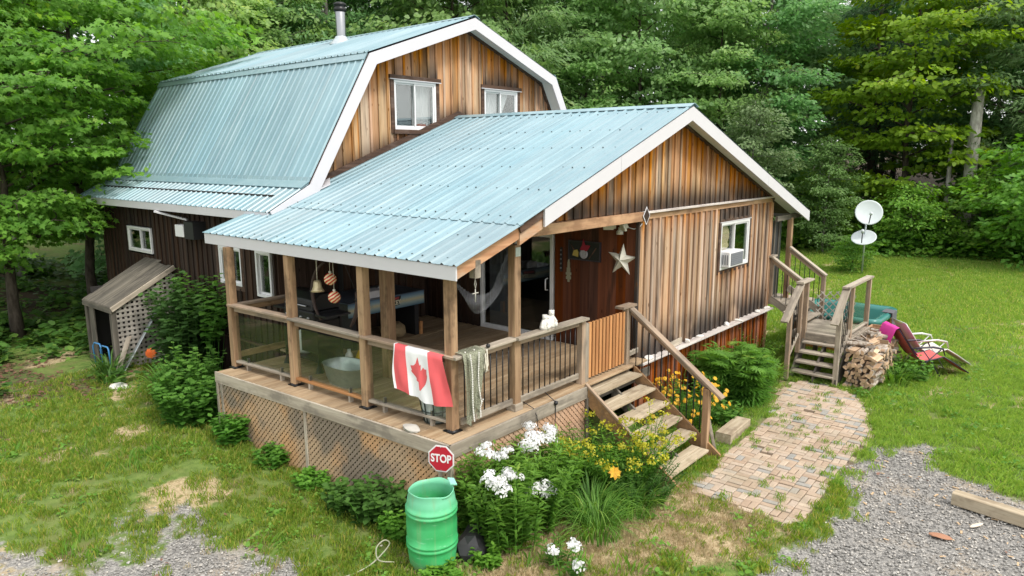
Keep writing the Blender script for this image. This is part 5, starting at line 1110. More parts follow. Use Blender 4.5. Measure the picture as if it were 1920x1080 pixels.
tw = thing('grey_towel', 'dark grey towel hanging over the hot tub rim', 'towel', (12.7, -2.2, 0.6)); mb = MB(); mb.extrude([(12.42, -2.31, 0.55), (12.42, -2.30, 0.915), (12.42, -2.05, 0.925), (12.42, -2.05, 0.91), (12.42, -2.275, 0.90), (12.42, -2.285, 0.55)], (0.42, 0, 0)); mb.build('towel_cloth', plain('towel_grey', (0.10, 0.10, 0.11), 0.95, 0, 0.15), tw, bevel=0.01)
mb = MB(); mb.extrude([(11.35, -2.42, 0.55), (11.35, -2.62, 0.55), (11.35, -2.62, 0.92), (11.35, -2.42, 0.98)], (0.04, 0, 0))
bxw = thing('wooden_crate', 'small open wooden box standing between firewood and hot tub', 'box', (11.2, -2.35, 0)); 
for q in ((11.12, 11.45, -2.44, -2.41, 0.02, 0.80), (11.12, 11.45, -2.12, -2.09, 0.02, 0.80), (11.12, 11.15, -2.41, -2.12, 0.02, 0.80), (11.42, 11.45, -2.41, -2.12, 0.02, 0.80)): MB().bx(*q).build('side', 'beam_wood', bxw)
trl = thing('folding_trellis', 'small expanding diamond trellis standing behind the landing', 'trellis', (11.3, -1.25, 0.7)); lattice('slats', (10.95, -0.98, 0.75), (0.6, -0.8, 0), 0.9, 0.75, (-0.8, -0.6, 0), trl, 'lattice_grey', 0.17, 0.022, 0.008)
# recliners
def recliner(origin, ang, fabric, frame, label, towel=None):
    t = thing('reclining_chair', label, 'chair', origin, 'reclining lawn chairs by the hot tub'); M = Matrix.Translation(origin) @ Matrix.Rotation(ang, 4, 'Z'); w = 0.27
    prof = [(-0.46, 1.02), (-0.32, 0.82), (-0.10, 0.50), (0.0, 0.39), (0.12, 0.35), (0.35, 0.40), (0.50, 0.45), (0.72, 0.32), (1.05, 0.10)]
    def sling(i0, i1, nm):
        mb = MB(); k = i1-i0+1
        for (s, z) in prof[i0:i1+1]:
            for y in (-w, -w/2, 0, w/2, w): mb.v.append((s, y, z-0.03*(1-(y/w)**2)))
        for i in range(k-1):
            for j in range(4): mb.f.append((i*5+j, i*5+j+1, (i+1)*5+j+1, (i+1)*5+j)); mb.m.append(0); mb.sm.append(True)
        mb.build(nm, fabric, t, M)
    sling(0, 3, 'backrest'); sling(3, 6, 'seat'); sling(6, 8, 'leg_rest')
    for y in (-w-0.01, w+0.01):
        MB().tube([(s, y, z) for s, z in prof], 0.013, 6).build('side_rail', frame, t, M)
        MB().tube([(-0.18, y*1.06, 0.62), (0.02, y*1.08, 0.645), (0.25, y*1.08, 0.66), (0.46, y*1.06, 0.62), (0.52, y, 0.48)], [0.014, 0.022, 0.024, 0.02, 0.012], 8).build('armrest', frame, t, M)
        MB().tube([(0.42, y*1.04, 0.60), (0.10, y*1.04, 0.28), (-0.10, y*1.04, 0.015)], 0.012, 6).build('leg', frame, t, M); MB().tube([(0.05, y*1.04, 0.60), (0.28, y*1.04, 0.30), (0.46, y*1.04, 0.015)], 0.012, 6).build('leg', frame, t, M)
    for s, z in ((-0.46, 1.02), (1.05, 0.10)): MB().tube([(s, -w, z), (s, w, z)], 0.012, 6).build('cross_bar', frame, t, M)
    for s in (-0.10, 0.46): MB().tube([(s, -w, 0.015), (s, w, 0.015)], 0.012, 6).build('foot_bar', frame, t, M)
    return t, M
plain('pink_sling', (0.62, 0.13, 0.12), 0.8); plain('beige_sling', (0.62, 0.60, 0.52), 0.8); plain('dark_frame', (0.025, 0.02, 0.035), 0.4); plain('silver_frame', (0.50, 0.50, 0.48), 0.35, 0.3); plain('magenta_cloth', (0.62, 0.04, 0.30), 0.9, 0, 0.12)
CA = R(-52)
t, M = recliner((10.72, -3.10, 0.0), CA, 'pink_sling', 'dark_frame', 'pink reclining chair with dark frame in front of the beige one')
recliner((11.42, -3.05, 0.0), CA+0.05, 'beige_sling', 'silver_frame', 'beige reclining chair with pale frame behind the pink one')
tw = thing('pink_towel', 'magenta towel draped over the back of the pink chair', 'towel', (10.3, -2.9, 0.6)); mb = MB()
tp = [(-0.66, 0.50), (-0.63, 0.80), (-0.55, 1.02), (-0.47, 1.06), (-0.40, 0.97), (-0.28, 0.80), (-0.12, 0.56), (-0.03, 0.45)]
for i, (s, z) in enumerate(tp):
    for j in range(7): y = -0.27+0.09*j; mb.v.append((s+0.012*math.sin(j*2.2+i), y*1.12, z+0.014-(0.10*math.sin(j*1.1)**2 if i == 0 else 0)))
for i in range(len(tp)-1):
    for j in range(6): mb.f.append((i*7+j, i*7+j+1, (i+1)*7+j+1, (i+1)*7+j)); mb.m.append(0); mb.sm.append(True)
mb.build('towel_cloth', 'magenta_cloth', tw, M)
# satellite dishes on one pole
plain('dish_grey', (0.50, 0.55, 0.56), 0.5, 0, 0.05)
sp = thing('satellite_dishes', 'two pale grey satellite dishes on one pole at the lawn edge', 'satellite dish', (22.0, 0.75, 0.2)); SX, SY = 22.0, 0.83; sz = gz(SX, SY)
def dish(c, nrm, r_, ecc):
    M = face_frame(c, nrm); mb = MB(); k = 10; prof_ = [(max(0.001, r_*i/k), 0.16*r_*(i/k)**2) for i in range(k+1)] + [(r_*(k-i)/k+0.001, 0.16*r_*((k-i)/k)**2-0.02) for i in range(k+1)]
    mb.lathe(prof_, (0, 0, 0), 30, Matrix.Diagonal(Vector((1, ecc, 1)))); mb.build('dish', 'dish_grey', sp, M)
    MB().tube([(0, -r_*ecc*0.9, 0.1), (0, -r_*ecc*0.35, r_*0.95)], 0.018, 6).build('feed_arm', 'black_metal', sp, M); MB().lathe([(0.001, 0), (0.05, 0), (0.05, 0.12), (0.001, 0.13)], (0, -r_*ecc*0.32, r_*0.90), 10).build('feed_horn', 'dish_grey', sp, M)
    b = Vector(c); MB().tube([b-Vector(nrm).normalized()*0.02, (SX, SY, b.z-0.08)], 0.03, 6).build('bracket', 'galvanised', sp)
dish((SX-0.18, SY-0.10, 2.55), (-0.80, -0.35, 0.28), 0.46, 0.98); dish((SX-0.2, SY-0.02, 1.62), (-0.62, -0.05, 0.95), 0.42, 1.0)
MB().tube([(SX, SY, sz-0.1), (SX, SY, 2.55)], 0.032, 8).build('pole', 'galvanised', sp)
# firewood
wood('log_end', (0.54, 0.39, 0.26), (0.42, 0.27, 0.165), (0.26, 0.18, 0.12), 20, 0.8, 0.28); 
def bark_mat(name, a, b, sc=8):
    t = NT(name); v = t.objvec((1, 1, 0.35)); n = t.noise(v, sc*2, 5, 0.65); c = t.mix(t.smooth(n, 0.35, 0.65), a, b); c = t.hsv(c, t.mad(t.rnd(), 0.4, 0.8)); t.pbr(c, 0.95, 0, t.bump(n, 0.7, 0.02), 0.2); MAT[name] = t.m
bark_mat('log_bark', (0.20, 0.15, 0.11), (0.42, 0.38, 0.33)); 
LOGS = []
for v in range(7):
    mb = MB(); L = 0.40; n_ = 9; kind_ = v % 3
    if kind_ == 0: sec = [(0.055*math.cos(a)*(1+0.1*math.sin(3*a+v)), 0.055*math.sin(a)) for a in np.linspace(0, 2*math.pi, n_, endpoint=False)]
    elif kind_ == 1: sec = [(0.075*math.cos(a), 0.085*math.sin(a)-0.035) for a in np.linspace(0.1, math.pi-0.1, 7)]
    else: sec = [(0.0, -0.06), (0.075, 0.02), (0.055, 0.05), (0.0, 0.065), (-0.05, 0.052), (-0.072, 0.02)]
    k = len(sec); mb.v = [(-L/2, a, b) for a, b in sec]+[(L/2+0.02*math.sin(v), a*0.95, b) for a, b in sec]
    for j in range(k):
        flat = (kind_ == 1 and j == k-1) or (kind_ == 2 and j in (0, k-1))
        mb.f.append((j, (j+1) % k, k+(j+1) % k, k+j)); mb.m.append(0 if flat else 1); mb.sm.append(False)
    mb.f += [tuple(range(k-1, -1, -1)), tuple(range(k, 2*k))]; mb.m += [0, 0]; mb.sm += [False, False]
    LOGS.append(mb.mesh('firewood_log', ['log_end', 'log_bark']))
def log_at(x, y, z, ang, roll, lb):
    o = bpy.data.objects.new('firewood_log', random.choice(LOGS)); link(o, None, Matrix.Translation((x, y, z)) @ Matrix.Rotation(ang, 4, 'Z') @ Matrix.Rotation(roll, 4, 'X') @ Matrix.Diagonal((random.uniform(.85, 1.1), random.uniform(.6, 1.0), random.uniform(.6, 1.0), 1)))
    tag(o, lb, 'firewood', 'split firewood stacked beside the side stairs')
ORD = ['first', 'second', 'third', 'fourth', 'fifth', 'sixth', 'seventh', 'eighth', 'ninth', 'tenth', 'eleventh', 'twelfth', 'thirteenth', 'fourteenth', 'fifteenth', 'sixteenth', 'seventeenth', 'eighteenth']; lbC = 'loose split log thrown on top of the firewood stack'
for r_ in range(9):
    for c_ in range(6): log_at(9.02+random.uniform(-.06, .06), -2.29-0.095*c_+random.uniform(-.02, .02)-0.045*(r_ % 2), 0.05+0.088*r_+random.uniform(-.01, .01), random.uniform(-.1, .1), random.uniform(0, 6.3), f'{ORD[c_]} log from the stairs, {ORD[r_]} row up, in the firewood stack front')
for c_ in range(18):
    top = 9 if c_ < 12 else 9-(c_-11)
    for r_ in range(top): log_at(9.34+0.1*c_+random.uniform(-.02, .02), -2.62+random.uniform(-.06, .06), 0.05+0.084*r_+random.uniform(-.01, .01), math.pi/2+random.uniform(-.12, .12), random.uniform(0, 6.3), f'{ORD[c_]} log back from the path, {ORD[r_]} row up, in the long firewood stack')
for k in range(18): log_at(9.15+1.55*(k+random.random()*0.7)/18, random.uniform(-2.62, -2.38), random.uniform(0.80, 0.87), random.uniform(0, 3.1), random.uniform(0, 6.3), f'loose split log on top of the firewood stack, {ORD[k]} from the path')
# ------------------------------------------------------------------ paver path
pv = bpy.data.objects.new('paver_path', None); link(pv); pv['kind'] = 'structure'
def paver_mat():
    t = NT('paver'); v = t.objvec((1, 1, 1)); n = t.noise(v, 14, 5); n2 = t.noise(v, 60, 3); r_ = t.rnd()
    c = t.ramp(r_, (0.0, (0.34, 0.25, 0.18)), (0.35, (0.43, 0.335, 0.25)), (0.62, (0.39, 0.315, 0.25)), (0.80, (0.47, 0.38, 0.29)), (0.90, (0.31, 0.295, 0.265)), (1.0, (0.27, 0.27, 0.255)))
    t.t.nodes[-1]; c = t.hsv(c, t.mad(n, 0.5, 0.75)); c = t.mix(t.math('MULTIPLY', t.smooth(n2, 0.5, 0.75), 0.5), c, (0.22, 0.18, 0.13)); wn_ = t.noise(t.n('NewGeometry').outputs['Position'], 1.6, 4); c = t.mix(t.math('MULTIPLY', t.smooth(wn_, 0.45, 0.7), 0.45), c, (0.27, 0.23, 0.16)); t.pbr(c, 0.9, 0, t.bump(n2, 0.3, 0.004), 0.2); MAT['paver'] = t.m
paver_mat()
pm = {}
def paver_mesh(w, d_, v):
    b = 0.009; jx = [random.uniform(-.006, .006) for _ in range(8)]
    mb = MB(); lo = [(-w/2, -d_/2, -0.03), (w/2, -d_/2, -0.03), (w/2, d_/2, -0.03), (-w/2, d_/2, -0.03)]; mid = [(x, y, 0.024) for x, y, z in lo]; hi = [((x-math.copysign(b, x)+jx[i]*.3), (y-math.copysign(b, y)), 0.03) for i, (x, y, z) in enumerate(lo)]
    mb.v = lo+mid+hi
    for a in (0, 4):
        for j in range(4): mb.f.append((a+j, a+(j+1) % 4, a+4+(j+1) % 4, a+4+j)); mb.m.append(0); mb.sm.append(False)
    mb.f.append((8, 9, 10, 11)); mb.m.append(0); mb.sm.append(False); return mb.mesh('paver', 'paver')
PVM = [paver_mesh(0.190+0.004*(i % 3), 0.090+0.003*(i % 2), i) for i in range(6)]
cand = []
u, vv = 0.2, 0.1; ang = 0.04; ca, sa = math.cos(ang), math.sin(ang)
for i in range(-2, 36):
    for j in range(-2, 16):
        # basket weave: pairs of bricks, alternating direction
        bx_, by_ = 2.3+0.2*i, -3.7+0.2*j
        for s in (0, 1):
            if (i+j) % 2 == 0 and not (i < 8 and j % 3 == 0): px, py, rot = bx_+0.1, by_+0.05+0.1*s, 0
            else: px, py, rot = bx_+0.05+0.1*s, by_+0.1, 1
            qx = 2.3+(px-2.3)*ca-(py+3)*sa; qy = -3+(px-2.3)*sa+(py+3)*ca
            cand.append((qx, qy, rot))
cx_ = np.array([c[0] for c in cand]); cy2 = np.array([c[1] for c in cand]); inside = poly_dist(cx_, cy2, PATH) < -0.03+0.05*(vnoise(cx_*7, cy2*7, 9)-.5)
cand = [c for c, k in zip(cand, inside) if k and fbm(c[0]*1.3, c[1]*1.3, 88) < 0.9]
cand.sort(key=lambda c: (c[0]-CAM.x)**2+(c[1]-CAM.y)**2)
def pav_z(x, y): return gz(x, y)-0.022+0.018*(float(vnoise(x*1.7, y*1.7, 6))-0.5)
for (x, y, rot) in cand[:300]:
    o = bpy.data.objects.new('paver', random.choice(PVM)); link(o, pv, Matrix.Translation((x, y, pav_z(x, y)+random.uniform(-.008, .008))) @ Matrix.Rotation(ang+rot*math.pi/2+random.uniform(-.045, .045), 4, 'Z') @ Matrix.Rotation(random.uniform(-.035, .035), 4, 'X') @ Matrix.Rotation(random.uniform(-.03, .03), 4, 'Y'))
mb = MB()
for (x, y, rot) in cand[300:]:
    M = Matrix.Rotation(ang+rot*math.pi/2+random.uniform(-.03, .03), 3, 'Z'); mb.box((x, y, pav_z(x, y)+random.uniform(-.004, .004)), (0.194, 0.095, 0.06), M)
def paver_far():
    t = NT('paver_far'); g = t.n('NewGeometry').outputs['Random Per Island']; v = t.objvec((1, 1, 1), False); n = t.noise(v, 14, 4)
    c = t.ramp(g, (0.0, (0.34, 0.25, 0.18)), (0.35, (0.43, 0.335, 0.25)), (0.62, (0.39, 0.315, 0.25)), (0.80, (0.47, 0.38, 0.29)), (0.90, (0.31, 0.295, 0.265)), (1.0, (0.27, 0.27, 0.255)))
    t.pbr(t.hsv(c, t.mad(n, 0.5, 0.75)), 0.9, 0, None, 0.2); MAT['paver_far'] = t.m
paver_far(); tag(mb.build('far_pavers', 'paver_far', pv), kind='stuff')
# ------------------------------------------------------------------ foliage
def leaf_mat(name, ca, cb, cc=None, trans=0.35, rough=0.55, tint=True):
    t = NT(name); r_ = t.attr('rnd'); c = t.mix(r_, ca, cb)
    if cc: c = t.mix(t.smooth(r_, 0.86, 1.0), c, cc)
    oi = t.n('ObjectInfo')
    if tint: c = t.mix(1.0, c, oi.outputs['Color'], 'MULTIPLY')
    c = t.hsv(c, t.mad(oi.outputs['Random'], 0.24, 0.88))
    b = t.n('BsdfPrincipled', ins={'Base Color': c, 'Roughness': rough, 'Specular IOR Level': 0.35}); tr = t.n('BsdfTranslucent'); t.set(tr.inputs[0], t.hsv(c, 1.5, 1.1, 0.49))
    mx = t.n('MixShader', ins={0: trans}); t.set(mx.inputs[1], b.outputs[0]); t.set(mx.inputs[2], tr.outputs[0]); t.set(t.out.inputs[0], mx.outputs[0]); MAT[name] = t.m
leaf_mat('leaf_forest', (0.115, 0.230, 0.080), (0.225, 0.375, 0.135), (0.31, 0.42, 0.16), 0.48, 0.45)
leaf_mat('leaf_maple', (0.090, 0.205, 0.030), (0.185, 0.330, 0.045), (0.29, 0.40, 0.065), 0.45)
leaf_mat('leaf_plant', (0.060, 0.165, 0.028), (0.150, 0.295, 0.055), (0.24, 0.36, 0.08), 0.4)
leaf_mat('leaf_dark', (0.034, 0.090, 0.022), (0.078, 0.165, 0.038), (0.12, 0.21, 0.05), 0.35)
leaf_mat('leaf_pale', (0.13, 0.19, 0.08), (0.21, 0.27, 0.13), (0.28, 0.33, 0.18), 0.3)
leaf_mat('grass_blade', (0.10, 0.215, 0.035), (0.20, 0.33, 0.065), (0.34, 0.35, 0.13), 0.45, 0.6)
leaf_mat('dry_blade', (0.40, 0.32, 0.18), (0.55, 0.45, 0.28), (0.20, 0.21, 0.07), 0.25, 0.7)
leaf_mat('conifer_needle', (0.025, 0.062, 0.022), (0.05, 0.10, 0.035), None, 0.15)
leaf_mat('petal_white', (0.72, 0.72, 0.72), (0.84, 0.84, 0.85), None, 0.3); leaf_mat('petal_yellow', (0.62, 0.34, 0.02), (0.75, 0.48, 0.03), None, 0.3); leaf_mat('petal_orange', (0.75, 0.16, 0.02), (0.80, 0.24, 0.04), None, 0.3); leaf_mat('goldenrod', (0.34, 0.36, 0.03), (0.50, 0.46, 0.04), None, 0.3)
bark_mat('bark_dark', (0.045, 0.036, 0.028), (0.10, 0.082, 0.066), 5); bark_mat('bark_grey', (0.15, 0.135, 0.12), (0.28, 0.26, 0.235), 5); bark_mat('bark_dead', (0.22, 0.205, 0.185), (0.40, 0.38, 0.35), 4)
SHAPES = {
 'rhomb': ([(0, 0, 0), (0.45, 0.30, 0.05), (1, 0, -0.03), (0.45, -0.30, 0.05)], [(0, 1, 2, 3)]),
 'lance': ([(0, 0, 0), (0.35, 0.13, 0.04), (1, 0, -0.12), (0.35, -0.13, 0.04)], [(0, 1, 2, 3)]),
 'broad': ([(0, 0, 0), (0.25, 0.36, 0.05), (0.7, 0.28, 0.02), (1, 0, -0.08), (0.7, -0.28, 0.02), (0.25, -0.36, 0.05)], [(0, 1, 2, 3, 4, 5)]),
 'maple': ([(0, 0, 0), (0.10, 0.18, 0.0), (0.02, 0.46, -0.03), (0.34, 0.24, 0.02), (0.50, 0.50, -0.04), (0.60, 0.17, 0.02), (1.0, 0.0, -0.08), (0.60, -0.17, 0.02), (0.50, -0.50, -0.04), (0.34, -0.24, 0.02), (0.02, -0.46, -0.03), (0.10, -0.18, 0.0)], [tuple(range(12))]),
 'blade': ([(0, 0.02, 0), (0.45, 0.022, 0.10), (1, 0, 0.0), (0.45, -0.022, 0.10), (0, -0.02, 0)], [(0, 4, 3, 2, 1)]),
}
def palm_shape(nl=7):
    V = []; F = []
    for k in range(nl):
        a = (k-(nl-1)/2)*0.42; L = 1.0-0.10*abs(k-(nl-1)/2); b = len(V); ca, sa = math.cos(a), math.sin(a)
        for x, y, z in ((0.02, 0, 0), (0.5*L, 0.075, 0.02), (L, 0, -0.12*L), (0.5*L, -0.075, 0.02)): V.append((x*ca-y*sa, x*sa+y*ca, z))
        F.append((b, b+1, b+2, b+3))
    return V, F
SHAPES['palm'] = palm_shape()
def leaves(name, P, D, N, S, shape, mat, rnd=None):
    """leaf-sized faces: positions, directions, normals, sizes"""
    sv, sf = SHAPES[shape]; sv = np.array(sv); D = D/np.linalg.norm(D, axis=1)[:, None]; B = np.cross(N, D); B /= np.maximum(1e-6, np.linalg.norm(B, axis=1))[:, None]; N = np.cross(D, B)
    n, k = len(P), len(sv); S = np.broadcast_to(S, (n,))
    V = P[:, None]+S[:, None, None]*(sv[None, :, 0, None]*D[:, None]+sv[None, :, 1, None]*B[:, None]+sv[None, :, 2, None]*N[:, None])
    F = (np.array(sf)[None]+(np.arange(n)*k)[:, None, None]).reshape(-1, len(sf[0])); r_ = rng.random(n) if rnd is None else rnd
    return fastmesh(name, V.reshape(-1, 3), F, mat, {'rnd': np.repeat(r_, k)})
def unit(n): v = rng.normal(size=(n, 3)); return v/np.linalg.norm(v, axis=1)[:, None]
def spray_leaves(centers, dirs, rad, per, size, flat=0.28, droop=0.25, up_bias=1.2, out=0.0):
    """many leaves on flattened sprays; returns P, D, N, S"""
    n = len(centers); c = np.repeat(centers, per, 0); d = np.repeat(dirs, per, 0); rr_ = np.repeat(np.broadcast_to(rad, (n,)), per)
    a = rng.uniform(0, 2*math.pi, n*per); q = np.sqrt(rng.random(n*per)); 
    off = np.stack([np.cos(a)*q, np.sin(a)*q, rng.normal(0, flat, n*per)*(1.1-q)-droop*q*q], 1)*rr_[:, None]
    P = c+off; D = np.stack([np.cos(a), np.sin(a), rng.normal(-0.35, 0.35, n*per)], 1)*0.9+d*0.6+unit(n*per)*0.45
    N = np.stack([rng.normal(0, 0.5, n*per), rng.normal(0, 0.5, n*per), np.full(n*per, up_bias)], 1)+d*out; S = size*rng.uniform(0.65, 1.25, n*per)
    return P, D, N, S
def tree_meshes(seed, H, Rc, base, nlimb, per, leaf, shape, mat, bark, trunk_r=0.16, spray=0.75, flat=0.28, lean=0.0, dens=1.0, cone=0.0, out=0.75, upb=0.8):
    rs = np.random.default_rng(seed); mb = MB(); k = 9
    tp = [Vector((lean*H*(i/k)**1.5+rs.normal(0, 0.06)*(i > 0), rs.normal(0, 0.06)*(i > 0), H*0.96*i/k)) for i in range(k+1)]
    mb.tube(tp, [max(0.015, trunk_r*(1-0.93*(i/k)**0.9)*(1.25 if i == 0 else 1)) for i in range(k+1)], 7)
    C = []; DD = []
    def at(h): f = min(0.999, h/(H*0.96))*k; i = int(f); return tp[i].lerp(tp[i+1], f-i)
    for j in range(nlimb):
        u = (j+rs.random())/nlimb; h = base+(H*0.93-base)*u; a = j*2.399+rs.normal(0, 0.3)
        shape_r = math.sin(math.pi*min(1, 0.16+0.84*u))**0.75 if not cone else (1-u*0.95)
        L = Rc*shape_r*rs.uniform(0.7, 1.12)+0.25; rise = rs.uniform(0.15, 0.55)*(1-0.3*u) if not cone else rs.uniform(-0.25, 0.0)
        p0 = at(h); d = Vector((math.cos(a), math.sin(a), rise)).normalized(); pts = [p0]; 
        for q in range(1, 5): pts.append(p0+d*(L*q/4)+Vector((0, 0, -0.10*L*(q/4)**2+0.06*rs.normal())))
        r0 = max(0.012, trunk_r*0.34*(1-0.7*u)); mb.tube(pts, [r0, r0*0.8, r0*0.6, r0*0.4, r0*0.2], 5)
        ns = max(3, int((3+4.2*L/2.2)*dens))
        for q in range(ns):
            f = 0.32+0.68*(q+rs.random()*0.7)/ns; i = min(3, int(f*4)); pp = pts[i].lerp(pts[i+1], f*4-i); side = Vector((-d.y, d.x, 0))*rs.normal(0, 0.34)*L*(0.35+0.4*(1-abs(2*f-1)))
            e_ = pp+side+Vector((0, 0, rs.normal(0.1, 0.16))); C.append(tuple(e_)); DD.append((d.x+side.x*0.4, d.y+side.y*0.4, -0.1))
            if rs.random() < 0.5: mb.tube([pp, pp.lerp(e_, 0.6)+Vector((0, 0, 0.05)), e_], [r0*0.35, r0*0.25, 0.006], 4, False)
    C = np.array(C); DD = np.array(DD); P, D, N, S = spray_leaves(C, DD, spray*rs.uniform(0.7, 1.2, len(C)), per, leaf, flat, 0.25, upb, out)
    hr = np.repeat(rs.random(len(C)), per); rnd = np.clip(0.55*hr+0.45*rng.random(len(P)), 0, 1)
    return mb.mesh('trunk', bark), leaves('crown', P, D, N, S, shape, mat, rnd)
def place_tree(name, meshes, label, cat, x, y, s=1.0, rz=None, color=(1, 1, 1), group=None, sz=None, dz=0.0, names=('trunk', 'crown')):
    rz = random.uniform(0, 6.28) if rz is None else rz; z = gz(x, y)+dz; t = thing(name, label, cat, (x, y, z), group)
    M = Matrix.Translation((x, y, z-0.05)) @ Matrix.Rotation(rz, 4, 'Z') @ Matrix.Diagonal((s, s, sz or s, 1))
    for nm, me in zip(names, meshes):
        o = bpy.data.objects.new(nm, me); link(o, t, M); o.color = tuple(color)+(1,)
    return t
# the forest
V = []
V.append(tree_meshes(1, 15, 3.6, 2.0, 36, 60, 0.28, 'lance', 'leaf_forest', 'bark_dark', 0.17, 0.95, 0.26, dens=1.3))
V.append(tree_meshes(2, 14, 3.3, 1.2, 36, 60, 0.22, 'rhomb', 'leaf_forest', 'bark_dark', 0.15, 0.85, 0.20, dens=1.3))
V.append(tree_meshes(3, 16, 3.4, 3.0, 36, 60, 0.26, 'lance', 'leaf_forest', 'bark_grey', 0.16, 0.9, 0.32, dens=1.3))
V.append(tree_meshes(4, 13, 3.8, 1.0, 38, 56, 0.20, 'broad', 'leaf_forest', 'bark_dark', 0.15, 0.9, 0.18, dens=1.2))
V.append(tree_meshes(5, 17, 3.0, 2.5, 34, 60, 0.23, 'rhomb', 'leaf_forest', 'bark_grey', 0.16, 0.85, 0.30, dens=1.3))
CON = tree_meshes(6, 17, 2.6, 1.2, 46, 60, 0.20, 'lance', 'conifer_needle', 'bark_dark', 0.18, 0.65, 0.12, cone=1.0)
YEL = tree_meshes(7, 15, 3.9, 1.4, 40, 54, 0.22, 'broad', 'leaf_maple', 'bark_dark', 0.17, 0.9, 0.14)
looks = ['drooping ash-like green tree', 'leafy mid green tree', 'loose green tree with pale trunk', 'broad dense green tree', 'slender tall green tree']
placed = []
rs = np.random.default_rng(5)
edge = [(-22, 17.5), (-12, 17.0), (-4, 18.5), (3, 19.5), (9, 20), (15, 19), (21, 15.5), (26, 10.5), (29.5, 5), (31.5, -1), (32, -6), (33, -12), (33, -18)]
def along(poly, step):
    out = []; carry = 0
    for (x0, y0), (x1, y1) in zip(poly, poly[1:]):
        L = math.hypot(x1-x0, y1-y0); nx, ny = -(y1-y0)/L, (x1-x0)/L; s = carry
        while s < L: out.append((x0+(x1-x0)*s/L, y0+(y1-y0)*s/L, nx, ny)); s += step
        carry = s-L
    return out
PXC = lambda x, y: (960+FPX*((Vector((x, y, 4))-CAM).dot(cr))/max(0.1, (Vector((x, y, 4))-CAM).dot(cf)))
where = lambda px: 'far left' if px < 300 else 'behind the chimney' if px < 700 else 'behind the upper gable' if px < 1150 else 'behind the porch ridge' if px < 1500 else 'behind the dishes' if px < 1750 else 'far right'
cnt = {}
for row, (off, step) in enumerate(((0.5, 3.3), (4.0, 3.6), (8.0, 4.0), (13.0, 4.2), (19.0, 4.2))):
    for (x, y, nx, ny) in along(edge, step):
        x2, y2 = x+nx*off+rs.normal(0, 0.7), y+ny*off+rs.normal(0, 0.7)
        px = PXC(x2, y2)
        if px < -150 or px > 2080: continue
        if row == 0 and px < 190: continue
        if row == 0 and 1600 < px < 1880: continue
        if px < 175: x2, y2 = x2+nx*12, y2+ny*12
        i = int(rs.integers(0, 5)); mesh = V[i]; lk = looks[i]; sc_ = rs.uniform(0.85, 1.15)
        if row >= 1 and rs.random() < 0.16: mesh, lk = CON, 'dark narrow conifer'
        v = rs.uniform(1.0, 1.45); col = (v*rs.uniform(0.85, 1.15), v, v*rs.uniform(0.8, 1.2))
        rowt = ('front row ', 'second row ', 'third row ', 'fourth row ', 'back row ')[row]
        place_tree('forest_tree', mesh, f'{lk} {rowt}{where(px)}', 'tree', x2, y2, sc_, None, col, 'trees of the wood behind the house', sz=sc_*rs.uniform(0.95, 1.2))
# the yellowing maple on the right, the pale shrubby tree, saplings
place_tree('maple_tree', YEL, 'yellow green maple standing out of the wood behind the satellite dishes', 'tree', 31.2, 1.7, 1.08, 0.6, (1.3, 1.12, 0.55), None)
SHR = [tree_meshes(20+i, 3.4, 1.9, 0.15, 22, 46, 0.16, sh, 'leaf_plant', 'bark_dark', 0.05, 0.55, 0.35) for i, sh in enumerate(('rhomb', 'broad', 'lance'))]
for (x, y, nx, ny) in along(edge[4:], 1.9):
    x2, y2 = x-nx*1.6+rs.normal(0, 0.5), y-ny*1.6+rs.normal(0, 0.5); px = PXC(x2, y2)
    if px < 900 or px > 2050: continue
    i = int(rs.integers(0, 3)); v = rs.uniform(0.9, 1.45)
    place_tree('shrub', SHR[i], f"{('dense', 'broad leaved', 'feathery')[i]} green shrub at the wood edge {where(px)}", 'shrub', x2, y2, rs.uniform(0.6, 1.25), None, (v*rs.uniform(.9, 1.2), v, v*rs.uniform(.6, 1.0)), 'shrubs along the wood edge', names=('stems', 'foliage'))
PALE = tree_meshes(30, 6.5, 1.7, 0.4, 34, 60, 0.14, 'rhomb', 'leaf_pale', 'bark_grey', 0.07, 0.5, 0.4)
place_tree('poplar_tree', PALE, 'pale silvery green young tree beside the end of the house roof', 'tree', 24.0, 6.0, 1.05, None, (0.8, 0.9, 0.8))
place_tree('poplar_tree', PALE, 'pale green sapling right of the silvery young tree', 'tree', 26.5, 3.6, 0.8, None, (0.7, 0.95, 0.55))
for (x, y, s, lb) in ((27.5, -4.0, 1.5, 'big rounded bright green shrub below the dead trunk'), (27.0, -6.2, 1.3, 'bright green shrub at the right frame edge of the lawn'), (22.4, 1.3, 0.42, 'small rounded shrub at the foot of the satellite dish pole')):
    place_tree('shrub', SHR[0], lb, 'shrub', x, y, s, None, (1.1, 1.15, 0.75), names=('stems', 'foliage'))
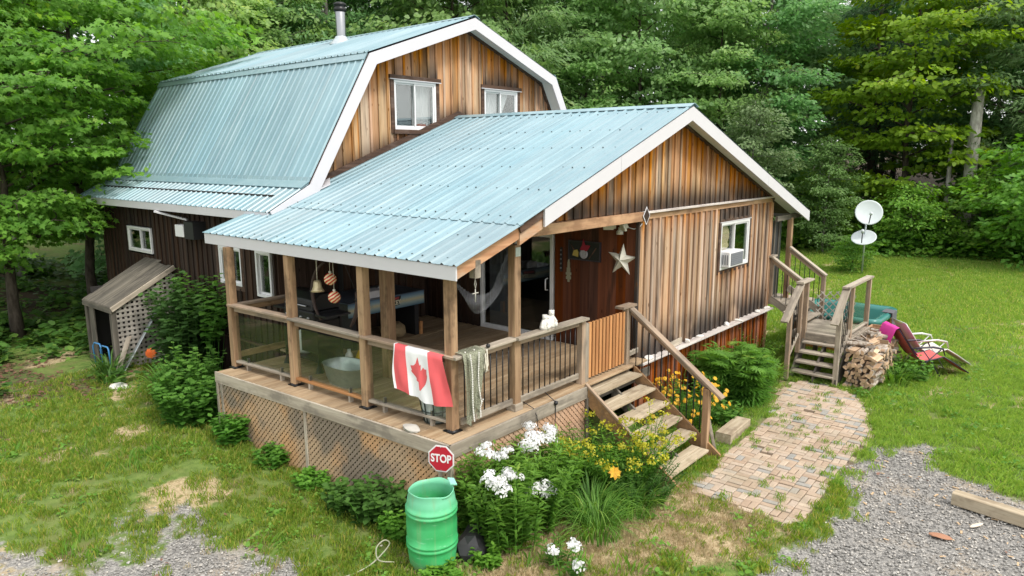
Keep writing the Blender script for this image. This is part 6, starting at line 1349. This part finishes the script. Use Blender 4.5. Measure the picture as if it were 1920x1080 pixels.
# dead trunks
mb = MB(); mb.tube([(0, 0, 0), (0.05, 0.02, 2.5), (0.0, 0.0, 5), (0.04, 0, 7.6), (0.02, 0.02, 8.0)], [0.30, 0.26, 0.24, 0.20, 0.13], 10); snag = thing('dead_trunk', 'tall bare grey broken trunk standing at the wood edge', 'dead tree', (30.0, -1.1, gz(30, -1.1))); 
mb.build('trunk', 'bark_dead', snag, Matrix.Translation((30.0, -1.1, gz(30, -1.1)-0.7)))
for z_, a_ in ((7.0, 0.4), (5.6, 2.5), (4.2, 4.0)): MB().tube([(0, 0, 0), (0.25*math.cos(a_), 0.25*math.sin(a_), 0.05), (0.5*math.cos(a_), 0.5*math.sin(a_), 0.16)], [0.05, 0.035, 0.015], 6).build('branch_stub', 'bark_dead', snag, Matrix.Translation((30.05, -1.1, gz(30, -1.1)+z_-1.2)))
dn = thing('dead_trunk', 'thin leaning dead trunk with tangled bare branches left of the tall grey trunk', 'dead tree', (29.8, -0.3, gz(29.8, -.3)))
mb = MB(); mb.tube([(0, 0, 0), (0.1, 0.05, 2.5), (0.15, 0.1, 5.2)], [0.13, 0.11, 0.06], 7); mb.build('trunk', 'bark_dead', dn, Matrix.Translation((29.8, -0.4, gz(29.8, -.3)-.05)))
for k in range(12):
    a_ = rs.uniform(0, 6.28); L_ = rs.uniform(0.8, 2.0); z_ = rs.uniform(0.8, 2.6); MB().tube([(0, 0, z_), (0.5*L_*math.cos(a_), 0.5*L_*math.sin(a_), z_+0.2), (L_*math.cos(a_), L_*math.sin(a_), z_-0.5)], [0.03, 0.022, 0.008], 5).build('branch', 'bark_dead', dn, Matrix.Translation((29.6, -0.1, gz(29.8, -.3))))
# near maple on the left
NM = tree_meshes(40, 10.5, 4.3, 1.9, 52, 52, 0.15, 'maple', 'leaf_maple', 'bark_dark', 0.13, 0.62, 0.13, dens=1.5)
place_tree('maple_tree', NM, 'big bright green maple overhanging the far end of the gambrel roof', 'tree', 1.3, 15.1, 1.08, 1.0, (1.0, 1.12, 1.15))
NM2 = tree_meshes(41, 9.5, 3.6, 1.6, 40, 46, 0.15, 'maple', 'leaf_maple', 'bark_dark', 0.15, 0.6, 0.13, dens=1.4)
place_tree('maple_tree', NM2, 'maple at the left frame edge with low hanging branches', 'tree', -1.0, 13.5, 0.92, 2.0, (1.0, 1.12, 1.15))
for x, y, s, lb in ((1.2, 20.8, 0.8, 'thin dark trunk tree left of the house, nearest the wall'), (-0.4, 21.5, 0.85, 'thin dark trunk tree in the middle of the left group'), (-2.2, 22.0, 0.9, 'thin dark trunk tree at the left of the left group')):
    place_tree('forest_tree', V[4], lb, 'tree', x, y, s, None, (0.9, 0.9, 0.8), 'slim trees left of the house')
# ------------------------------------------------------------------ plants near the house
def stems_plant(name, label, cat, x, y, n, spread, h, leaf, shape, mat, per=22, droop=0.3, color=(1, 1, 1), flowers=None, lean=0.25, stem_mat='leaf_plant', whorl=True, group=None, base_leaf=0.08, up_bias=1.0):
    """upright stems, each set with leaves up its length; returns stem tips"""
    z0 = gz(x, y); t = thing(name, label, cat, (x, y, z0), group); P = []; D = []; N = []; S = []; tips = []; SV = []; mb = MB()
    for i in range(n):
        a = rng.uniform(0, 2*math.pi); q = math.sqrt(rng.random())*spread; bx_, by_ = x+q*math.cos(a)*0.8, y+q*math.sin(a)*0.8; hh = h*rng.uniform(0.72, 1.08)*(1-0.25*(q/spread)**2)
        la = a+rng.normal(0, 0.5); lx_ = lean*hh*(0.3+q/spread)*math.cos(la); ly_ = lean*hh*(0.3+q/spread)*math.sin(la); tip = (bx_+lx_, by_+ly_, z0+hh); tips.append(tip)
        mb.tube([(bx_, by_, z0-0.03), (bx_+lx_*0.35, by_+ly_*0.35, z0+hh*0.55), tip], [0.009, 0.006, 0.003], 4, False)
        ph = rng.uniform(0, 6.28)
        for k in range(per):
            f = base_leaf+(1-base_leaf)*(k+rng.random()*0.5)/per; aa = ph+k*2.4 if not whorl else ph+(k % 2)*math.pi+(k//2)*1.57; g = f
            P.append((bx_+lx_*g*g, by_+ly_*g*g, z0+hh*f)); D.append((math.cos(aa), math.sin(aa), 0.45-droop+rng.normal(0, 0.2))); N.append((-0.3*math.cos(aa)+rng.normal(0, .2), -0.3*math.sin(aa)+rng.normal(0, .2), up_bias)); S.append(leaf*rng.uniform(0.7, 1.2)*(1.1-0.45*f))
    o = mb.build('stems', stem_mat, t); o.color = tuple(color)+(1,)
    zz = (np.array(P)[:, 2]-z0)/h; o = bpy.data.objects.new('foliage', leaves('foliage', np.array(P), np.array(D), np.array(N), np.array(S), shape, mat, np.clip(0.62*zz**1.5+0.42*rng.random(len(P)), 0, 1))); link(o, t); o.color = tuple(color)+(1,)
    return t, tips
def flower_head(t, name, c, rad, n, size, mat, flat=0.6):
    u = unit(n); u[:, 2] = np.abs(u[:, 2])-0.15; sub_ = np.array(c)+unit(5)*rad*np.array([0.75, 0.75, 0.45]); q_ = sub_[rng.integers(0, 5, n)]; P = q_+u*(rad*rng.uniform(0.35, 0.62, n))[:, None]*np.array([1, 1, flat]); D = np.cross(u, unit(n)); 
    o = bpy.data.objects.new(name, leaves(name, P, D, u, np.full(n, size), 'broad', mat)); return link(o, t)
def daisy(t, name, c, rad, mat, nrm=(0, 0, 1)):
    k = 8; a = np.linspace(0, 2*math.pi, k, endpoint=False); M = face_frame((0, 0, 0), nrm, (0, 1, 0.1)).to_3x3(); D = np.array([M @ Vector((math.cos(q), math.sin(q), -0.15)) for q in a]); P = np.tile(np.array(c), (k, 1)); N = np.tile(np.array(M @ Vector((0, 0, 1))), (k, 1))
    return link(bpy.data.objects.new(name, leaves(name, P, D, N, np.full(k, rad), 'rhomb', mat)), t)
# white phlox by the barrel
for (x, y, n, sp_, h, lb, heads) in ((0.12, -0.80, 78, 0.62, 1.12, 'white phlox clump beside the barrel and the porch corner', [(-0.45, -1.15, 0.96), (-0.40, -1.05, 1.02), (-0.14, -1.12, 0.99), (0.0, -0.85, 1.12), (-0.2, -0.75, 1.2)]), (0.85, -0.72, 66, 0.55, 1.05, 'white phlox clump against the front lattice', [(0.55, -0.75, 1.04), (0.70, -0.78, 1.00), (0.85, -0.72, 1.02), (0.98, -0.75, 0.98), (1.08, -0.70, 1.04), (0.80, -0.6, 1.10), (0.47, -1.1, 0.58), (0.56, -1.12, 0.54), (0.36, -1.08, 0.60)])):
    t, tips = stems_plant('phlox', lb, 'flowering plant', x, y, n, sp_, h, 0.19, 'lance', 'leaf_plant', 44, 0.12, (1.25, 1.2, 0.9), lean=0.22)
    for hx, hy, hz in heads: flower_head(t, 'flower_head', (hx, hy, hz), rng.uniform(0.10, 0.15), 170, 0.036, 'petal_white', 0.85)
for (x, y, lb) in ((0.02, -1.62, 'small white phlox sprig growing in the drive'), (-0.2, -1.95, 'white phlox sprig nearest the camera')):
    t, tips = stems_plant('phlox', lb, 'flowering plant', x, y, 7, 0.16, 0.42, 0.13, 'lance', 'leaf_plant', 16, 0.2, (1.1, 1.1, 0.9))
    for tp_ in tips[:2]: flower_head(t, 'flower_head', tp_, 0.075, 70, 0.038, 'petal_white', 0.75)
# hemp-like palmate bush, black-eyed flowers, goldenrod, lilies
t, tips = stems_plant('palmate_bush', 'large deep green bush with palmate leaves against the skirting', 'bush', 6.75, -0.86, 70, 0.62, 1.05, 0.33, 'palm', 'leaf_plant', 26, 0.35, (1.15, 1.2, 1.0), lean=0.32)
t, tips = stems_plant('palmate_bush', 'smaller leafy bush right of the palmate bush', 'bush', 7.35, -0.8, 40, 0.5, 0.95, 0.17, 'lance', 'leaf_plant', 24, 0.35, (1.15, 1.15, 0.7), lean=0.4)
t, tips = stems_plant('yellow_daisies', 'clump of golden daisies with dark eyes behind the stair rail', 'flowering plant', 5.05, -0.75, 60, 0.55, 0.9, 0.12, 'lance', 'leaf_plant', 14, 0.2, (0.9, 1, 0.8), lean=0.35)
for k, tp_ in enumerate(tips+[(a+rng.normal(0, .08), b+rng.normal(0, .08), c_-rng.uniform(0.1, 0.45)) for a, b, c_ in tips]):
    nr = Vector((rng.normal(-0.3, .4), rng.normal(-0.6, .4), 0.8)); f_ = daisy(t, 'flower', tp_, rng.uniform(0.04, 0.052), 'petal_yellow', nr)
t, tips = stems_plant('goldenrod', 'yellow green goldenrod clump leaning over the stairs', 'flowering plant', 2.1, -1.05, 80, 0.62, 0.92, 0.12, 'lance', 'leaf_plant', 30, 0.25, (1.1, 1.15, 0.7), lean=0.45)
for tp_ in tips[:40]: flower_head(t, 'flower_spray', tp_, 0.10, 40, 0.035, 'goldenrod', 0.8)
t, tips = stems_plant('goldenrod', 'yellow flowering clump growing through the middle stair treads', 'flowering plant', 2.95, -1.2, 18, 0.32, 0.95, 0.09, 'lance', 'leaf_plant', 20, 0.25, (1.1, 1.15, 0.7), lean=0.5)
for tp_ in tips[:12]: flower_head(t, 'flower_spray', tp_, 0.08, 30, 0.033, 'goldenrod', 0.8)
t, tips = stems_plant('green_herb', 'dark fine leaved herb clump at the foot of the stairs', 'plant', 2.1, -1.5, 70, 0.5, 0.6, 0.09, 'lance', 'leaf_dark', 34, 0.2, (1.2, 1.2, 1.0), lean=0.5)
t, tips = stems_plant('green_herb', 'leafy green perennials between the phlox and the goldenrod', 'plant', 1.75, -0.65, 40, 0.45, 0.8, 0.16, 'lance', 'leaf_plant', 20, 0.4, (0.95, 1.0, 0.8), lean=0.4)
t, tips = stems_plant('yellow_lily', 'single yellow lily flower in front of the front lattice plants', 'flower', 1.75, -1.5, 4, 0.1, 0.55, 0.2, 'lance', 'leaf_plant', 8, 0.2); fl_ = tips[0]
for k in range(6): daisy(t, 'petal_whorl', (fl_[0], fl_[1], fl_[2]+0.006*k), 0.10, 'petal_yellow', (rng.normal(-0.5, .3), rng.normal(-0.7, .3), 0.8)) if k < 3 else None
def strap_clump(name, label, x, y, n, L, mat='leaf_plant', color=(1, 1, 1), width=0.03, spread=0.12, group=None, cat='plant'):
    z0 = gz(x, y); V_ = []; F_ = []; rnd = []
    for i in range(n):
        a = rng.uniform(0, 6.283); q = math.sqrt(rng.random())*spread; l_ = L*rng.uniform(0.6, 1.1); b = len(V_); ca, sa = math.cos(a), math.sin(a); arch = rng.uniform(0.5, 1.2); r_ = rng.random(); kk = 6
        for k in range(kk+1):
            s = k/kk; out = l_*0.75*s*s*arch; hgt = l_*(s*0.95-0.55*arch*s*s*s); w = width*(1-s**2.5)*0.5+0.001; cx_, cy2 = x+q*ca+out*ca, y+q*sa+out*sa
            V_ += [(cx_-sa*w, cy2+ca*w, z0+hgt+0.006), (cx_+sa*w, cy2-ca*w, z0+hgt+0.006)]; rnd += [r_, r_]
        for k in range(kk): F_.append((b+2*k, b+2*k+1, b+2*k+3, b+2*k+2))
    o = bpy.data.objects.new(name, fastmesh(name, np.array(V_), np.array(F_), mat, {'rnd': rnd}, True)); link(o); o.color = tuple(color)+(1,); tag(o, label, cat, group); return o
strap_clump('daylily_clump', 'arching daylily leaves in front of the trellis lean-to', -0.75, 8.9, 60, 0.75, 'leaf_dark', (1.3, 1.3, 1), 0.03, 0.25)
strap_clump('daylily_clump', 'broad bright daylily clump left of the porch lattice', -0.5, 6.9, 90, 0.85, 'leaf_plant', (1, 1, 0.9), 0.04, 0.3)
strap_clump('daylily_clump', 'daylily leaves by the pale stone', -0.95, 8.4, 45, 0.55, 'leaf_dark', (1.4, 1.4, 1), 0.028, 0.2)
strap_clump('tall_grass', 'tall arching grass tuft in front of the phlox', 1.15, -1.35, 240, 0.75, 'leaf_plant', (1.0, 1.0, 0.9), 0.014, 0.3, cat='grass')
strap_clump('tall_grass', 'tall grass tuft between the phlox and the straw', 0.85, -1.65, 200, 0.6, 'leaf_plant', (1.1, 1.05, 0.9), 0.013, 0.3, cat='grass')
strap_clump('tall_grass', 'tall grass tuft at the foot of the goldenrod', 1.65, -1.65, 220, 0.55, 'leaf_plant', (1.05, 1.05, 0.8), 0.013, 0.32, cat='grass')
strap_clump('tall_grass', 'yellow green grass clump beside the side stairs', 8.1, -0.95, 130, 0.8, 'leaf_plant', (1.5, 1.3, 0.8), 0.02, 0.3, cat='grass')
strap_clump('tall_grass', 'weedy tuft in front of the firewood', 9.7, -3.0, 160, 0.55, 'leaf_plant', (1.1, 1.05, 0.8), 0.016, 0.3, cat='grass')
t, tips = stems_plant('weed_clump', 'leafy weeds between the firewood and the chairs', 'plant', 10.1, -3.1, 34, 0.45, 0.5, 0.14, 'broad', 'leaf_plant', 12, 0.3, (0.95, 1, 0.7), lean=0.5)
t, tips = stems_plant('weed_clump', 'leafy weeds below the daisies by the timber block', 'plant', 5.5, -1.25, 24, 0.3, 0.35, 0.12, 'broad', 'leaf_plant', 10, 0.3, (0.95, 1, 0.8), lean=0.5)
t, tips = stems_plant('weed_clump', 'leafy plants under the side deck', 'plant', 8.9, -0.3, 34, 0.6, 0.9, 0.13, 'lance', 'leaf_plant', 14, 0.3, (1.1, 1.05, 0.8), lean=0.3)
ol = [strap_clump('orange_lily', 'orange daylily flower beside the trellis', -0.15, 8.0, 3, 0.2, 'leaf_plant')]
od = thing('lily_flower', 'single orange lily bloom above the daylily leaves', 'flower', (-0.25, 8.1, 0.4)); 
for k in range(3): daisy(od, 'petal_whorl', (-0.25, 8.1, 0.82+0.008*k), 0.11, 'petal_orange', (-0.6+0.2*k, -0.7, 0.4))
MB().tube([(-0.22, 8.1, 0.28), (-0.25, 8.1, 0.82)], 0.006, 5).build('stem', 'leaf_plant', od)
# shrubs along the lattice and the vine on the dark wall
for (x, y, n, sp_, h, lf, mt, lb, col) in ((-0.75, 5.35, 60, 0.5, 0.85, 0.17, 'leaf_plant', 'bright green nettle-like shrub at the far lattice end', (1.0, 1.1, 0.9)), (-0.45, 6.1, 50, 0.5, 1.1, 0.17, 'leaf_plant', 'taller bright green plant against the dark wall', (1.0, 1.05, 0.9)), (-0.72, 4.2, 34, 0.34, 0.5, 0.14, 'leaf_plant', 'low leafy plant beside the left lattice panel', (0.95, 1.1, 0.8)), (-0.62, 0.72, 46, 0.36, 0.6, 0.13, 'leaf_dark', 'dark green leafy plant between lattice and barrel', (1.3, 1.3, 1.0)), (-0.72, 1.25, 30, 0.28, 0.42, 0.13, 'leaf_dark', 'low dark green plant below the left lattice', (1.4, 1.4, 1.0)), (-0.62, 3.2, 26, 0.3, 0.3, 0.12, 'leaf_plant', 'small weeds below the lattice batten', (1.0, 1.1, 0.8)), (-0.75, 0.15, 26, 0.25, 0.35, 0.10, 'leaf_plant', 'little green weeds just behind the barrel', (1.1, 1.2, 0.8)), (-0.62, 2.2, 24, 0.3, 0.25, 0.10, 'leaf_plant', 'low weeds along the middle of the left lattice', (1.1, 1.2, 0.8)), (-0.45, -1.02, 20, 0.22, 0.22, 0.09, 'leaf_plant', 'small weeds growing around the barrel foot', (1.2, 1.2, 0.8)), (-1.1, -0.88, 22, 0.25, 0.18, 0.09, 'leaf_plant', 'low clover-like weeds in front of the barrel', (1.2, 1.2, 0.8))):
    stems_plant('leafy_plant', lb, 'plant', x, y, n, sp_, h, lf, 'broad', mt, 16, 0.3, col, lean=0.35, group=None)
t, tips = stems_plant('elder_bush', 'dark leafy bush climbing the wall beside the trellis', 'bush', 0.2, 7.5, 46, 0.5, 2.15, 0.22, 'broad', 'leaf_dark', 36, 0.35, (1, 1, 1), lean=0.18, base_leaf=0.15)
t, tips = stems_plant('elder_bush', 'dark leafy branches hanging over the trellis side', 'bush', 0.5, 8.45, 26, 0.3, 2.0, 0.2, 'broad', 'leaf_dark', 34, 0.35, (1.1, 1.1, 1), lean=0.22, base_leaf=0.2)
t, tips = stems_plant('elder_bush', 'light green branch tips below the dark wall window', 'bush', 0.35, 6.9, 12, 0.35, 2.35, 0.2, 'broad', 'leaf_plant', 30, 0.35, (0.9, 1, 0.8), lean=0.25, base_leaf=0.5)
# ------------------------------------------------------------------ grass, ground cover, gravel: too many to count
def template(name, me): return bpy.data.objects.new(name, me)      # not linked: only a source of instances
def tuft(n, h, spread, w, mat, seed):
    rs_ = np.random.default_rng(seed); V_ = []; F_ = []; rn = []
    for i in range(n):
        a = rs_.uniform(0, 6.283); q = spread*math.sqrt(rs_.random()); x, y = q*math.cos(a), q*math.sin(a); b = len(V_); l_ = h*rs_.uniform(0.5, 1.15); la = rs_.uniform(0, 6.283); le = rs_.uniform(0.15, 0.75)*l_; r_ = rs_.random(); c, s = math.cos(la+1.57), math.sin(la+1.57)
        V_ += [(x-c*w, y-s*w, -0.01), (x+c*w, y+s*w, -0.01), (x+0.35*le*math.cos(la)+c*w*.8, y+0.35*le*math.sin(la)+s*w*.8, l_*0.6), (x+le*math.cos(la), y+le*math.sin(la), l_)]
        F_.append((b, b+1, b+2, b+3)); rn += [r_]*4
    return fastmesh('tuft', np.array(V_), np.array(F_), mat, {'rnd': rn})
def weed(n, size, spread, mat, seed, h=0.05):
    P = np.stack([rng.normal(0, spread, n), rng.normal(0, spread, n), rng.uniform(0.005, h, n)], 1); a = rng.uniform(0, 6.283, n); D = np.stack([np.cos(a), np.sin(a), rng.normal(0.2, .2, n)], 1); N = np.tile(np.array([0, 0, 1.0]), (n, 1))+unit(n)*0.4
    return leaves('weed', P, D, N, size*rng.uniform(.6, 1.2, n), 'broad', mat)
def scatter(name, label, P, scl, mesh, kind='stuff', color=(1, 1, 1), cat=None):
    """one object whose points carry instances of a small mesh"""
    me = bpy.data.meshes.new(name); me.vertices.add(len(P)); me.vertices.foreach_set('co', np.asarray(P, np.float32).ravel())
    a = me.attributes.new('scl', 'FLOAT', 'POINT'); a.data.foreach_set('value', np.asarray(scl, np.float32)); a = me.attributes.new('rot', 'FLOAT_VECTOR', 'POINT'); rv = np.zeros((len(P), 3), np.float32); rv[:, 2] = rng.uniform(0, 6.283, len(P)); rv[:, :2] = rng.normal(0, 0.12, (len(P), 2)); a.data.foreach_set('vector', rv.ravel())
    o = bpy.data.objects.new(name, me); link(o); g = bpy.data.node_groups.new(name, 'GeometryNodeTree'); g.interface.new_socket('Geometry', in_out='INPUT', socket_type='NodeSocketGeometry'); g.interface.new_socket('Geometry', in_out='OUTPUT', socket_type='NodeSocketGeometry')
    gi = g.nodes.new('NodeGroupInput'); go = g.nodes.new('NodeGroupOutput'); mp = g.nodes.new('GeometryNodeMeshToPoints'); io = g.nodes.new('GeometryNodeInstanceOnPoints'); oi = g.nodes.new('GeometryNodeObjectInfo'); oi.inputs['Object'].default_value = template(name+'_source', mesh); oi.inputs['As Instance'].default_value = True
    na = g.nodes.new('GeometryNodeInputNamedAttribute'); na.data_type = 'FLOAT'; na.inputs[0].default_value = 'scl'; nr = g.nodes.new('GeometryNodeInputNamedAttribute'); nr.data_type = 'FLOAT_VECTOR'; nr.inputs[0].default_value = 'rot'
    L = g.links.new; L(gi.outputs[0], mp.inputs['Mesh']); L(mp.outputs[0], io.inputs['Points']); L(oi.outputs['Geometry'], io.inputs['Instance']); L(na.outputs['Attribute'], io.inputs['Scale']); L(nr.outputs['Attribute'], io.inputs['Rotation']); L(io.outputs[0], go.inputs[0])
    md = o.modifiers.new('scatter', 'NODES'); md.node_group = g; o['kind'] = kind; o['label'] = label; o.color = tuple(color)+(1,)
    if cat: o['category'] = cat
    return o
def pts_where(x0, x1, y0, y1, per_m2, fn):
    n = int((x1-x0)*(y1-y0)*per_m2); x = rng.uniform(x0, x1, n); y = rng.uniform(y0, y1, n); gr, dry, bare, path, hs2 = masks(x, y); p = fn(x, y, gr, dry, bare)*(1-path)*(~hs2); porch_ = (x > -0.35) & (x < 4.5) & (y > -0.3) & (y < 5.2); p = p*(~porch_)
    k = rng.random(n) < p; x, y = x[k], y[k]; return np.stack([x, y, gh(x, y)-0.004], 1)
TG = [tuft(26, 0.075, 0.09, 0.0035, 'grass_blade', 1), tuft(22, 0.10, 0.10, 0.004, 'grass_blade', 2), tuft(26, 0.07, 0.10, 0.003, 'dry_blade', 3), tuft(30, 0.06, 0.16, 0.007, 'grass_blade', 4)]
near = lambda x, y, g, d, b: np.clip((1-g*1.0)*(1-0.75*d)*(1-0.93*b)*(0.4+0.6*sstep(0.3, 0.55, fbm(x*1.6, y*1.6, 91))), 0.0, 1)
P = pts_where(-9, 4.2, -6.5, 9.5, 120, near); scatter('lawn_grass', 'short patchy grass in the near yard', P, rng.uniform(0.5, 1.45, len(P)), TG[0], color=(1.30, 1.08, 0.8))
P = pts_where(-8, 3.5, -6, 9, 16, lambda x, y, g, d, b: near(x, y, g, d, b)*sstep(0.45, 0.6, fbm(x*1.2, y*1.2, 14))); scatter('lawn_weeds', 'low broad weeds among the yard grass', P, rng.uniform(0.5, 1.4, len(P)), weed(16, 0.055, 0.07, 'grass_blade', 5), color=(1.0, 1.15, 0.9))
P = pts_where(4.2, 13, -9, 3, 170, near); scatter('lawn_grass', 'mown green lawn beside the gravel', P, rng.uniform(0.6, 1.1, len(P)), TG[1], color=(1.55, 1.35, 1.3))
P = pts_where(13, 30, -14, 9, 60, near); scatter('lawn_grass', 'mown green lawn stretching to the wood', P, rng.uniform(1.0, 1.7, len(P)), TG[3], color=(1.6, 1.4, 1.3))
P = pts_where(-2, 8, -6.5, 1.5, 150, lambda x, y, g, d, b: np.clip(d*1.0-0.6*g, 0, 1)); scatter('straw', 'dry flattened grass beside the stairs and path', P, rng.uniform(0.5, 1.1, len(P)), TG[2])
P = pts_where(-9, 16, -9, 12, 26, lambda x, y, g, d, b: np.clip(0.5*d+0.10*(1-g)*(1-b), 0, 1)); scatter('straw', 'scattered dry blades in the grass', P, rng.uniform(0.4, 0.9, len(P)), TG[2])
e_in = lambda x, y: -poly_dist(x, y, PATH)
P = pts_where(2.3, 9.2, -4.6, -1.2, 60, lambda x, y, g, d, b: np.clip(0.9*sstep(0.34, 0.05, poly_dist(x, y, PATH))*sstep(0.45, 0.6, fbm(x*1.8, y*1.8, 66)), 0, 1)); scatter('path_edge_grass', 'grass tufts creeping over the path edge', P, rng.uniform(0.6, 1.3, len(P)), TG[0], color=(1, 1.1, 0.8))
n = 150; x = rng.uniform(2.8, 8.5, n); y = rng.uniform(-3.3, -1.5, n); k = (poly_dist(x, y, PATH) < 0) & (fbm(x*1.5, y*1.5, 101) > 0.52); P = np.stack([x[k], y[k], gh(x[k], y[k])+0.005], 1); scatter('path_joint_grass', 'small grass tufts growing in the paver joints', P, rng.uniform(0.5, 1.1, len(P)), TG[0], color=(1.1, 1.1, 0.8))
P = pts_where(-9, 4, 8, 24, 20, lambda x, y, g, d, b: np.clip(0.15+0.85*sstep(0.45, 0.6, fbm(x*0.7, y*0.7, 44)), 0, 1)*(sstep(9.5, 13, y)*0.9+0.1)); scatter('undergrowth', 'low leafy undergrowth below the left trees', P, rng.uniform(0.8, 2.2, len(P)), weed(26, 0.10, 0.12, 'leaf_dark', 6, 0.16), color=(1.3, 1.3, 1))
P = pts_where(20, 34, -14, 14, 8, lambda x, y, g, d, b: sstep(27.0, 28.4, x+0.08*y)); scatter('undergrowth', 'leafy undergrowth along the wood edge behind the lawn', P, rng.uniform(2.0, 4.5, len(P)), weed(40, 0.07, 0.12, 'leaf_plant', 7, 0.20), color=(1.0, 1.05, 0.75))
P = pts_where(-7, 1, 5, 14, 70, lambda x, y, g, d, b: np.clip(b, 0, 1)*0.8); 
leaf_mat('dead_leaf', (0.13, 0.06, 0.04), (0.22, 0.12, 0.085), (0.30, 0.22, 0.16), 0.1); scatter('leaf_litter', 'brown fallen leaves on the bare ground at left', P, rng.uniform(0.6, 1.3, len(P)), weed(7, 0.06, 0.12, 'dead_leaf', 8, 0.015))
def pebble(seed, s):
    bm = bmesh.new(); bmesh.ops.create_icosphere(bm, subdivisions=1, radius=s); rs_ = np.random.default_rng(seed)
    for v in bm.verts: v.co = Vector((v.co.x*rs_.uniform(.7, 1.3), v.co.y*rs_.uniform(.7, 1.2), v.co.z*rs_.uniform(.4, .7)))
    me = bpy.data.meshes.new('pebble'); bm.to_mesh(me); bm.free(); return me
def gravel_mat():
    t = NT('gravel_stone'); c = t.ramp(t.n('ObjectInfo').outputs['Random'], (0.0, (0.13, 0.125, 0.116)), (0.5, (0.265, 0.256, 0.24)), (0.85, (0.37, 0.358, 0.332)), (1.0, (0.54, 0.50, 0.44))); t.pbr(c, 0.85, 0, None, 0.3); MAT['gravel_stone'] = t.m
gravel_mat(); pb = pebble(3, 0.014); pb.materials.append(MAT['gravel_stone']); pb2 = pebble(5, 0.03); pb2.materials.append(MAT['gravel_stone'])
P = pts_where(-7, 7, -7.5, 3.5, 700, lambda x, y, g, d, b: g*g*0.9); scatter('gravel', 'loose grey crushed gravel of the drive', P, rng.uniform(0.5, 1.3, len(P)), pb)
P = pts_where(-7, 7, -7.5, 5, 5, lambda x, y, g, d, b: 0.15+0.6*g); scatter('gravel', 'scattered larger stones on the drive', P, rng.uniform(0.4, 1.2, len(P)), pb2)
chip = MB(); chip.box((0, 0, 0.004), (0.07, 0.022, 0.006)); chipm = chip.mesh('chip', plain('chip_wood', (0.48, 0.34, 0.20), 0.9)); P = pts_where(3, 7, -6.5, -3.4, 14, lambda x, y, g, d, b: g); scatter('wood_chips', 'pale wood chips littering the gravel', P, rng.uniform(0.3, 1.2, len(P)), chipm)
rock('bark_chunk', 'reddish bark slab lying on the gravel at lower right', (3.5, -4.9, 0.0), (0.13, 0.07, 0.02), plain('bark_red', (0.34, 0.17, 0.10), 0.9).name, 91, cat='bark')
rock('bark_chunk', 'pale wood splinter on the gravel beside the timber', (4.1, -5.2, 0.0), (0.13, 0.03, 0.018), plain('splinter', (0.60, 0.52, 0.42), 0.9).name, 92, cat='wood splinter')

P = pts_where(-8, 13, -8, 8, 2.2, lambda x, y, g, d, b: (1-g)*(1-b)*sstep(0.4, 0.7, fbm(x*0.8, y*0.8, 17))); scatter('lawn_weeds', 'taller grass tufts standing out of the mown grass', P, rng.uniform(1.2, 2.6, len(P)), TG[0], color=(0.95, 1.05, 0.8))
P = pts_where(4.5, 16, -9, 2, 5, lambda x, y, g, d, b: (1-g)*sstep(0.45, 0.65, fbm(x*0.6, y*0.6, 27))); scatter('clover', 'low clover leaves patched through the right lawn', P, rng.uniform(0.8, 1.8, len(P)), weed(22, 0.04, 0.09, 'grass_blade', 12, 0.06), color=(0.8, 1.0, 0.8))
P = pts_where(-6, 12, -7, 7, 1.5, lambda x, y, g, d, b: 0.6); scatter('fallen_leaves', 'odd brown fallen leaves on the grass and gravel', P, rng.uniform(0.5, 0.9, len(P)), weed(2, 0.07, 0.1, 'dead_leaf', 13, 0.05))

# labels that would read alike are told apart by their place from left to right
_by = {}
for o in list(COL.objects):
    if o.parent is None and o.get('label') and o.get('category') and o['category'] != 'firewood': _by.setdefault(o['label'], []).append(o)
_ord = ['leftmost', 'second from left', 'third from left', 'fourth from left', 'fifth from left', 'sixth from left', 'seventh from left']
for lb, os_ in _by.items():
    if len(os_) < 2: continue
    os_.sort(key=lambda o: PXC(*WM[o.name].translation[:2]))
    for k, o in enumerate(os_): o['label'] = lb + ', ' + (('left of two', 'right of two')[k] if len(os_) == 2 else _ord[min(k, 6)])
